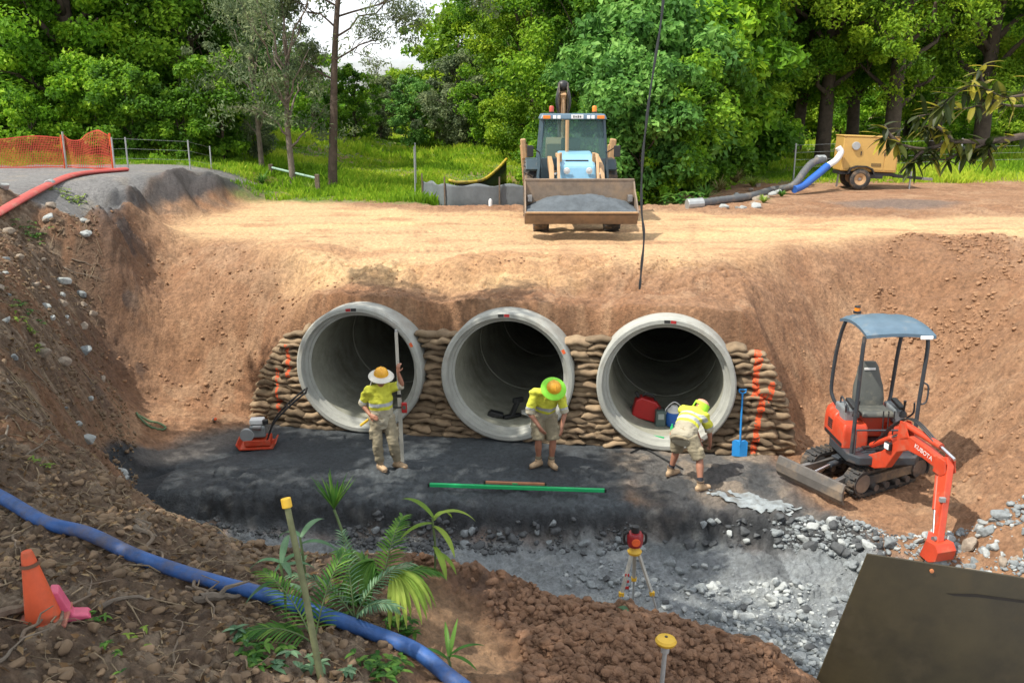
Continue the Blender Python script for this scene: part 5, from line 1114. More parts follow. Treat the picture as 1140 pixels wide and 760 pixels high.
# rear digging boom, folded upright
rb = MB(); 
for s in (-1, 1): rb.prism([(1.75, .7), (2.15, .75), (2.75, 2.2), (2.55, 3.15), (2.3, 3.25), (2.25, 3.0), (2.45, 2.2), (1.8, 1.2)], .035, Matrix.Translation((-.1 + s * .11, 0, 0)), 'x')
rbo = rb.build('rear_boom', mat('boom_dark', (.10, .085, .07), .5, dirt=(.3, .2, .13), dirt_amt=.4), Bq, bevel=.006)
MB().prism([(2.25, 2.95), (2.5, 3.1), (3.1, 2.2), (3.3, 1.1), (3.1, 1.05), (2.85, 2.1), (2.35, 2.8)], .15, Matrix.Translation((-.1, 0, 0)), 'x').build('dipper_arm', M_case, rbo, bevel=.01)
MB().cyl((-.1, 2.2, 1.7), (-.1, 2.35, 2.9), .055, 14).build('boom_cylinder', M_case, rbo, True)
MB().ball((-.1, 2.4, 3.18), (.15, .12, .13), 12, 8).build('boom_knuckle', M_black, rbo, True)
for k, x_ in enumerate((-.24, -.21, .0, .03)): MB().tube(spline([(x_ * .6 - .04, 2.25, 2.3), (x_ - .05 * (1 if x_ < 0 else -1), 2.2, 2.75), (x_, 2.3, 3.1), (x_ * .6 - .04, 2.4, 3.28)], 6), .018, 6).build('hydraulic_hose', M_black, rbo, True)
dbk = MB().prism([(2.9, 1.2), (3.4, 1.15), (3.5, 1.5), (3.2, 1.75), (2.85, 1.6)], .6, Matrix.Translation((-.25, -1.1, .15)), 'x').build('digging_bucket', M_case, rbo, bevel=.02)
MB().box((0, 1.55, .75), (2.0, .18, .35)).build('rear_frame', M_case, Bq, bevel=.02)

# ------------------------------------------------------------------ plate compactor on the bedding
c0 = hit(287, 497); Cp = empty('plate_compactor', c0, math.radians(8), 'small plate compactor with orange base plate left of the pipes', 'compactor')
MB().prism([(-.33, .10), (-.27, .0), (.27, .0), (.33, .10), (.31, .105), (.26, .03), (-.26, .03), (-.31, .105)], .42, None, 'y').build('base_plate', M_orange, Cp, bevel=.006)
MB().box((.02, 0, .10), (.42, .34, .10)).build('engine_deck', M_orange, Cp, bevel=.012)
en = MB().box((.03, .0, .28), (.26, .26, .2)).build('engine', mat('engine_grey', (.25, .27, .27), .5, .4, dirt=(.1, .09, .08), dirt_amt=.3), Cp, bevel=.025)
MB().cyl((-.14, -.16, .24), (-.14, -.10, .24), .115, 24).build('starter_cover', M_galv, en, bevel=.01)
MB().box((.02, .02, .43), (.24, .18, .09)).build('fuel_tank', M_white, en, bevel=.025)
MB().cyl((.16, -.06, .40), (.16, -.06, .47), .05, 14).build('air_filter', M_black, en, bevel=.008)
MB().cyl((-.03, -.13, .36), (.10, -.15, .36), .04, 12).build('muffler', M_steel, en, True)
for s in (-1, 1): MB().tube(spline([(.18, s * .15, .14), (.30, s * .15, .42), (.52, s * .14, .66), (.78, s * .13, .88), (.86, s * .12, .93)], 6), .016, 8).build('handle_tube', M_black, Cp, True)
MB().tube([(.85, -.14, .925), (.85, .14, .925)], .018, 8).build('handle_grip', M_black, Cp, True)
MB().tube([(.52, -.14, .66), (.52, .14, .66)], .012, 8).build('handle_brace', M_black, Cp, True)

# ------------------------------------------------------------------ pump set on a trailer
gx, gy = 11.62, 30.2; gz = float(Hq(np.array([gx]), np.array([gy]))[0]); Gn = empty('pump_trailer', (gx, gy, gz), math.radians(-4), 'yellow enclosed pump set on a single axle trailer at the far roadside', 'trailer', rot=(0, math.radians(2.0), math.radians(-4)))
M_gen = mat('pump_yellow', (.52, .32, .09), .5, var=.06, dirt=(.4, .28, .16), dirt_amt=.15)
bd = MB().box((.0, 0, 1.12), (1.78, .95, 1.10)).build('enclosure', M_gen, Gn, bevel=.03)
MB().box((0, 0, 1.685), (1.82, .99, .04)).build('lid', M_gen, bd, bevel=.012)
for x_, w_ in ((-.55, .52), (.08, .74), (.66, .36)): MB().box((x_, -.48, 1.13), (w_, .012, .98)).build('side_door', M_gen, bd, bevel=.004)
for x_ in (-.3, .45): MB().box((x_, -.49, 1.15), (.03, .02, .12)).build('door_handle', M_black, bd)
vb = MB().box((.22, -.49, .80), (.3, .012, .10)).build('vent', M_black, bd)
for k in range(4): MB().box((.22, -.498, .765 + k * .024), (.28, .008, .008)).build('vent_slat', M_gen, vb)
MB().cyl((-.50, -.48, 1.38), (-.50, -.56, 1.38), .13, 18).build('outlet_flange', M_galv, bd, bevel=.01)
MB().box((0, 0, .50), (1.8, .8, .10)).build('trailer_frame', M_black, Gn, bevel=.01)
MB().box((.05, -.42, .42), (.9, .06, .12)).build('side_rail', M_black, Gn, bevel=.01)
for s in (-1, 1): 
    wl = wheel(Gn, 0, 0, .33, .2, 0, 'wheel'); 
    for o_ in [wl]: o_.rotation_euler = (0, 0, math.radians(90)); o_.location = (-.26, s * .52, 0)
    MB().prism([(-.70, .50), (-.62, .68), (-.42, .76), (-.1, .76), (.10, .68), (.18, .50), (.14, .50), (.07, .65), (-.12, .72), (-.40, .72), (-.58, .65), (-.66, .50)], .24, Matrix.Translation((0, s * .52, 0)), 'y').build('mudguard', M_black, Gn)
for s in (-1, 1): MB().beam((.85, s * .35, .46), (1.9, 0, .40), .07, .09).build('draw_bar', M_black, Gn, bevel=.006)
MB().beam((1.85, 0, .40), (2.25, 0, .38), .07, .09).build('coupling', M_steel, Gn, bevel=.008)
MB().tube([(1.5, -.12, .0), (1.5, -.12, .62)], .03, 10).build('jockey_stand', M_galv, Gn, True)
MB().beam((-.8, 0, .45), (-.82, 0, .02), .07, .05).build('rear_prop', M_steel, Gn)
# ------------------------------------------------------------------ vegetation
def leaf_arrays(cen, crad, per, L0, wr, seed, up=.5, outw=.7, droop=.3, fold=0.):
    g = np.random.default_rng(seed); cen = np.asarray(cen, float); n = len(cen) * per
    ci = np.repeat(np.arange(len(cen)), per)
    d = g.normal(size=(n, 3)); d /= np.linalg.norm(d, axis=1)[:, None]; r = g.random(n) ** .45
    p = cen[ci] + d * r[:, None] * np.asarray(crad)[ci][:, None] * np.array((1, 1, .72))
    nrm = g.normal(size=(n, 3)) * .55 + d * outw + np.array((0, 0, up)); nrm /= np.linalg.norm(nrm, axis=1)[:, None]
    t = g.normal(size=(n, 3)) + np.array((0, 0, -droop)) * 2; t -= nrm * np.sum(t * nrm, 1)[:, None]; t /= np.linalg.norm(t, axis=1)[:, None]
    s = np.cross(nrm, t); L = L0 * (.65 + .7 * g.random(n))[:, None]
    a = p - t * L * .5; c = p + t * L * .5 - nrm * L * .12; b = p + s * L * wr * .5 + nrm * L * .04 - t * L * .06; e = p - s * L * wr * .5 + nrm * L * .04 - t * L * .06
    V = np.stack([a, b, c, e], 1).reshape(-1, 3); Fc = np.arange(n * 4).reshape(n, 4)
    cr = g.random(len(cen)); rn = np.repeat(np.clip(.55 * cr[ci] + .45 * g.random(n), 0, 1), 4)
    return V, Fc, rn
def limb(mb, a, b, r0, r1, rng, sag=.1, n=5, seg=7):
    a = Vector(a); b = Vector(b); L = (b - a).length; pts = []; rs = []
    for k in range(n + 1):
        t = k / n; p = a.lerp(b, t); w = math.sin(math.pi * t) * L * sag
        if 0 < k < n: p = p + Vector((rng.uniform(-w, w), rng.uniform(-w, w), rng.uniform(-w * .3, w)))
        pts.append(p); rs.append(r0 + (r1 - r0) * t)
    mb.tube(pts, rs, seg); return pts
M_bark = mat('bark', (.085, .062, .045), .95, var=.35, scale=5, bump=.8, bscale=18)
M_barkp = mat('pale_bark', (.16, .13, .10), .95, var=.35, scale=4, bump=.7, bscale=16)
LM = {'dense': leafmat('leaf_dense', (.04, .11, .012), (.12, .27, .018), (.32, .52, .035), .45),
      'yellow': leafmat('leaf_light', (.07, .16, .014), (.21, .36, .022), (.46, .60, .04), .45),
      'grey': leafmat('leaf_grey', (.07, .11, .055), (.16, .21, .10), (.30, .35, .16), .38),
      'blue': leafmat('leaf_bluegreen', (.04, .12, .022), (.12, .29, .05), (.28, .50, .11), .4),
      'vine': leafmat('leaf_vine', (.055, .15, .012), (.18, .38, .02), (.42, .62, .04), .48)}
def tree_proto(seed, h, cr_, z0, nlobe, nclump, per, L0, wr, tr, cl=(.55, 1.0), flat=1., lean=0., droop=.3):
    rng = random.Random(seed); tb = MB(); lobes = []
    zc = (z0 + h) / 2; hz = (h - z0) / 2
    for i in range(nlobe):
        z = z0 + (h - z0) * ((i + .5) / nlobe) ** .9; env = cr_ * math.sqrt(max(.08, 1 - ((z - zc) / (hz * 1.08)) ** 2))
        a = i * 2.4 + rng.uniform(-.5, .5); r = env * rng.uniform(.35, .8)
        lobes.append((Vector((r * math.cos(a) + lean * z / h, r * math.sin(a), z)), cr_ * rng.uniform(.28, .48)))
    top = Vector((lean, 0, h * .86)); tp = [Vector((0, 0, -.3)), Vector((0, 0, .25)), Vector((lean * .2 + rng.uniform(-.1, .1), rng.uniform(-.1, .1), h * .3)), Vector((lean * .55 + rng.uniform(-.2, .2), rng.uniform(-.2, .2), h * .6)), top]
    tb.tube(tp, [tr * 1.5, tr * 1.05, tr * .85, tr * .55, tr * .12], 10)
    cen, cr = [], []
    for c, r in lobes:
        zz = max(min(c.z * .62, h * .6), z0 * .45 + .3); k = zz / h; st = Vector((lean * k * k + 0, 0, zz))
        limb(tb, st, c, tr * .42, tr * .10, rng, .08)
        for q in range(2): limb(tb, c.lerp(st, .35), c + Vector((rng.uniform(-r, r), rng.uniform(-r, r), rng.uniform(-.2, r))), tr * .12, tr * .03, rng, .1, 3, 5)
        for q in range(nclump):
            u_ = Vector((rng.gauss(0, 1), rng.gauss(0, 1), rng.gauss(.15, .8))).normalized() * r * rng.uniform(.45, 1.5)
            cen.append(tuple(c + Vector((u_.x, u_.y, u_.z * .8 * flat)))); cr.append(rng.uniform(cl[0] * .6, cl[1] * 1.15))
    V, Fc, rn = leaf_arrays(cen, cr, per, L0, wr, seed, droop=droop)
    return tb.mesh('trunk', True), mesh_np('crown', V, Fc, rnd=rn)
PT = {'forest': tree_proto(1, 13, 4.2, .4, 19, 10, 300, .185, .62, .32),
      'forest2': tree_proto(2, 14, 4.0, 1.0, 18, 10, 300, .20, .5, .34),
      'tallclear': tree_proto(3, 14, 4.6, 3.4, 15, 9, 270, .19, .5, .36),
      'tallclear2': tree_proto(4, 13, 4.2, 3.0, 14, 9, 270, .18, .45, .3, lean=1.2),
      'slender': tree_proto(5, 6.6, 2.1, 1.7, 12, 7, 62, .15, .34, .10, cl=(.3, .6), droop=.6),
      'bush': tree_proto(6, 2.6, 1.5, .1, 8, 7, 130, .15, .55, .05, cl=(.3, .5)),
      'bush2': tree_proto(7, 3.6, 1.5, .2, 9, 8, 170, .165, .6, .06, cl=(.3, .55)),
      'farround': tree_proto(8, 9, 4.2, .5, 13, 8, 120, .32, .6, .25)}
LEAFOBJ = {}
def plant_tree(kind, x, y, sc, rz, leaf, label, group, name='tree', cat='tree', bark=M_bark, szz=None):
    z = float(Hq(np.array([x]), np.array([y]))[0]); r = empty(name, (x, y, z - .05), rz, label, cat, group); r.scale = (sc, sc, szz or sc)
    tm, cm = PT[kind]; key = (kind, leaf)
    if key not in LEAFOBJ: c2 = cm.copy(); c2.materials.clear(); c2.materials.append(LM[leaf]); LEAFOBJ[key] = c2
    if len(tm.materials) == 0: tm.materials.append(bark)
    obj('trunk', tm, None, r); obj('crown', LEAFOBJ[key], None, r); return r
def pxx(px, y): return (px - 570) / F * (y * math.cos(TH) + 2.2 * math.sin(TH))
i_ = 0
for px, y, k, s, lf in [(-55, 33, 'forest', .95, 'vine'), (22, 34.5, 'forest2', 1.0, 'vine'), (92, 33.0, 'forest', .9, 'vine'), (150, 36.5, 'forest2', 1.0, 'dense'), (212, 35.5, 'forest', .88, 'dense'), (262, 40, 'forest', .8, 'blue')]:
    plant_tree(k, pxx(px, y), y, s, i_ * 1.9, lf, f'dense leafy forest tree behind the orange fence, {ordw[i_]} from left in front row', 'forest trees at the left'); i_ += 1
for j, (px, y, s) in enumerate([(-20, 43, 1.15), (60, 44, 1.1), (125, 45, 1.15), (190, 46, 1.1), (250, 50, .95)]):
    plant_tree('forest2', pxx(px, y), y, s, j * 1.3 + .5, 'dense', f'dark forest tree deep in the left wood, {ordw[j]} from left in back row', 'forest trees at the left')
for j, (px, y, s, k, lf) in enumerate([(40, 29.8, .75, 'bush', 'vine'), (150, 30.5, .8, 'bush2', 'dense'), (205, 30.5, .85, 'bush', 'dense'), (250, 31, .9, 'bush2', 'dense'), (110, 31, .85, 'bush2', 'vine'), (285, 33, .6, 'bush', 'grey')]):
    plant_tree(k, pxx(px, y), y, s, j * 2.1, lf, ['low green bush directly behind the orange mesh fence', 'dark bush at the forest edge above the cut bank', 'rounded dark bush beside the wire fence at forest edge', 'tall dark bush nearest the slender grey green tree', 'vine green bush behind right end of the orange fence', 'small grey green shrub on the meadow edge left of slender tree'][j], 'shrubs along the left wood', 'bush', 'bush')
plant_tree('slender', pxx(326, 28.6), 28.6, 1.0, .4, 'grey', 'slender grey green tree standing in grass left of the bare trunked tree', None, 'tree', 'tree', M_barkp)
plant_tree('slender', pxx(292, 30.5), 30.5, .85, 2.4, 'grey', 'small drooping grey green tree against the dark left wood', None, 'tree', 'tree', M_barkp)
# middle distance
md = [(395, 52, .42, 'farround', 'dense', 'low dark tree beyond the meadow right of bare trunked tree'), (425, 58, .40, 'farround', 'grey', 'low grey green tree at the far meadow edge under the sky gap'), (440, 70, .50, 'farround', 'yellow', 'far small light green tree below the sky gap'), (462, 56, .44, 'farround', 'blue', 'bushy blue green tree at the meadow edge left of the tall stand'),
      (486, 62, .66, 'farround', 'yellow', 'yellow green tree at the left shoulder of tall stand'), (515, 54, .60, 'farround', 'grey', 'dark olive tree low in front of the tall stand'), (512, 68, .95, 'farround', 'dense', 'tall green tree whose crown borders the sky gap'), (550, 60, 1.15, 'farround', 'yellow', 'broad light green tree behind meadow left of backhoe'), (560, 50, .62, 'farround', 'dense', 'low round green tree at meadow end left of backhoe'),
      (592, 56, 1.0, 'forest2', 'dense', 'tall green tree rising just left of the backhoe boom'), (595, 44, .8, 'forest', 'yellow', 'light green leafy tree directly behind the backhoe'), (350, 60, .6, 'farround', 'dense', 'far green tree seen between slender tree and bare trunk')]
for j, (px, y, s, k, lf, lb) in enumerate(md): plant_tree(k, pxx(px, y), y, s, j * 1.7, lf, lb, 'trees beyond the meadow')
rt_ = [(650, 38, 'forest', .95, 'dense'), (705, 36, 'forest2', .9, 'blue'), (755, 38, 'forest', .95, 'dense'), (800, 41, 'forest2', .95, 'yellow'), (845, 44, 'tallclear', 1.0, 'dense'), (885, 46, 'tallclear2', 1.0, 'yellow'), (915, 43, 'tallclear', .95, 'dense'), (948, 47, 'tallclear2', 1.05, 'dense'), (990, 41, 'tallclear', 1.0, 'yellow'), (1040, 45, 'tallclear2', 1.05, 'dense'), (1090, 43, 'tallclear', 1.0, 'yellow'), (1150, 45, 'tallclear2', 1.1, 'dense'), (1215, 42, 'tallclear', 1.0, 'dense')]
for j, (px, y, k, s, lf) in enumerate(rt_): plant_tree(k, pxx(px, y), y, s, j * 2.3 + .3, lf, f'tall tree of the right hand wood behind the road, {ordw[j]} from left in front row', 'tall trees of the right wood')
for j, (px, y, s) in enumerate([(640, 55, 1.2), (720, 56, 1.25), (800, 62, 1.2), (870, 64, 1.25), (940, 62, 1.2), (1010, 66, 1.3), (1080, 60, 1.2), (1150, 64, 1.3)]):
    plant_tree('farround' if j % 2 else 'forest', pxx(px, y), y, s, j * 1.1, 'yellow' if j > 3 else 'dense', f'leafy tree deep in the right hand wood, {ordw[j]} from left in back row', 'tall trees of the right wood')
bs = [(690, 28.6, 1.0, 'bush2', 'blue'), (712, 27.6, 1.15, 'bush2', 'blue'), (738, 28.0, 1.0, 'bush', 'vine'), (756, 28.6, 1.05, 'bush2', 'dense'), (700, 31, 1.5, 'bush2', 'blue'), (742, 31.5, 1.6, 'bush2', 'blue'), (782, 30.5, 1.2, 'bush2', 'dense'), (720, 33.5, 2.0, 'bush', 'blue'), (770, 34, 1.9, 'bush2', 'vine'), (812, 36, 1.6, 'bush2', 'dense'), (668, 30.5, 1.1, 'bush', 'dense'), (840, 37.5, 1.0, 'bush', 'vine'), (1060, 52, 1.2, 'bush', 'vine'), (1120, 54, 1.3, 'bush', 'yellow'), (960, 55, 1.2, 'bush', 'vine'), (600, 34, .8, 'bush', 'vine')]
for j, (px, y, s, k, lf) in enumerate(bs): plant_tree(k, pxx(px, y), y, s, j * 1.9, lf, ['blue green shrub on the creek bank just right of the backhoe', 'large blue green shrub behind the hanging black cable', 'bright green vine clump low on the creek bank', 'dark green shrub at the right end of creek bank thicket', 'tall blue green shrub rising behind the backhoe bucket', 'tall pale blue green shrub right of the hanging cable', 'dark shrub above the grey suction hose', 'high blue green thicket shrub against the tall trees', 'bright vine covered shrub left of the dark trunks', 'dark shrub at the foot of leftmost dark trunk', 'low dark shrub touching the backhoe cab side', 'small bright shrub between the dark trunks', 'bright bush in the clearing right of double trunk', 'light bush at the right edge clearing', 'green bush glimpsed behind the pump trailer', 'small vine green bush on the bank left of backhoe'][j], 'shrubs and thicket on the right', 'bush', 'bush')
# far-off wood closing the view
g_ = np.random.default_rng(5); cen = []
for k in range(900):
    x = g_.uniform(-85, 100); y = g_.uniform(84, 98); hmax = 9.5 if (x < -22 or x > 2) else 3.0
    cen.append((x, y, 3.6 + g_.random() * hmax))
V, Fc, rn = leaf_arrays(cen, np.full(len(cen), 2.2), 85, .62, .6, 77); tag(obj('distant_wood', mesh_np('distant_wood', V, Fc, rnd=rn), LM['dense']), 'far wood closing the view beyond the meadow', 'wood', kind='stuff')
# bare-limbed tree with the leaning trunk
tb = Vector((pxx(370, 28.8), 28.8, 0)); tb.z = float(Hq(np.array([tb.x]), np.array([28.8]))[0]); r_ = empty('tree', tb, 0, 'tall tree with bare dark trunk and fine twigs reaching into the sky gap', 'tree')
rng = random.Random(21); mb = MB(); mb.tube(spline([(0, 0, -.3), (.02, 0, .6), (.12, 0, 2.0), (.22, 0, 3.6), (.40, 0, 5.4), (.7, .1, 7.6), (.9, .2, 9.5)], 5), [.165 - .0042 * k for k in range(31)], 10)
tc_, tr_ = [], []
def branch(a, d, L, r, dep):
    b = a + d * L; pts = limb(mb, a, b, r, r * .45, rng, .09, 5, 6)
    if dep == 0 or L < .3:
        tc_.append(tuple(b)); tr_.append(.28); return
    for k in range(5):
        t = rng.uniform(.35, 1); p = a.lerp(b, t); nd = (d + Vector((rng.uniform(-.6, .6), rng.uniform(-.5, .5), rng.uniform(-.55, .35)))).normalized(); branch(p, nd, L * rng.uniform(.42, .62), r * .42, dep - 1)
for z, dx, dz, L in [(4.6, 1, .25, 3.2), (5.2, 1, .05, 3.6), (5.9, 1, .35, 3.4), (3.9, .9, .1, 2.2), (4.9, -1, .4, 1.8), (6.4, .8, .6, 3), (5.5, -.9, .3, 2.0), (6.8, 1, .1, 3.6), (3.4, -.8, .2, 1.2), (7.4, .9, .2, 3.2)]:
    branch(Vector((.03 * z * z * .45, 0, z)), Vector((dx, rng.uniform(-.4, .4), dz + .25)).normalized(), L * .8, .034, 3)
mb.mesh('x'); obj('trunk', mb.mesh('trunk', True), M_bark, r_)
for k in range(40): tc_.append((rng.uniform(-1.2, 1.6), rng.uniform(-1, 1), rng.uniform(6.5, 9.8))); tr_.append(.5)
V, Fc, rn = leaf_arrays(tc_, tr_, 14, .11, .35, 9, droop=.7); obj('crown', mesh_np('crown', V, Fc, rnd=rn), LM['grey'], r_)
# big trees left of the pit, outside the picture, whose crowns shade it
for j, (tx, ty, lobes) in enumerate([(-14.8, 9.0, [(-9.5, 11.4, 10.2, 2.2), (-6.6, 12.6, 10.3, 1.9), (-11.5, 9.8, 10.0, 2.2), (-6.2, 10.2, 10.0, 1.9)]), (-12.8, 3.0, [(-9.5, 6.0, 9.6, 2.1), (-6.5, 7.2, 9.8, 1.9), (-4.0, 6.2, 9.6, 1.5), (-8.2, 8.6, 9.9, 1.8), (-4.8, 8.8, 9.9, 1.5), (-6.6, 4.2, 9.4, 1.9), (-11, 4, 9.6, 2), (-3.4, 4.0, 9.3, 1.4), (-8.5, 2.2, 9.4, 2.0)])]):
    rng = random.Random(90 + j); z = G(tx, ty); r_ = empty('shade_tree', (tx, ty, z), 0, ['large spreading tree on the left bank shading the pit floor', 'large spreading tree near the camera shading the near bank'][j], 'tree', 'shade trees')
    mb = MB(); mb.tube(spline([(0, 0, -.4), (.1, .1, 1.5), (.4, .3, 3.6), (.9, .6, 5.2)], 4), [.42 - .013 * k for k in range(13)], 12); cen, cr = [], []
    for lx, ly, lz, lr in lobes:
        c = Vector((lx - tx, ly - ty, lz - z)); limb(mb, (.8, .55, 4.8), c, .17, .04, rng, .05, 6)
        for q in range(22):
            u_ = Vector((rng.gauss(0, 1), rng.gauss(0, 1), rng.gauss(0, .45))).normalized() * lr * rng.uniform(.15, 1.05); cen.append((c.x + u_.x, c.y + u_.y, c.z + u_.z * .5)); cr.append(rng.uniform(.5, .85))
    obj('trunk', mb.mesh('trunk', True), M_bark, r_); V, Fc, rn = leaf_arrays(cen, cr, 100, .24, .55, 31 + j); obj('crown', mesh_np('crown', V, Fc, rnd=rn), LM['dense'], r_)

# meadow grass: blades in tufts
def grass(name, n, dist, azr, hh, ww, seed, test, label, m_):
    g = np.random.default_rng(seed); r = dist[0] * (dist[1] / dist[0]) ** g.random(n); a = np.radians(g.uniform(azr[0], azr[1], n)); x = r * np.sin(a); y = r * np.cos(a)
    ok = test(x, y) > g.random(n); x, y, r = x[ok], y[ok], r[ok]; n = len(x); z = Hq(x, y); dz, _ = rough_h(x, y, z); z = z + dz
    tall = np.clip(.45 + .9 * fbm(x * .35, y * .35, 500, 4) + .5 * fbm(x * 1.3, y * 1.3, 502, 2), .12, 1.5)
    k = 4; x = np.repeat(x, k) + g.normal(0, .05, n * k); y = np.repeat(y, k) + g.normal(0, .05, n * k); z = np.repeat(z, k); sc = np.repeat(np.clip(r / 32, .8, 2.2), k)
    h = hh * np.repeat(tall, k) * (.6 + .8 * g.random(n * k)); w = ww * sc * (.7 + .6 * g.random(n * k)); an = g.random(n * k) * 6.283; bn = h * g.uniform(.1, .7, n * k); ab = g.random(n * k) * 6.283
    sx, sy = np.cos(an) * w / 2, np.sin(an) * w / 2; tx, ty = np.cos(ab) * bn, np.sin(ab) * bn
    V = np.stack([np.stack([x - sx, y - sy, z - .02], 1), np.stack([x + sx, y + sy, z - .02], 1), np.stack([x + sx * .6 + tx * .4, y + sy * .6 + ty * .4, z + h * .7], 1), np.stack([x - sx * .4 + tx, y - sy * .4 + ty, z + h], 1)], 1).reshape(-1, 3)
    rn = np.repeat(np.clip(np.repeat(.5 + .9 * fbm(x[::k] * .25, y[::k] * .25, 510, 3), k) + g.normal(0, .16, n * k), 0, 1), 4)
    return tag(obj(name, mesh_np(name, V, np.arange(len(V)).reshape(-1, 4), rnd=rn), m_), label, 'grass', kind='stuff')
M_grass = leafmat('meadow_grass', (.12, .25, .016), (.27, .46, .025), (.52, .62, .06), .5)
def gmask(x, y):
    road_side = np.clip((x > 4.8) * (y < 31.8 + .8 * fbm(x * .4, y * .4, 66, 2)), 0, 1)
    ch = np.exp(-((x - 1.2 - (y - 28) * .3) / 1.3) ** 2) * (y < 34)
    lim = 26.0 + .5 * fbm(x * .8, y * .8, 9, 2) + 1.2 * (x > -1)
    m = (y > lim) * (1 - road_side) * (1 - ch) * (1 - (x < -5.2) * (y < 25.6))
    asph = sample(MASKS['asphalt'], x, y)
    return m * (1 - np.clip(asph * 2, 0, 1))
grass('meadow_grass', 42000, (25.5, 42), (-36, 36), .30, .035, 3, gmask, 'tufty bright green meadow grass beyond the road', M_grass)
grass('far_meadow_grass', 36000, (42, 95), (-36, 36), .42, .05, 4, gmask, 'sunlit long grass on the far meadow', M_grass)
# ------------------------------------------------------------------ hoses, fences, site gear
def ontop(pxs, r, dz=0.): 
    out = []
    for p in pxs: h_ = hit(*p); out.append(Vector((h_.x, h_.y, h_.z + r + dz)))
    return out
M_bluepipe = mat('blue_layflat', (.025, .085, .26), .55, var=.4, scale=5, bump=.4, bscale=18, dirt=(.15, .11, .07), dirt_amt=.42, dscale=2.6)
pp = ontop([(-60, 532), (0, 560), (50, 584), (100, 606), (150, 625), (200, 640), (250, 656), (300, 673), (367, 696), (413, 710), (463, 738), (500, 760)], .05)
for _k in range(3): pp = [pp[0]] + [(pp[i - 1] + pp[i] * 2 + pp[i + 1]) / 4 if False else Vector((pp[i].x, pp[i].y, (pp[i - 1].z + 2 * pp[i].z + pp[i + 1].z) / 4)) for i in range(1, len(pp) - 1)] + [pp[-1]]
pp.append(pp[-1] + (pp[-1] - pp[-2]) * 2.0)
tag(MB().tube(spline(pp, 8), .058, 18).build('discharge_pipe', M_bluepipe, None, True), 'thick muddy blue pipe running down the near bank past the cone', 'pipe')
M_redhose = mat('red_layflat', (.42, .07, .06), .6, var=.12, dirt=(.35, .24, .17), dirt_amt=.35, dscale=4)
rp = ontop([(-40, 262), (0, 240), (30, 222), (56, 208), (80, 198), (105, 194), (140, 191)], .05); rh = empty('red_hose', rp[0], 0, 'flat red hose lying across the old road at the left', 'hose')
q = MB(); q.tube([p - rp[0] for p in spline(rp, 6)], [(.12, .055)] * 37, 12, side=(1, 0, 0)); q.build('hose_body', M_redhose, rh, True)
cpl = Vector(rp[3]) - rp[0]; dd = (rp[4] - rp[2]).normalized(); MB().cyl(cpl - dd * .12, cpl + dd * .12, .10, 18).build('coupling', M_galv, rh, bevel=.01)
gzh = Gn.location
suc = ontop([(778, 231), (800, 227), (835, 222), (858, 215)], .09) + [Vector(WD(882, 207, 28.3)), Vector(WD(896, 190, 28.9)), Vector(WD(905, 181, 29.3)), Vector(WD(918, 177, 29.7))]
sh_ = empty('suction_hose', suc[0], 0, 'grey suction hose snaking from the pump trailer to the creek', 'hose')
L_ = [p - suc[0] for p in spline(suc, 10)]; MB().tube(L_, [.105 + .012 * (k % 2) for k in range(len(L_))], 12).build('hose_body', mat('grey_hose', (.10, .105, .11), .6, dirt=(.3, .22, .15), dirt_amt=.35), sh_, True)
MB().cyl(L_[0] + Vector((-.35, -.1, -.02)), L_[0] + Vector((.1, 0, 0)), .16, 14).build('strainer', M_galv, sh_, bevel=.02); MB().cyl(L_[-1] - Vector((.3, .1, 0)), L_[-1], .13, 14).build('coupling', M_galv, sh_, bevel=.02)
bl_ = [Vector(WD(884, 211, 28.2)), Vector(WD(895, 206, 28.5)), Vector(WD(908, 196, 28.9)), Vector(WD(921, 185, 29.35)), Vector(WD(930, 179, 29.5)), Vector(WD(936, 170, 29.6)), Vector(WD(933, 164, 29.62))]
bh = empty('delivery_hose', bl_[0], 0, 'bright blue hose with white elbow on the pump trailer side', 'hose'); S_ = [p - bl_[0] for p in spline(bl_, 8)]
MB().tube(S_[:25], .12, 12).build('blue_hose', M_blueplas, bh, True); MB().tube(S_[24:], .10, 12).build('elbow_pipe', M_white, bh, True)
# orange mesh fences
M_mesh = mat('orange_mesh', (.58, .075, .04), .7, var=.1)
M_post = mat('fence_post', (.35, .33, .30), .8, var=.2)
def mesh_fence(p0, p1, h, label, ncol, sag=.05):
    p0 = Vector(p0); p1 = Vector(p1); r = empty('mesh_fence', p0, 0, label, 'fence', 'orange mesh fences'); d = p1 - p0; n = Vector((-d.y, d.x, 0)).normalized(); m = MB()
    def P(t, s): return d * t + Vector((0, 0, h * s - sag * math.sin(math.pi * t * 2) * s)) + n * (.05 * math.sin(t * 17 + s * 2))
    wx = .007 / d.length
    for k in range(ncol + 1):
        t = k / ncol
        for j in range(8): m.add([P(t - wx, j / 8), P(t + wx, j / 8), P(t + wx, (j + 1) / 8), P(t - wx, (j + 1) / 8)], [(0, 1, 2, 3)])
    nr_ = 13
    for j in range(nr_ + 1):
        s = j / nr_; hw = .006 if j not in (0, nr_) else .02
        for k in range(24): m.add([P(k / 24, s - hw), P((k + 1) / 24, s - hw), P((k + 1) / 24, s + hw), P(k / 24, s + hw)], [(0, 1, 2, 3)])
    m.build('mesh_panel', M_mesh, r, fix=False)
    for t in (0, 1): MB().cyl(d * t + Vector((0, 0, -.2)), d * t + Vector((0, 0, h + .08)), .025, 8).build('post', M_spray_o if t else M_post, r)
mesh_fence(W(-40, 187, 3.95), W(72, 186, 3.95), .76, 'orange mesh barrier fence at the left edge of the old road', 62)
mesh_fence(W(74, 186, 3.95), W(126, 188, 3.92), .84, 'short leaning orange mesh panel with reddish posts left of wire fence', 34, .14)
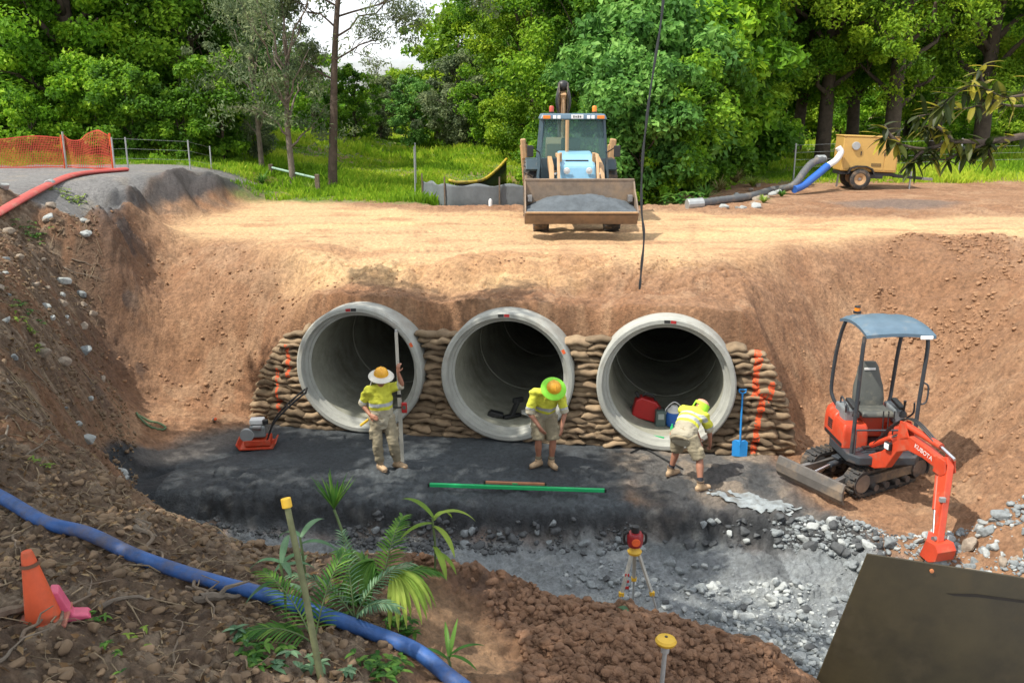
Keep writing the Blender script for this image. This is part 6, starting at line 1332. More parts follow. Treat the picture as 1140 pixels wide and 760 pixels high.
# wire fences
def wire_fence(pts, h, label, wires=3, rp_=.022):
    r = empty('wire_fence', pts[0], 0, label, 'fence'); b0 = Vector(pts[0])
    for p in pts: p = Vector(p) - b0; MB().cyl(p + Vector((0, 0, -.2)), p + Vector((0, 0, h)), rp_, 8).build('post', M_galv, r)
    for w_ in range(wires):
        z = h * (.35 + .6 * w_ / max(1, wires - 1)); MB().tube([Vector(p) - b0 + Vector((0, 0, z)) for p in pts], .004, 5).build('wire', M_galv, r)
wire_fence([W(128, 190, 3.9), W(143, 189, 3.88), W(212, 190, 3.75), W(236, 194, 3.5)], .85, 'thin wire fence with light posts at the end of the old road')
def gp(px, y, dz=0): x = pxx(px, y); return (x, y, float(Hq(np.array([x]), np.array([y]))[0]) + dz)
wire_fence([gp(884, 33), gp(985, 34), gp(1068, 35), gp(1160, 36)], 1.3, 'wire fence with grey posts behind the pump trailer', 4, .03)
wire_fence([gp(462, 28.4), gp(463, 30)], 1.5, 'pair of thin steel pickets in the grass left of the silt fence', 1)
# timber posts and rail
a, b_ = Vector(W(303, 208, 3.0)), Vector(W(354, 217, 2.9)); r = empty('post_rail', a, 0, 'two short dark timber posts joined by a pale green rail', 'barrier')
for p, h_ in ((a, .72), (b_, .62)): p = p - a; MB().box(p + Vector((0, 0, h_ / 2 - .1)), (.13, .13, h_ + .2)).build('post', M_wood, r, bevel=.01)
MB().tube([Vector((0, 0, .62)), b_ - a + Vector((0, 0, .5))], .035, 8).build('rail', mat('pale_green_rail', (.25, .38, .30), .6), r, True)
# silt fence
M_silt = mat('silt_fabric', (.13, .15, .16), .8, var=.2, scale=3, bump=.3)
sp_ = [gp(470, 27.4), gp(482, 26.8), gp(495, 26.0), gp(525, 25.9), gp(556, 25.9), gp(588, 25.9)]; s0_ = Vector(sp_[0]); r = empty('silt_fence', s0_, 0, 'low grey silt fence across the creek left of the backhoe', 'silt fence'); m = MB()
zt_ = 3.36
pts_ = spline([(p[0], p[1], 0) for p in sp_], 6)
V = []; 
for k, p in enumerate(pts_):
    for z in (2.0, 2.95, 3.3, zt_ - .04 * math.sin(k * .9)): V.append(Vector((p.x, p.y + .03 * math.sin(k * 1.3 + z * 4), z)) - s0_)
m.add(V, [(k * 4 + j, (k + 1) * 4 + j, (k + 1) * 4 + j + 1, k * 4 + j + 1) for k in range(len(pts_) - 1) for j in range(3)]); f_ = m.build('fabric', M_silt, r, True); so_ = f_.modifiers.new('s', 'SOLIDIFY'); so_.thickness = .015
for k in (0, 2, 4, 5): p = Vector(sp_[k]) - s0_; MB().box((p.x, p.y - .04, zt_ - .45 - s0_.z), (.04, .04, 1.35)).build('stake', M_wood, r)
# yellow-topped boom
br_ = [gp(500, 31.5), gp(512, 31.3), gp(536, 31.6), gp(552, 32.8), gp(564, 34.6)]; b0 = Vector(br_[0]); r = empty('silt_boom', b0, 0, 'yellow topped black floating boom at the creek bend', 'boom'); zz = [3.05, 3.0, 3.05, 3.3, 3.6]
cp_ = spline([(p[0], p[1], z) for p, z in zip(br_, zz)], 6); MB().tube([p - b0 for p in cp_], .055, 10).build('float', mat('boom_yellow', (.5, .36, .02), .6, dirt=(.12, .09, .05), dirt_amt=.6), r, True)
m = MB(); m.add([q for p in cp_ for q in (p - b0, p - b0 - Vector((0, 0, .95)))], [(2 * k, 2 * k + 2, 2 * k + 3, 2 * k + 1) for k in range(len(cp_) - 1)]); f_ = m.build('skirt', M_black, r, True); f_.modifiers.new('s', 'SOLIDIFY').thickness = .01
p = hit(546, 229); e = empty('marker_peg', p, 0, 'small white marker peg at the far road edge', 'peg'); MB().lathe([(.001, -.05), (.05, -.05), (.05, .14), (.03, .18), (.001, .19)], n=12).build('peg', M_white, e, True)
# hanging cable
ct = Vector((1.46, 8.6, 0)); cb = WD(712, 322, 8.6); cc = [WD(742, -90, 8.7), WD(739, 0, 8.7), WD(731, 60, 8.68), WD(720, 130, 8.66), WD(715, 180, 8.64), WD(714, 230, 8.62), WD(717, 262, 8.6), WD(714, 300, 8.6), cb]
b0 = Vector(cc[-1]); P_ = [Vector(p) - b0 for p in spline(cc, 6)]; P_[0] = P_[0]; P_ = [Vector((P_[0].x + .05, P_[0].y, P_[0].z + 1.2))] + P_
P_ = [p + Vector((mnoise.noise(p * 3) * .012, 0, 0)) for p in P_]
tag(MB().tube(P_, [.011 + .003 * math.sin(k * 1.1) for k in range(len(P_))], 8).build('hanging_cable', M_black, None, True, loc=b0), 'black cable hanging down from above in front of the backhoe', 'cable')
# levels and rods
p = hit(575, 546); e = empty('screed_rail', p + Vector((0, 0, .03)), math.radians(-4.5), 'long green straightedge lying on the bedding before the bending worker', 'straightedge')
MB().box((0, 0, 0), (2.62, .05, .05)).build('rail', M_green, e, bevel=.004)
for s in (-1, 1): MB().box((s * 1.3, 0, 0), (.03, .053, .053)).build('end_cap', M_black, e)
e = empty('spirit_level', p + Vector((-.02, .05, .08)), math.radians(-4.5), 'brown spirit level lying on the long green straightedge', 'level')
MB().box((0, 0, 0), (.92, .045, .03)).build('level_body', mat('level_brown', (.38, .16, .08), .5), e, bevel=.004)
for s in (-1, 1): MB().box((s * .45, 0, 0), (.03, .048, .05)).build('end_block', M_black, e, bevel=.003)
MB().box((0, -.024, .0), (.08, .004, .02)).build('vial_window', M_green, e)
a, b_ = hit(688, 489), hit(739, 497); tag(MB().beam(a + Vector((0, 0, .05)), b_ + Vector((0, 0, .05)), .05, .05).build('green_batten', M_green, None, bevel=.004), 'short green straightedge on the ground behind the stooping worker', 'straightedge')
a = hit(702, 505); ck = [a + Vector((0, 0, .02)), hit(716, 500) + Vector((0, 0, .02)), hit(735, 510) + Vector((0, 0, .02)), hit(760, 525) + Vector((0, 0, .02))]; tag(MB().tube(spline(ck, 6), .012, 6).build('rod', M_black, None, True), 'thin black rod lying by the feet of the stooping worker', 'rod')
# blue shovel against the bags
sb = Vector(UV(3.84, -.10, .02)); sb.z = G(sb.x, sb.y) + .01; e = empty('shovel', sb, 0, 'bright blue square mouth shovel leaning on the sandbags', 'shovel', rot=(math.radians(-7), 0, math.radians(-8)))
M_bs = mat('shovel_blue', (.02, .22, .55), .4, var=.06)
bl2 = MB(); bl2.add([(-.12, 0, 0), (.12, 0, 0), (.125, .0, .24), (.09, .0, .27), (-.09, .0, .27), (-.125, .0, .24), (0, -.025, .0), (0, -.03, .24)], [(0, 6, 7, 4, 5), (6, 1, 2, 3, 7), (7, 3, 4)]); o_ = bl2.build('blade', M_bs, e); o_.modifiers.new('s', 'SOLIDIFY').thickness = .012
MB().tube([(0, -.02, .18), (0, 0, .6), (0, .0, 1.05)], .017, 10).build('shaft', M_bs, e, True); MB().tube([(-.06, 0, 1.10), (-.05, 0, 1.06), (0, 0, 1.03), (.05, 0, 1.06), (.06, 0, 1.10), (-.06, 0, 1.10)], .014, 8).build('grip', M_bs, e, True)
# laser level on tripod
ly = 9.55; hd = Vector(WD(707, 600, ly)); gz_ = G(hd.x, ly); e = empty('laser_level', (hd.x, ly, gz_), 0, 'red and black rotating laser level on a tripod behind the spoil heap', 'laser level'); hz_ = hd.z - gz_ - .06
M_trip = mat('tripod_grey', (.45, .46, .42), .4, .3)
for k, (ax__, ay) in enumerate(((-.26, -.22), (.34, -.20), (.06, .36))):
    lg = MB().beam((ax__ * .12, ay * .12, hz_ - .1), (ax__ * .62, ay * .62, hz_ * .42), .045, .028).build('tripod_leg', M_trip, e, bevel=.004)
    MB().cyl((ax__ * .55, ay * .55, hz_ * .5), (ax__, ay, -.02), .014, 8).build('lower_tube', M_galv, lg, True); MB().box((ax__ * .6, ay * .6, hz_ * .44), (.06, .05, .05)).build('clamp', M_yellow, lg, bevel=.006)
for k in range(3): MB().box((-.26 * .35, -.22 * .35 - .02, hz_ * (.66 - .08 * k)), (.05, .01, .03)).build('warning_stripe', M_red, e)
MB().lathe([(.001, hz_ - .12), (.075, hz_ - .12), (.085, hz_ - .09), (.05, hz_ - .05), (.04, hz_ - .02), (.001, hz_ - .02)], n=20).build('tripod_head', M_yellow, e, True)
lh = MB().lathe([(.001, hz_ - .02), (.08, hz_ - .02), (.095, hz_ + .03), (.095, hz_ + .12), (.075, hz_ + .15), (.001, hz_ + .155)], n=24).build('laser_body', mat('laser_red', (.28, .015, .02), .35), e, True)
MB().lathe([(.046, hz_ + .15), (.05, hz_ + .17), (.045, hz_ + .225), (.02, hz_ + .24), (.001, hz_ + .24)], n=18).build('rotor_head', M_black, lh, True)
MB().cyl((0, -.085, hz_ + .06), (0, -.10, hz_ + .06), .05, 20).build('amber_dial', M_spray_o, lh, bevel=.006)
for s in (-1, 1): MB().tube(spline([(s * .08, 0, hz_), (s * .125, 0, hz_ + .03), (s * .125, 0, hz_ + .12), (s * .08, 0, hz_ + .16)], 5), .016, 8).build('side_handle', M_black, lh, True)
# yellow-capped survey pole
pt = Vector(WD(743, 714, 6.0)); gz_ = G(pt.x - .02, 6.0); e = empty('survey_pole', (pt.x - .03, 6.0, gz_), 0, 'grey survey pole with mushroom shaped yellow cap at the bottom of the photo', 'survey pole', rot=(0, .04, 0)); hh_ = pt.z - gz_
MB().cyl((0, 0, -.1), (0, 0, hh_ - .05), .018, 12).build('pole', M_galv, e, True); MB().cyl((0, 0, hh_ - .09), (0, 0, hh_ - .03), .032, 14).build('collar', M_galv, e, bevel=.004)
MB().lathe([(.001, hh_ - .035), (.04, hh_ - .035), (.075, hh_ - .01), (.082, hh_ + .01), (.07, hh_ + .03), (.03, hh_ + .042), (.001, hh_ + .043)], n=26).build('cap', M_yellow, e, True); MB().cyl((0, 0, hh_ + .04), (0, 0, hh_ + .048), .012, 10).build('cap_screw', M_black, e)
# yellow-capped stake in the plants
bt_ = hit(357, 757); tp_ = Vector(WD(319, 560, bt_.y + .25)); e = empty('marker_stake', bt_, 0, 'tall leaning greenish stake with yellow cap among the palm seedlings', 'stake'); d_ = tp_ - bt_
MB().tube([d_ * -.1, d_ * .5 + Vector((.01, 0, 0)), d_], [.024, .022, .021], 10).build('shaft', mat('mossy_steel', (.14, .15, .07), .8, var=.3), e, True)
MB().cyl(d_ * .975, d_ * 1.03, .034, 16).build('cap', M_yellow, e, bevel=.006)
# traffic cone lying slightly tipped, pink base
cb_ = hit(50, 694); e = empty('traffic_cone', cb_ + Vector((0, 0, .0)), 0, 'muddy orange traffic cone tilted on the near bank', 'cone', rot=(0, math.radians(-5), .3)); e.scale = (1.06, 1.06, 1.12)
M_cone = mat('cone_orange', (.58, .085, .025), .6, var=.12, dirt=(.18, .10, .06), dirt_amt=.4, dscale=5)
MB().lathe([(.001, .47), (.03, .47), (.036, .45), (.105, .03), (.12, .02)], n=28).build('cone_body', M_cone, e, True); MB().box((0, 0, .012), (.30, .30, .022)).build('base', mat('cone_base', (.42, .12, .09), .7, var=.2, dirt=(.18, .11, .07), dirt_amt=.6), e, bevel=.01)
MB().lathe([(.0585, .38), (.0545, .40), (.052, .40), (.056, .38)], n=28).build('dirty_band', mat('mud_ring', (.12, .06, .035), .9), e, True)
pb = hit(74, 690); tag(MB().prism([(-.10, 0), (.16, 0), (.14, .03), (.05, .05), (-.02, .24), (-.07, .25), (-.09, .1)], .12, Matrix.Rotation(.4, 4, 'Z'), 'y').build('pink_base', mat('pink_plastic', (.6, .10, .18), .5, dirt=(.3, .2, .15), dirt_amt=.3), None, bevel=.01, loc=pb), 'broken pink plastic piece behind the traffic cone', 'debris')
# big dark sheet at the lower right
A_ = Vector(WD(965, 615, 6.5)); C_ = Vector(WD(902, 772, 6.62)); B_ = Vector(WD(1140, 642, 6.35)); ux_ = (B_ - A_); uz_ = (C_ - A_); ux_ = ux_ * 1.9; uz_ = uz_ * 1.35; th_ = ux_.cross(uz_).normalized() * .02
e = empty('steel_sheet', A_ + uz_, 0, 'large dark olive steel sheet standing at the lower right corner', 'sheet'); O_ = A_ + uz_
MB().add([A_ - O_, A_ + ux_ - O_, A_ + ux_ + uz_ - O_, A_ + uz_ - O_] + [q - O_ - th_ for q in (A_, A_ + ux_, A_ + ux_ + uz_, A_ + uz_)], [(0, 1, 2, 3), (7, 6, 5, 4), (0, 4, 5, 1), (1, 5, 6, 2), (2, 6, 7, 3), (3, 7, 4, 0)]).build('panel', mat('olive_sheet', (.036, .028, .012), .5, .0, var=.45, scale=1.6, bump=.15, bscale=3, dirt=(.07, .052, .026), dirt_amt=.35, dscale=2.2), e, bevel=.003)
bq = A_ + ux_ * .225 + uz_ * .03 - O_; qn = (-th_ if th_.y > 0 else th_).normalized(); MB().add([A_ + ux_ * u0 + uz_ * w0 - O_ + qn * (.0225 if th_.y > 0 else .0025) for u0, w0 in ((.30, .125), (.40, .105), (.56, .10), (.56, .113), (.41, .118), (.33, .13))], [(0, 1, 2, 3, 4, 5)]).build('scuff_mark', mat('scuff', (.012, .009, .006), .8), e, fix=False); MB().lathe([(.001, -.004), (.016, -.004), (.016, .012), (.001, .014)], Matrix.Translation(bq + qn * (.02 if th_.y > 0 else 0)) @ (-th_ if th_.y > 0 else th_).to_track_quat('Z', 'Y').to_matrix().to_4x4(), 14).build('bolt', mat('rusty_orange', (.45, .16, .06), .7), e)
for t_ in (.25, .7): q = A_ + ux_ * t_ + Vector((0, .10, 0)); MB().beam(q + uz_ * 1.0 - O_, q + uz_ * .08 - O_, .05, .05).build('picket', M_galv, e)
# torn plastic, white with creases
c_ = hit(838, 560); V = []; n_ = 26
for j in range(n_ + 1):
    for i in range(n_ + 1):
        u0, v0 = i / n_ - .5, j / n_ - .5; x = c_.x + u0 * 1.15 + v0 * -.35; y = c_.y - u0 * .30 + v0 * .75 * (1 - abs(u0) * .9)
        V.append((x, y, 0))
V = np.array(V); V[:, 0] += .05 * fbm(V[:, 0] * 5, V[:, 1] * 5, 1, 3); zz_ = Hq(V[:, 0], V[:, 1]); dz_, _ = rough_h(V[:, 0], V[:, 1], zz_); V[:, 2] = zz_ + dz_ + .015 + .05 * np.abs(fbm(V[:, 0] * 3 + V[:, 1] * 2, V[:, 1] * 9, 2, 3))
Fc = np.array([(j * (n_ + 1) + i, j * (n_ + 1) + i + 1, (j + 1) * (n_ + 1) + i + 1, (j + 1) * (n_ + 1) + i) for j in range(n_) for i in range(n_) if ((i - 13) ** 2 + (j - 13) ** 2 < 150 + 60 * math.sin(i * 1.1) * math.cos(j * .9) and not (6 < i < 11 and j > 15))])
tag(obj('plastic_scrap', mesh_np('plastic_scrap', V, Fc, smooth=True), mat('grey_plastic', (.24, .27, .28), .4, var=.2, scale=8, dirt=(.12, .12, .11), dirt_amt=.6, dscale=6)), 'crumpled pale grey plastic sheet in front of the excavator blade', 'plastic sheet')
# spray can and strap coil on the soil
p = hit(239, 469); e = empty('spray_can', p + Vector((0, 0, .04)), 0, 'orange topped spray can lying on the soil left of pipes', 'spray can', rot=(math.radians(70), 0, .5)); MB().cyl((0, 0, -.08), (0, 0, .08), .033, 14).build('can', M_galv, e, bevel=.006); MB().cyl((0, 0, .08), (0, 0, .13), .03, 14, .024).build('cap', M_spray_o, e, bevel=.005)
p = hit(168, 474); st_ = MB(); pts = [Vector((.22 * math.cos(a) * (1 + .15 * math.sin(3 * a)), .12 * math.sin(a), .03 + .02 * math.sin(2 * a))) for a in np.linspace(0, 6.283 * 1.8, 40)]
for q in pts: q.z += G(p.x + q.x, p.y + q.y) - p.z
st_.tube(pts, .018, 7); tag(st_.build('lifting_strap', mat('green_strap', (.10, .16, .08), .8), None, True, loc=p), 'coiled dark green strap on the brown soil at left', 'strap')

# ------------------------------------------------------------------ rocks
M_rock = [mat('rock_pale', (.36, .38, .37), .85, var=.25, scale=6, bump=.5, bscale=25, dirt=(.15, .15, .14), dirt_amt=.3), mat('rock_grey', (.20, .22, .225), .8, var=.3, scale=6, bump=.5, bscale=25), mat('rock_dark', (.065, .07, .073), .7, var=.3, scale=6, bump=.5, bscale=25), mat('rock_tan', (.27, .22, .17), .9, var=.3, scale=6, bump=.5, bscale=25)]
RKM = []
for k in range(8):
    g = random.Random(k + 300); bm = bmesh.new()
    for q in range(16):
        v = Vector((g.gauss(0, 1), g.gauss(0, 1), g.gauss(0, 1))).normalized(); bm.verts.new((v.x * .55, v.y * .42 * g.uniform(.8, 1.1), v.z * .33))
    r_ = bmesh.ops.convex_hull(bm, input=bm.verts); bmesh.ops.delete(bm, geom=[x for x in r_['geom_interior'] if isinstance(x, bmesh.types.BMVert)], context='VERTS')
    bmesh.ops.bevel(bm, geom=bm.edges[:], offset=.035, segments=1, affect='EDGES'); me = bpy.data.meshes.new('rock'); bm.to_mesh(me); bm.free(); RKM.append(me)
RV_ = {}
def rock(x, y, s, mi, label, group, rng, name='rock', sink=.25):
    k = rng.randrange(8)
    if (k, mi) not in RV_: m2 = RKM[k].copy(); m2.materials.append(M_rock[mi]); RV_[(k, mi)] = m2
    o = bpy.data.objects.new(name, RV_[(k, mi)]); COL.objects.link(o); o.rotation_euler = (rng.uniform(-.5, .5), rng.uniform(-.5, .5), rng.uniform(0, 6.3)); o.scale = (s, s, s * rng.uniform(.8, 1.2)); o['_'] = 0; del o['_']
    tag(o, label, 'rock', group); return o, x, y, s * (.33 - sink)
pend = []; rng = random.Random(5)
def region_pts(n, poly, seed):
    poly = [(p[0], p[1]) for p in poly]
    g = np.random.default_rng(seed); xs = [p[0] for p in poly]; ys = [p[1] for p in poly]; out = []
    while len(out) < n:
        x = g.uniform(min(xs), max(xs), 400); y = g.uniform(min(ys), max(ys), 400); ok = inpoly(x, y, poly)
        out += list(zip(x[ok], y[ok]))
    return out[:n]
z1 = w3([(620, 650, -.45), (700, 640, -.45), (800, 655, -.4), (880, 650, -.35), (960, 640, -.3), (1010, 700, -.3), (1000, 800, -.3), (905, 790, -.35), (850, 715, -.3), (760, 680, -.4)])
z2 = w3([(560, 628, -.45), (760, 622, -.45), (820, 640, -.42), (800, 664, -.4), (640, 655, -.45)])
z3 = w3([(715, 575, 0), (780, 570, 0), (930, 580, 0), (1000, 602, 0), (980, 625, -.1), (860, 614, -.35), (730, 603, -.4)])
z4 = w3([(960, 600, .05), (1050, 590, .15), (1180, 580, .4), (1180, 660, .1), (1000, 640, -.15)])
z5 = w3([(380, 562, 0), (480, 566, 0), (720, 570, 0), (715, 616, -.45), (440, 614, -.45), (380, 600, -.45)])
z6 = [(x, y) for x, y, z in w3([(-60, 240, 3.5), (70, 250, 3.2), (110, 320, 1.9), (110, 400, 1.4), (150, 470, .6), (130, 540, 1.4), (60, 460, 1.8), (-40, 470, 2.2)])]
zs = [(z1, 84, (.10, .24), (0, 0, 1, 1, 2), 'broken rock in the spread behind the spoil heap', 'rocks spread on the trench floor'),
      (z2, 20, (.08, .17), (0, 1, 1), 'loose rock on the wet grey trench floor behind the laser level', 'rocks on the wet trench floor'),
      (z3, 50, (.10, .22), (1, 2, 2, 0), 'rock in the rubble band before the excavator blade', 'rubble band rocks'),
      (z4, 44, (.12, .26), (0, 1, 1, 3), 'rock in the pile under the excavator bucket', 'rock pile by the bucket'),
      (z5, 44, (.10, .20), (2, 2, 1), 'wet rock at the foot of the black bedding step', 'rocks at the bedding step'),
      (z6, 78, (.10, .26), (3, 3, 0, 1, 3), 'stone in the rubbly left bank', 'stones in the left bank')]
tone = ['pale', 'grey', 'dark', 'tan']
for zi, (poly, n, sr, ms, lb, gr) in enumerate(zs):
    for (x, y) in region_pts(n, poly, 40 + zi):
        s = sr[0] + (sr[1] - sr[0]) * rng.random() ** 1.8; mi = rng.choice(ms)
        pend.append(rock(x, y, s * 1.15, mi, f'{tone[mi]} {"larger" if s > sr[0] + .45 * (sr[1] - sr[0]) else "smaller"} {lb}', gr + f', {tone[mi]}', rng))
z7 = [(p[0], p[1]) for p in (hit(795, 222), hit(850, 205), hit(880, 212), hit(862, 232), hit(800, 234))]
for (x, y) in region_pts(16, z7, 77): pend.append(rock(x, y, rng.uniform(.15, .38), rng.choice((0, 3)), 'stone strewn by the suction hose near the creek', 'stones by the suction hose', rng))
X_ = np.array([p[1] for p in pend]); Y_ = np.array([p[2] for p in pend]); zz_ = Hq(X_, Y_); dz_, _ = rough_h(X_, Y_, zz_)
for p, z in zip(pend, zz_ + dz_): p[0].location = (p[1], p[2], z + p[3])
def rubble(name, specs, label, m_, seed):
    g = np.random.default_rng(seed); rv = [np.array([v.co for v in me.vertices]) for me in RKM]; rf = [[tuple(p.vertices) for p in me.polygons] for me in RKM]
    Vv, Ff = [], []; off = 0
    for poly, n, s0_, s1_ in specs:
        P = np.array(region_pts(int(n * 1.9), poly, seed + n)); kp = fbm(P[:, 0] * .9, P[:, 1] * .9, seed, 3) + g.normal(0, .16, len(P)); P = P[np.argsort(-kp)[:n]]; pu_, pv_ = toUV(P[:, 0], P[:, 1]); P = P[~((np.min([np.abs(pu_ - q) for q in PIPE_U], 0) < 1.05) & (pv_ > -.15) & (pv_ < .45))]; zz_ = Hq(P[:, 0], P[:, 1]); dz_, _ = rough_h(P[:, 0], P[:, 1], zz_)
        for (x, y), z in zip(P, zz_ + dz_):
            k = g.integers(8); s = s0_ + (s1_ - s0_) * g.random() ** 3.5; a = g.random() * 6.28; b = g.normal() * .5; ca, sa = math.cos(a), math.sin(a); cb2, sb2 = math.cos(b), math.sin(b)
            M_ = np.array(((ca, -sa, 0), (sa, ca, 0), (0, 0, 1))) @ np.array(((1, 0, 0), (0, cb2, -sb2), (0, sb2, cb2))); Vv.append(rv[k] @ M_.T * s + np.array((x, y, z + s * .08))); Ff += [tuple(i + off for i in f) for f in rf[k]]; off += len(rv[k])
    V = np.concatenate(Vv); me = bpy.data.meshes.new(name); me.vertices.add(len(V)); me.vertices.foreach_set('co', V.astype(np.float32).ravel()); lt = np.array([len(f) for f in Ff]); lv = np.concatenate([np.array(f) for f in Ff])
    me.loops.add(len(lv)); me.loops.foreach_set('vertex_index', lv.astype(np.int32)); me.polygons.add(len(Ff)); me.polygons.foreach_set('loop_start', (np.cumsum(lt) - lt).astype(np.int32)); me.update(calc_edges=True); me.validate()
    return tag(obj(name, me, m_), label, 'gravel', kind='stuff')
rubble('trench_gravel', [(z1, 1500, .03, .14), (z2, 260, .02, .09), (z3, 650, .03, .12), (z4, 420, .03, .13)], 'grey gravel and small broken rock over the trench floor', M_rock[1], 900)
rubble('pale_gravel', [(z1, 600, .03, .12), (z4, 150, .03, .11), (z3, 120, .03, .09)], 'pale gravel chips among the trench rock', M_rock[0], 910)
rubble('dark_gravel', [(z5, 800, .03, .15), (z3, 350, .03, .12), (w3([(150, 562, -.1), (430, 566, 0), (440, 612, -.45), (240, 604, -.45)]), 420, .03, .11)], 'black wet gravel along the bedding step', M_rock[2], 920)
heapz = w3([(440, 622, 1.2), (490, 618, 1.5), (560, 640, 1.4), (620, 668, 1.2), (700, 676, 1.15), (820, 705, 1.0), (905, 765, .8), (700, 800, 1.0), (590, 790, 1.2), (580, 720, 1.15), (520, 690, 1.25), (460, 655, 1.3)])
M_clod = mat('soil_clod', (.18, .098, .055), .95, var=.4, scale=9, bump=.7, bscale=40)
rubble('soil_clods', [(heapz, 9000, .014, .12)], 'crumbly brown soil clods over the spoil heap', M_clod, 930)
bankz = [(-9.5, 16.5)] + [(x, y) for x, y, z in w3([(60, 235, 3.6), (115, 270, 2.7), (125, 330, 1.8), (115, 400, 1.2), (150, 470, .5), (130, 525, 1.5), (250, 600, 1.3), (430, 615, 1.3), (450, 700, 1.5)])] + [(-.6, 4.2), (-6, 4.2)]
rubble('bank_soil_crumbs', [(bankz, 5200, .018, .13)], 'loose soil crumbs and small stones over the left bank', mat('bank_crumb', (.17, .115, .07), .95, var=.45, scale=3), 940)
brown = w3([(150, 262, 2.8), (280, 275, 2.8), (340, 340, 2.0), (262, 448, .3), (150, 480, .3), (110, 440, .9), (120, 300, 2.2)])
rubble('slope_crumbs', [(brown, 500, .015, .11), (w3([(850, 300, 2.7), (1000, 262, 2.95), (1140, 262, 2.95), (1190, 560, .9), (900, 500, .2)]), 700, .015, .13), (w3([(960, 280, 2.7), (1010, 260, 2.98), (1120, 258, 3.05), (1135, 330, 2.4), (1060, 400, 1.3), (990, 340, 2.0)]), 1100, .015, .13), (w3([(330, 300, 2.6), (850, 300, 2.6), (850, 325, 2.45), (480, 335, 2.4), (330, 330, 2.2)]), 500, .015, .07)], 'small crumbs of brown earth on the pit slopes', mat('slope_crumb', (.27, .15, .08), .95, var=.35, scale=3), 950)
# dead leaves
P = np.array(region_pts(5200, bankz, 71)); zz_ = Hq(P[:, 0], P[:, 1]); dz_, _ = rough_h(P[:, 0], P[:, 1], zz_)
cen = np.column_stack([P, zz_ + dz_ + .012]); V, Fc, rn = leaf_arrays(cen, np.full(len(cen), .02), 1, .075, .42, 8, up=1.6, outw=.1, droop=0)
tag(obj('leaf_litter', mesh_np('leaf_litter', V, Fc, rnd=rn), leafmat('dead_leaf', (.05, .028, .014), (.15, .09, .045), (.34, .25, .14), .1, .8)), 'dry brown leaf litter over the near bank', 'leaf litter', kind='stuff')
# twigs scattered thickly on the banks
g = np.random.default_rng(88); P = np.array(region_pts(1500, bankz, 72)); mbv, mbf = [], []
zz_ = Hq(P[:, 0], P[:, 1]); dz_, _ = rough_h(P[:, 0], P[:, 1], zz_); an = g.random(len(P)) * 6.283; Ln = .06 + .30 * g.random(len(P)) ** 3
E2 = P + np.column_stack([np.cos(an), np.sin(an)]) * Ln[:, None]; z2_ = Hq(E2[:, 0], E2[:, 1]); dz2, _ = rough_h(E2[:, 0], E2[:, 1], z2_)
TW = MB()
for k in range(len(P)):
    a_ = Vector((P[k, 0], P[k, 1], zz_[k] + dz_[k] + .008)); c2_ = Vector((E2[k, 0], E2[k, 1], z2_[k] + dz2[k] + .012 + .05 * g.random() ** 3)); m_ = a_.lerp(c2_, .5) + Vector((g.normal() * .015, g.normal() * .015, .01)); r_ = .002 + .005 * g.random() ** 2
    TW.tube([a_, m_, c2_], [r_, r_, r_ * .6], 4, cap=False)
tag(TW.build('twig_litter', mat('dry_twig', (.25, .19, .12), .9, var=.4, scale=2), None, fix=False), 'thin dry twigs and roots strewn over the left bank', 'twigs', kind='stuff')
# sticks and roots
sticks = [((150, 590), (176, 606), .03, 'short pale stick above the blue pipe'), ((155, 585), (180, 625), .028, 'forked grey branch lying beside the blue pipe'), ((218, 672), (268, 668), .045, 'thick pale log end under the blue pipe'), ((0, 690), (75, 668), .04, 'dark stick behind the traffic cone'), ((65, 700), (110, 640), .014, 'thin upright twig right of the cone'), ((110, 680), (172, 672), .022, 'pale bent root right of the cone'), ((20, 720), (60, 690), .016, 'thin twig leaning at the foot of the cone'), ((0, 430), (40, 428), .014, 'pale twig on the left bank at mid height'), ((28, 405), (65, 445), .014, 'bent twig across the left bank stones'), ((5, 500), (60, 470), .013, 'bleached twig on the lower left bank'), ((30, 510), (62, 484), .011, 'fine bleached twig near the black sheet'), ((80, 290), (125, 305), .012, 'thin root hanging below the dark topsoil'), ((70, 300), (120, 320), .010, 'thin pale root on the upper bank'), ((90, 345), (112, 352), .012, 'short root stub on the upper bank'), ((210, 640), (245, 690), .018, 'curved dark twig below the blue pipe'), ((190, 735), (200, 690), .010, 'fine vertical rootlet on the near bank'), ((0, 745), (30, 728), .014, 'pale twig at the bottom left corner'), ((205, 658), (312, 664), .012, 'long thin branch crossing the blue pipe'), ((120, 600), (150, 625), .010, 'thin twig resting on bare soil above blue pipe'), ((12, 598), (28, 620), .012, 'short curled twig near the left frame edge')]
for i, (a, b_, r_, lb) in enumerate(sticks):
    a3, b3 = hit(*a), hit(*b_); a3.z += r_ * .8; b3.z += r_ * .8 + (.04 if i % 3 == 0 else 0)
    pts = []
    g = random.Random(i)
    for k in range(7):
        t = k / 6; p = a3.lerp(b3, t); p += Vector((g.uniform(-1, 1), g.uniform(-1, 1), 0)) * (b3 - a3).length * .06; p.z = max(p.z, G(p.x, p.y) + r_ * .5); pts.append(p - a3)
    mb = MB(); mb.tube(spline(pts, 3), [r_ * (1 - .04 * k) for k in range(19)], 7)
    if i % 2 == 0: q = pts[3]; mb.tube([q, q + Vector((g.uniform(-.1, .1), .05, .05)), q + Vector((g.uniform(-.22, .22), .08, .09))], [r_ * .5, r_ * .4, r_ * .2], 5)
    tag(mb.build('stick', M_barkp if 'pale' in lb or 'bleached' in lb else M_wood, None, True, loc=a3), lb, 'stick', 'sticks and roots on the bank')

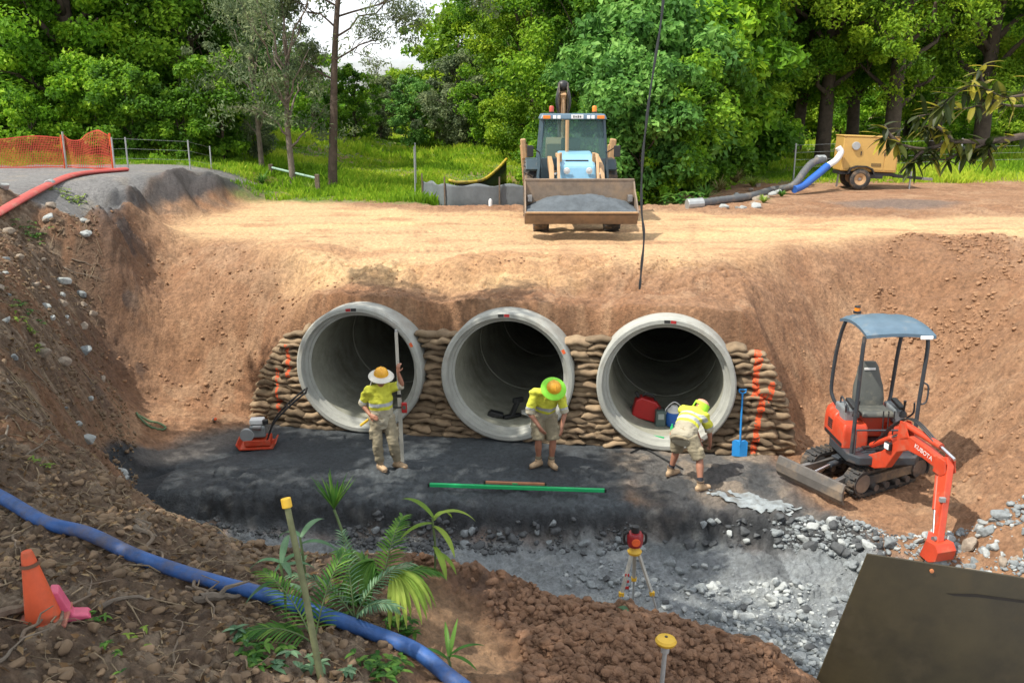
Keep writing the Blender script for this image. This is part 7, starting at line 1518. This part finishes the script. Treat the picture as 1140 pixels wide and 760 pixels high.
# ------------------------------------------------------------------ foreground plants
M_pl = leafmat('plant_green', (.03, .10, .02), (.07, .19, .03), (.16, .30, .05), .4, .35); M_plb = leafmat('plant_bluegreen', (.05, .12, .06), (.10, .20, .10), (.20, .32, .18), .3, .3); M_ply = leafmat('plant_yellowgreen', (.12, .22, .03), (.22, .34, .05), (.35, .45, .08), .4, .4)
M_stem = mat('plant_stem', (.08, .12, .04), .7, var=.3)
def blade(V, Fc, rn, base, d, L, w, droop, up=Vector((0, 0, 1)), n=7, r=.5, fold=.25):
    base = Vector(base); d = Vector(d).normalized(); s = d.cross(up)
    if s.length < 1e-3: s = Vector((1, 0, 0))
    s.normalize(); p = base.copy(); o = len(V)
    for k in range(n + 1):
        t = k / n; ww = w * math.sin(math.pi * min(1, .12 + t * .88)) ** .8 * .5 if k < n else .0008; nn = s.cross(d).normalized()
        V += [tuple(p - s * ww + nn * ww * fold), tuple(p), tuple(p + s * ww + nn * ww * fold)]; rn += [r, r + .08, r]
        d = (d + Vector((0, 0, -droop / n))).normalized(); p = p + d * L / n
    for k in range(n): a = o + 3 * k; Fc += [(a, a + 1, a + 4, a + 3), (a + 1, a + 2, a + 5, a + 4)]
def leafy(name, root, V, Fc, rn, m_): return obj(name, mesh_np(name, np.array(V), np.array(Fc), rnd=np.array(rn)), m_, root)
def palm(base, fronds, label, m_, seed, name='palm_seedling', ll=.22, lw=.028):
    rg = random.Random(seed); b = Vector(base); r = empty(name, b, rg.uniform(0, 1), label, 'plant', 'palm seedlings')
    r.rotation_euler = (0, 0, 0)
    for (az_, el, L, dr) in fronds:
        a = math.radians(az_); e_ = math.radians(el); d = Vector((math.cos(a) * math.cos(e_), math.sin(a) * math.cos(e_), math.sin(e_))); p = Vector((0, 0, 0)); pts = [p.copy()]; ds = [d.copy()]
        for k in range(12): d = (d + Vector((0, 0, -dr / 12))).normalized(); p = p + d * L / 12; pts.append(p.copy()); ds.append(d.copy())
        fr_ = MB().tube(pts, [.008 - .0005 * k for k in range(13)], 6).build('frond_stem', M_stem, r, True); V, Fc, rn = [], [], []
        for k in range(3, 13):
            t = (k - 3) / 9; sd = ds[k].cross(Vector((0, 0, 1))).normalized()
            for s in (-1, 1):
                for hf in (0, .5):
                    q = pts[k - 1].lerp(pts[k], hf); blade(V, Fc, rn, q, sd * s * (1 - .4 * t) + ds[k] * (.5 + .5 * t) + Vector((0, 0, .15)), ll * (1 - .45 * abs(t - .35)), lw, .5 + rg.random() * .3, n=4, r=rg.uniform(.15, .95))
        leafy('leaflets', fr_, V, Fc, rn, m_)
    return r
b1 = hit(395, 690); b2 = hit(350, 720)
palm(b1, [(110, 70, .80, 1.3), (165, 62, .75, 1.5), (35, 64, .72, 1.5), (-20, 60, .5, 1.5)], 'largest palm seedling with arching fronds right of the yellow capped stake', M_plb, 1, ll=.15, lw=.017).scale = (.88, .88, .92)
palm(b2, [(140, 60, .72, 1.2), (70, 68, .7, 1.2), (190, 50, .55, 1.3)], 'palm seedling with bluish leaflets at the foot of the stake', M_pl, 2, ll=.18, lw=.02)
b3 = hit(425, 655); 
palm(b3 + Vector((0, 0, -.02)), [(75, 66, .72, 1.3), (20, 50, .55, 1.5), (150, 60, .55, 1.3)], 'small palm seedling at the bank edge behind the fan leaf', M_pl, 3, ll=.18)
# spiky tuft
def spiky(base, n, L, w, label, m_, seed, spread=.5, droop=.3, name='grassy_plant', group=None):
    rg = random.Random(seed); V, Fc, rn = [], [], []
    for k in range(n): a = rg.uniform(0, 6.283); el = rg.uniform(.3, 1) ; blade(V, Fc, rn, (rg.uniform(-.02, .02), rg.uniform(-.02, .02), 0), (math.cos(a) * spread * el, math.sin(a) * spread * el, 1), L * rg.uniform(.6, 1.1), w, droop * rg.uniform(.5, 1.5), n=6, r=rg.uniform(.2, .95))
    o = leafy(name, None, V, Fc, rn, m_); o.location = base; tag(o, label, 'plant', group); return o
sb_ = Vector(WD(372, 567, b3.y + .15)); stt = MB().tube(spline([b3 + Vector((-.02, .1, 0)) , b3.lerp(sb_, .5) + Vector((-.06, 0, 0)), sb_], 5), [.012] * 11, 7)
e = empty('spiky_plant', b3, 0, 'bright spiky leaf tuft on a thin cane above the palm seedlings', 'plant'); stt.v = [v - b3 for v in stt.v]; stt.build('stem', M_stem, e, True)
V, Fc, rn = [], [], []; rg = random.Random(4)
for k in range(30): a = rg.uniform(0, 6.283); blade(V, Fc, rn, (0, 0, 0), (math.cos(a) * .5, math.sin(a) * .4, rg.uniform(.7, 1.4)), rg.uniform(.2, .36), .022, .3, n=5, r=rg.uniform(.3, 1))
o = leafy('leaves', e, V, Fc, rn, M_pl); o.location = sb_ - b3
# fan leaves hanging, yellow green
def fan(base, az_, L, label, m_, seed):
    rg = random.Random(seed); e = empty('fan_palm', base, 0, label, 'plant', 'fan leaved plants'); MB().tube(spline([(0, 0, 0), (.02, 0, L * .5), (.06, -.02, L * .85)], 5), .009, 6).build('stem', M_stem, e, True); V, Fc, rn = [], [], []
    for k in range(15): a = math.radians(az_ - 70 + 10 * k); blade(V, Fc, rn, (.06, -.02, L * .85), (math.cos(a) * .55, math.sin(a) * .35 - .1, .25 - abs(k - 7) * .03), L * rg.uniform(.8, 1.0), .05, 2.3, n=8, r=rg.uniform(.4, .95), fold=.5)
    leafy('fan_leaf', e, V, Fc, rn, m_); return e
fan(hit(432, 690), -20, .52, 'broad yellow green fan leaf drooping beside the blue pipe', M_ply, 5); fan(hit(410, 668), 200, .42, 'smaller green fan leaf behind the drooping yellow green one', M_pl, 6)
# lance-leaved plants
def lance(base, h, leaves, label, m_, w=.06):
    b = Vector(base); e = empty('lance_leaved_plant', b, 0, label, 'plant', 'lance leaved plants'); MB().tube(spline([(0, 0, -.03), (.01, 0, h * .5), (-.01, 0, h)], 5), .010, 7).build('stem', M_stem, e, True); V, Fc, rn = [], [], []
    for k, (z, az_, el, L, dr) in enumerate(leaves): a = math.radians(az_); blade(V, Fc, rn, (0, 0, h * z), (math.cos(a) * math.cos(el), math.sin(a) * math.cos(el), math.sin(el)), L, w, dr, n=9, r=.25 + .6 * ((k * 37) % 10) / 10)
    leafy('leaves', e, V, Fc, rn, m_)
lp_ = hit(484, 640)
lance(lp_, .55, [(1, 150, .9, .38, 1.3), (1, 10, .7, .42, 1.7), (.95, 60, .6, .34, 1.8), (.9, 200, .3, .34, 1.2), (.85, -40, .2, .36, 2.0), (.5, -60, .0, .34, 1.6), (.4, -20, .1, .3, 1.8)], 'tall light green lance leaved seedling on top of the spoil heap end', M_ply)
lance(hit(500, 752), .16, [(1, 20, .7, .3, 1.2), (1, 100, .9, .28, .8), (1, -30, .5, .26, 1.2), (.8, 160, .7, .24, 1.0), (.8, 70, 1.1, .3, .5)], 'low grassy seedling at the bottom right of the blue pipe', M_pl, .035)
lance(hit(318, 690), .45, [(1, 160, .35, .34, 1.4), (1, 90, .9, .3, 1.2), (.9, 30, .5, .3, 1.6), (.7, 200, .1, .34, 1.2), (.6, -20, .4, .28, 1.5), (1, -60, .6, .26, 1.2)], 'bluish broad leaved seedling left of the yellow capped stake', M_plb, .055)
lance(hit(340, 668), .55, [(1, 140, .35, .34, 1.3), (1, 60, .8, .3, 1.3), (.9, 10, .4, .34, 1.5), (.75, 210, .2, .3, 1.4), (.6, 100, .3, .3, 1.4)], 'tall bluish broad leaved seedling just behind the stake', M_plb, .06)
def weed(base, n, R_, label, m_, seed, L=.09, h=.12):
    rg = random.Random(seed); V, Fc, rn = [], [], []
    for k in range(n):
        x, y = rg.gauss(0, R_ * .5), rg.gauss(0, R_ * .5); z = G(base[0] + x, base[1] + y) - base[2] + rg.uniform(.01, h)
        for q in range(5): a = rg.uniform(0, 6.283); blade(V, Fc, rn, (x, y, z), (math.cos(a), math.sin(a), rg.uniform(.1, .6)), L * rg.uniform(.6, 1.2), L * .38, .8, n=3, r=rg.uniform(.1, 1))
    o = leafy('weed_patch', None, V, Fc, rn, m_); o.location = base; tag(o, label, 'weeds', None, 'stuff'); return o
for i, (px, py, n, R_, lb, m_) in enumerate([(290, 735, 16, .2, 'leafy weed patch at the bottom left of the stake', M_pl), (420, 748, 20, .24, 'leafy weeds under the blue pipe end at the bottom', M_pl), (340, 745, 12, .18, 'weeds around the base of the yellow capped stake', M_plb), (272, 715, 10, .12, 'small seedling cluster left of the stake', M_plb), (160, 712, 4, .10, 'tiny seedlings right of the traffic cone', M_ply), (125, 742, 4, .12, 'small green weeds at the bottom left', M_pl), (100, 690, 5, .1, 'little green sprout beside the pink plastic', M_pl), (20, 340, 16, .3, 'green weeds on the stony left bank', M_pl), (30, 365, 16, .2, 'lower green weeds on the stony left bank', M_ply), (35, 262, 26, .3, 'green tuft on the top of left bank', M_pl), (80, 222, 30, .35, 'thin green weeds between red hose and bank', M_ply), (48, 522, 8, .1, 'small bright weed above the blue pipe', M_ply), (395, 672, 18, .15, 'low weeds behind the palm fronds', M_pl), (448, 700, 12, .1, 'small weeds beside the drooping fan leaf', M_pl), (765, 226, 40, .6, 'green weeds at the creek side road edge', M_pl)]):
    p = hit(px, py); weed(p, n, R_, lb, m_, 60 + i, L=(.055 if px < 230 and py > 500 else .09) if p.y < 20 else .3, h=.08 if p.y < 20 else .3)
M_dry = leafmat('dry_grass', (.10, .09, .03), (.25, .22, .08), (.42, .38, .18), .35, .7)
for i, (px, py, n, L, lb, m_) in enumerate([(800, 214, 90, .6, 'dry straw coloured grass clump left of the suction hose', M_dry), (818, 205, 90, .7, 'tall dry grass clump behind the suction hose', M_dry), (838, 208, 80, .55, 'green and dry grass tuft behind the hose bend', M_ply), (850, 226, 70, .30, 'low green grass tuft in front of the suction hose', M_ply), (870, 219, 70, .26, 'low bright grass tuft before the blue hose', M_pl), (786, 222, 80, .6, 'green grass tuft at the creek end of the suction hose', M_pl), (900, 206, 60, .3, 'small grass tuft below the pump outlet', M_ply), (345, 214, 80, .45, 'grass tuft at the foot of the right timber post', M_ply), (292, 205, 80, .45, 'grass tuft at the left timber post', M_pl)]):
    h_ = hit(px, py); spiky(h_, n, L, .03, lb, m_, 400 + i, .9, .9, 'grass_tuft', 'grass tufts along the far road edge')
e = hit(688, 680); o = MB(); V, Fc, rn = [], [], []; blade(V, Fc, rn, (0, 0, .03), (.3, -.6, .5), .17, .07, .8, n=6, r=.3); o = leafy('fallen_leaf', None, V, Fc, rn, M_plb); o.location = e; tag(o, 'single bluish green leaf on the spoil heap before the laser level', 'leaf')
# overhanging branch from a tree right of the picture
ob = Vector((6.4, 4.6, G(6.4, 4.6))); r_ = empty('overhanging_tree', ob, 0, 'dark branch with olive and yellow leaves hanging in from the right edge', 'tree'); mb = MB(); mb.tube(spline([(0, 0, -.3), (.1, 0, 2), (.05, .05, 4.2), (0, .1, 6.0), (.1, .2, 7.5)], 4), [.16 - .006 * k for k in range(17)], 9)
sp = Vector(WD(1140, 150, 5.6)) - ob; sp2 = Vector(WD(1140, 118, 5.7)) - ob; up0 = Vector((.0, .05, 4.6)); tw, Vl, Fl, rl = [], [], [], []; rg = random.Random(12)
def bpx(L, y): return [Vector(WD(a, b, y)) - ob for a, b in L]
b_main = [up0] + bpx([(1230, 130), (1140, 151), (1098, 158), (1060, 158), (1030, 166), (1000, 160), (985, 152)], 5.6); mb.tube(spline(b_main, 6), [.028 - .0006 * k for k in range(43)], 6); tw.append(spline(b_main, 6)[12:])
for L, y in [([(1098, 158), (1085, 165), (1070, 170), (1050, 178), (1030, 176)], 5.6), ([(1098, 160), (1100, 168), (1103, 175)], 5.6), ([(1230, 110), (1140, 118), (1105, 115), (1080, 120), (1060, 122), (1040, 120)], 5.8), ([(1110, 115), (1098, 100), (1092, 85), (1096, 72)], 5.8), ([(1230, 95), (1140, 106), (1118, 108), (1090, 96), (1075, 98), (1058, 110), (1040, 125), (1020, 130)], 5.5), ([(1060, 158), (1052, 148), (1040, 140), (1025, 142)], 5.6), ([(1030, 166), (1020, 175), (1015, 185)], 5.6), ([(1000, 160), (990, 150), (985, 140)], 5.6)]:
    P_ = bpx(L, y)
    if L[0][0] == 1230: P_ = [up0] + P_
    q = spline(P_, 6); mb.tube(q, [max(.004, .016 - .0006 * k) for k in range(len(q))], 5); tw.append(q[6:] if L[0][0] == 1230 else q)
for q in tw:
    for k, p in enumerate(q):
        for _ in range(2 if rg.random() < .5 else 1):
            d = Vector((rg.uniform(-1, .6), rg.uniform(-.6, .6), rg.uniform(-1, .5))); blade(Vl, Fl, rl, p, d, rg.uniform(.09, .16), rg.uniform(.03, .045), .5, n=5, r=rg.uniform(0, 1) ** 1.5)
obj('trunk', mb.mesh('trunk', True), M_bark, r_); leafy('leaves', r_, Vl, Fl, rl, leafmat('olive_leaf', (.03, .045, .012), (.08, .10, .02), (.42, .36, .04), .45, .3))
V, Fc, rn = leaf_arrays([(rg.uniform(-.4, 1.6), rg.uniform(-1.5, 1.5), rg.uniform(6.0, 8.2)) for _ in range(26)], [.45] * 26, 60, .13, .35, 55); obj('crown', mesh_np('crown', V, Fc, rnd=rn), LM['dense'], r_)
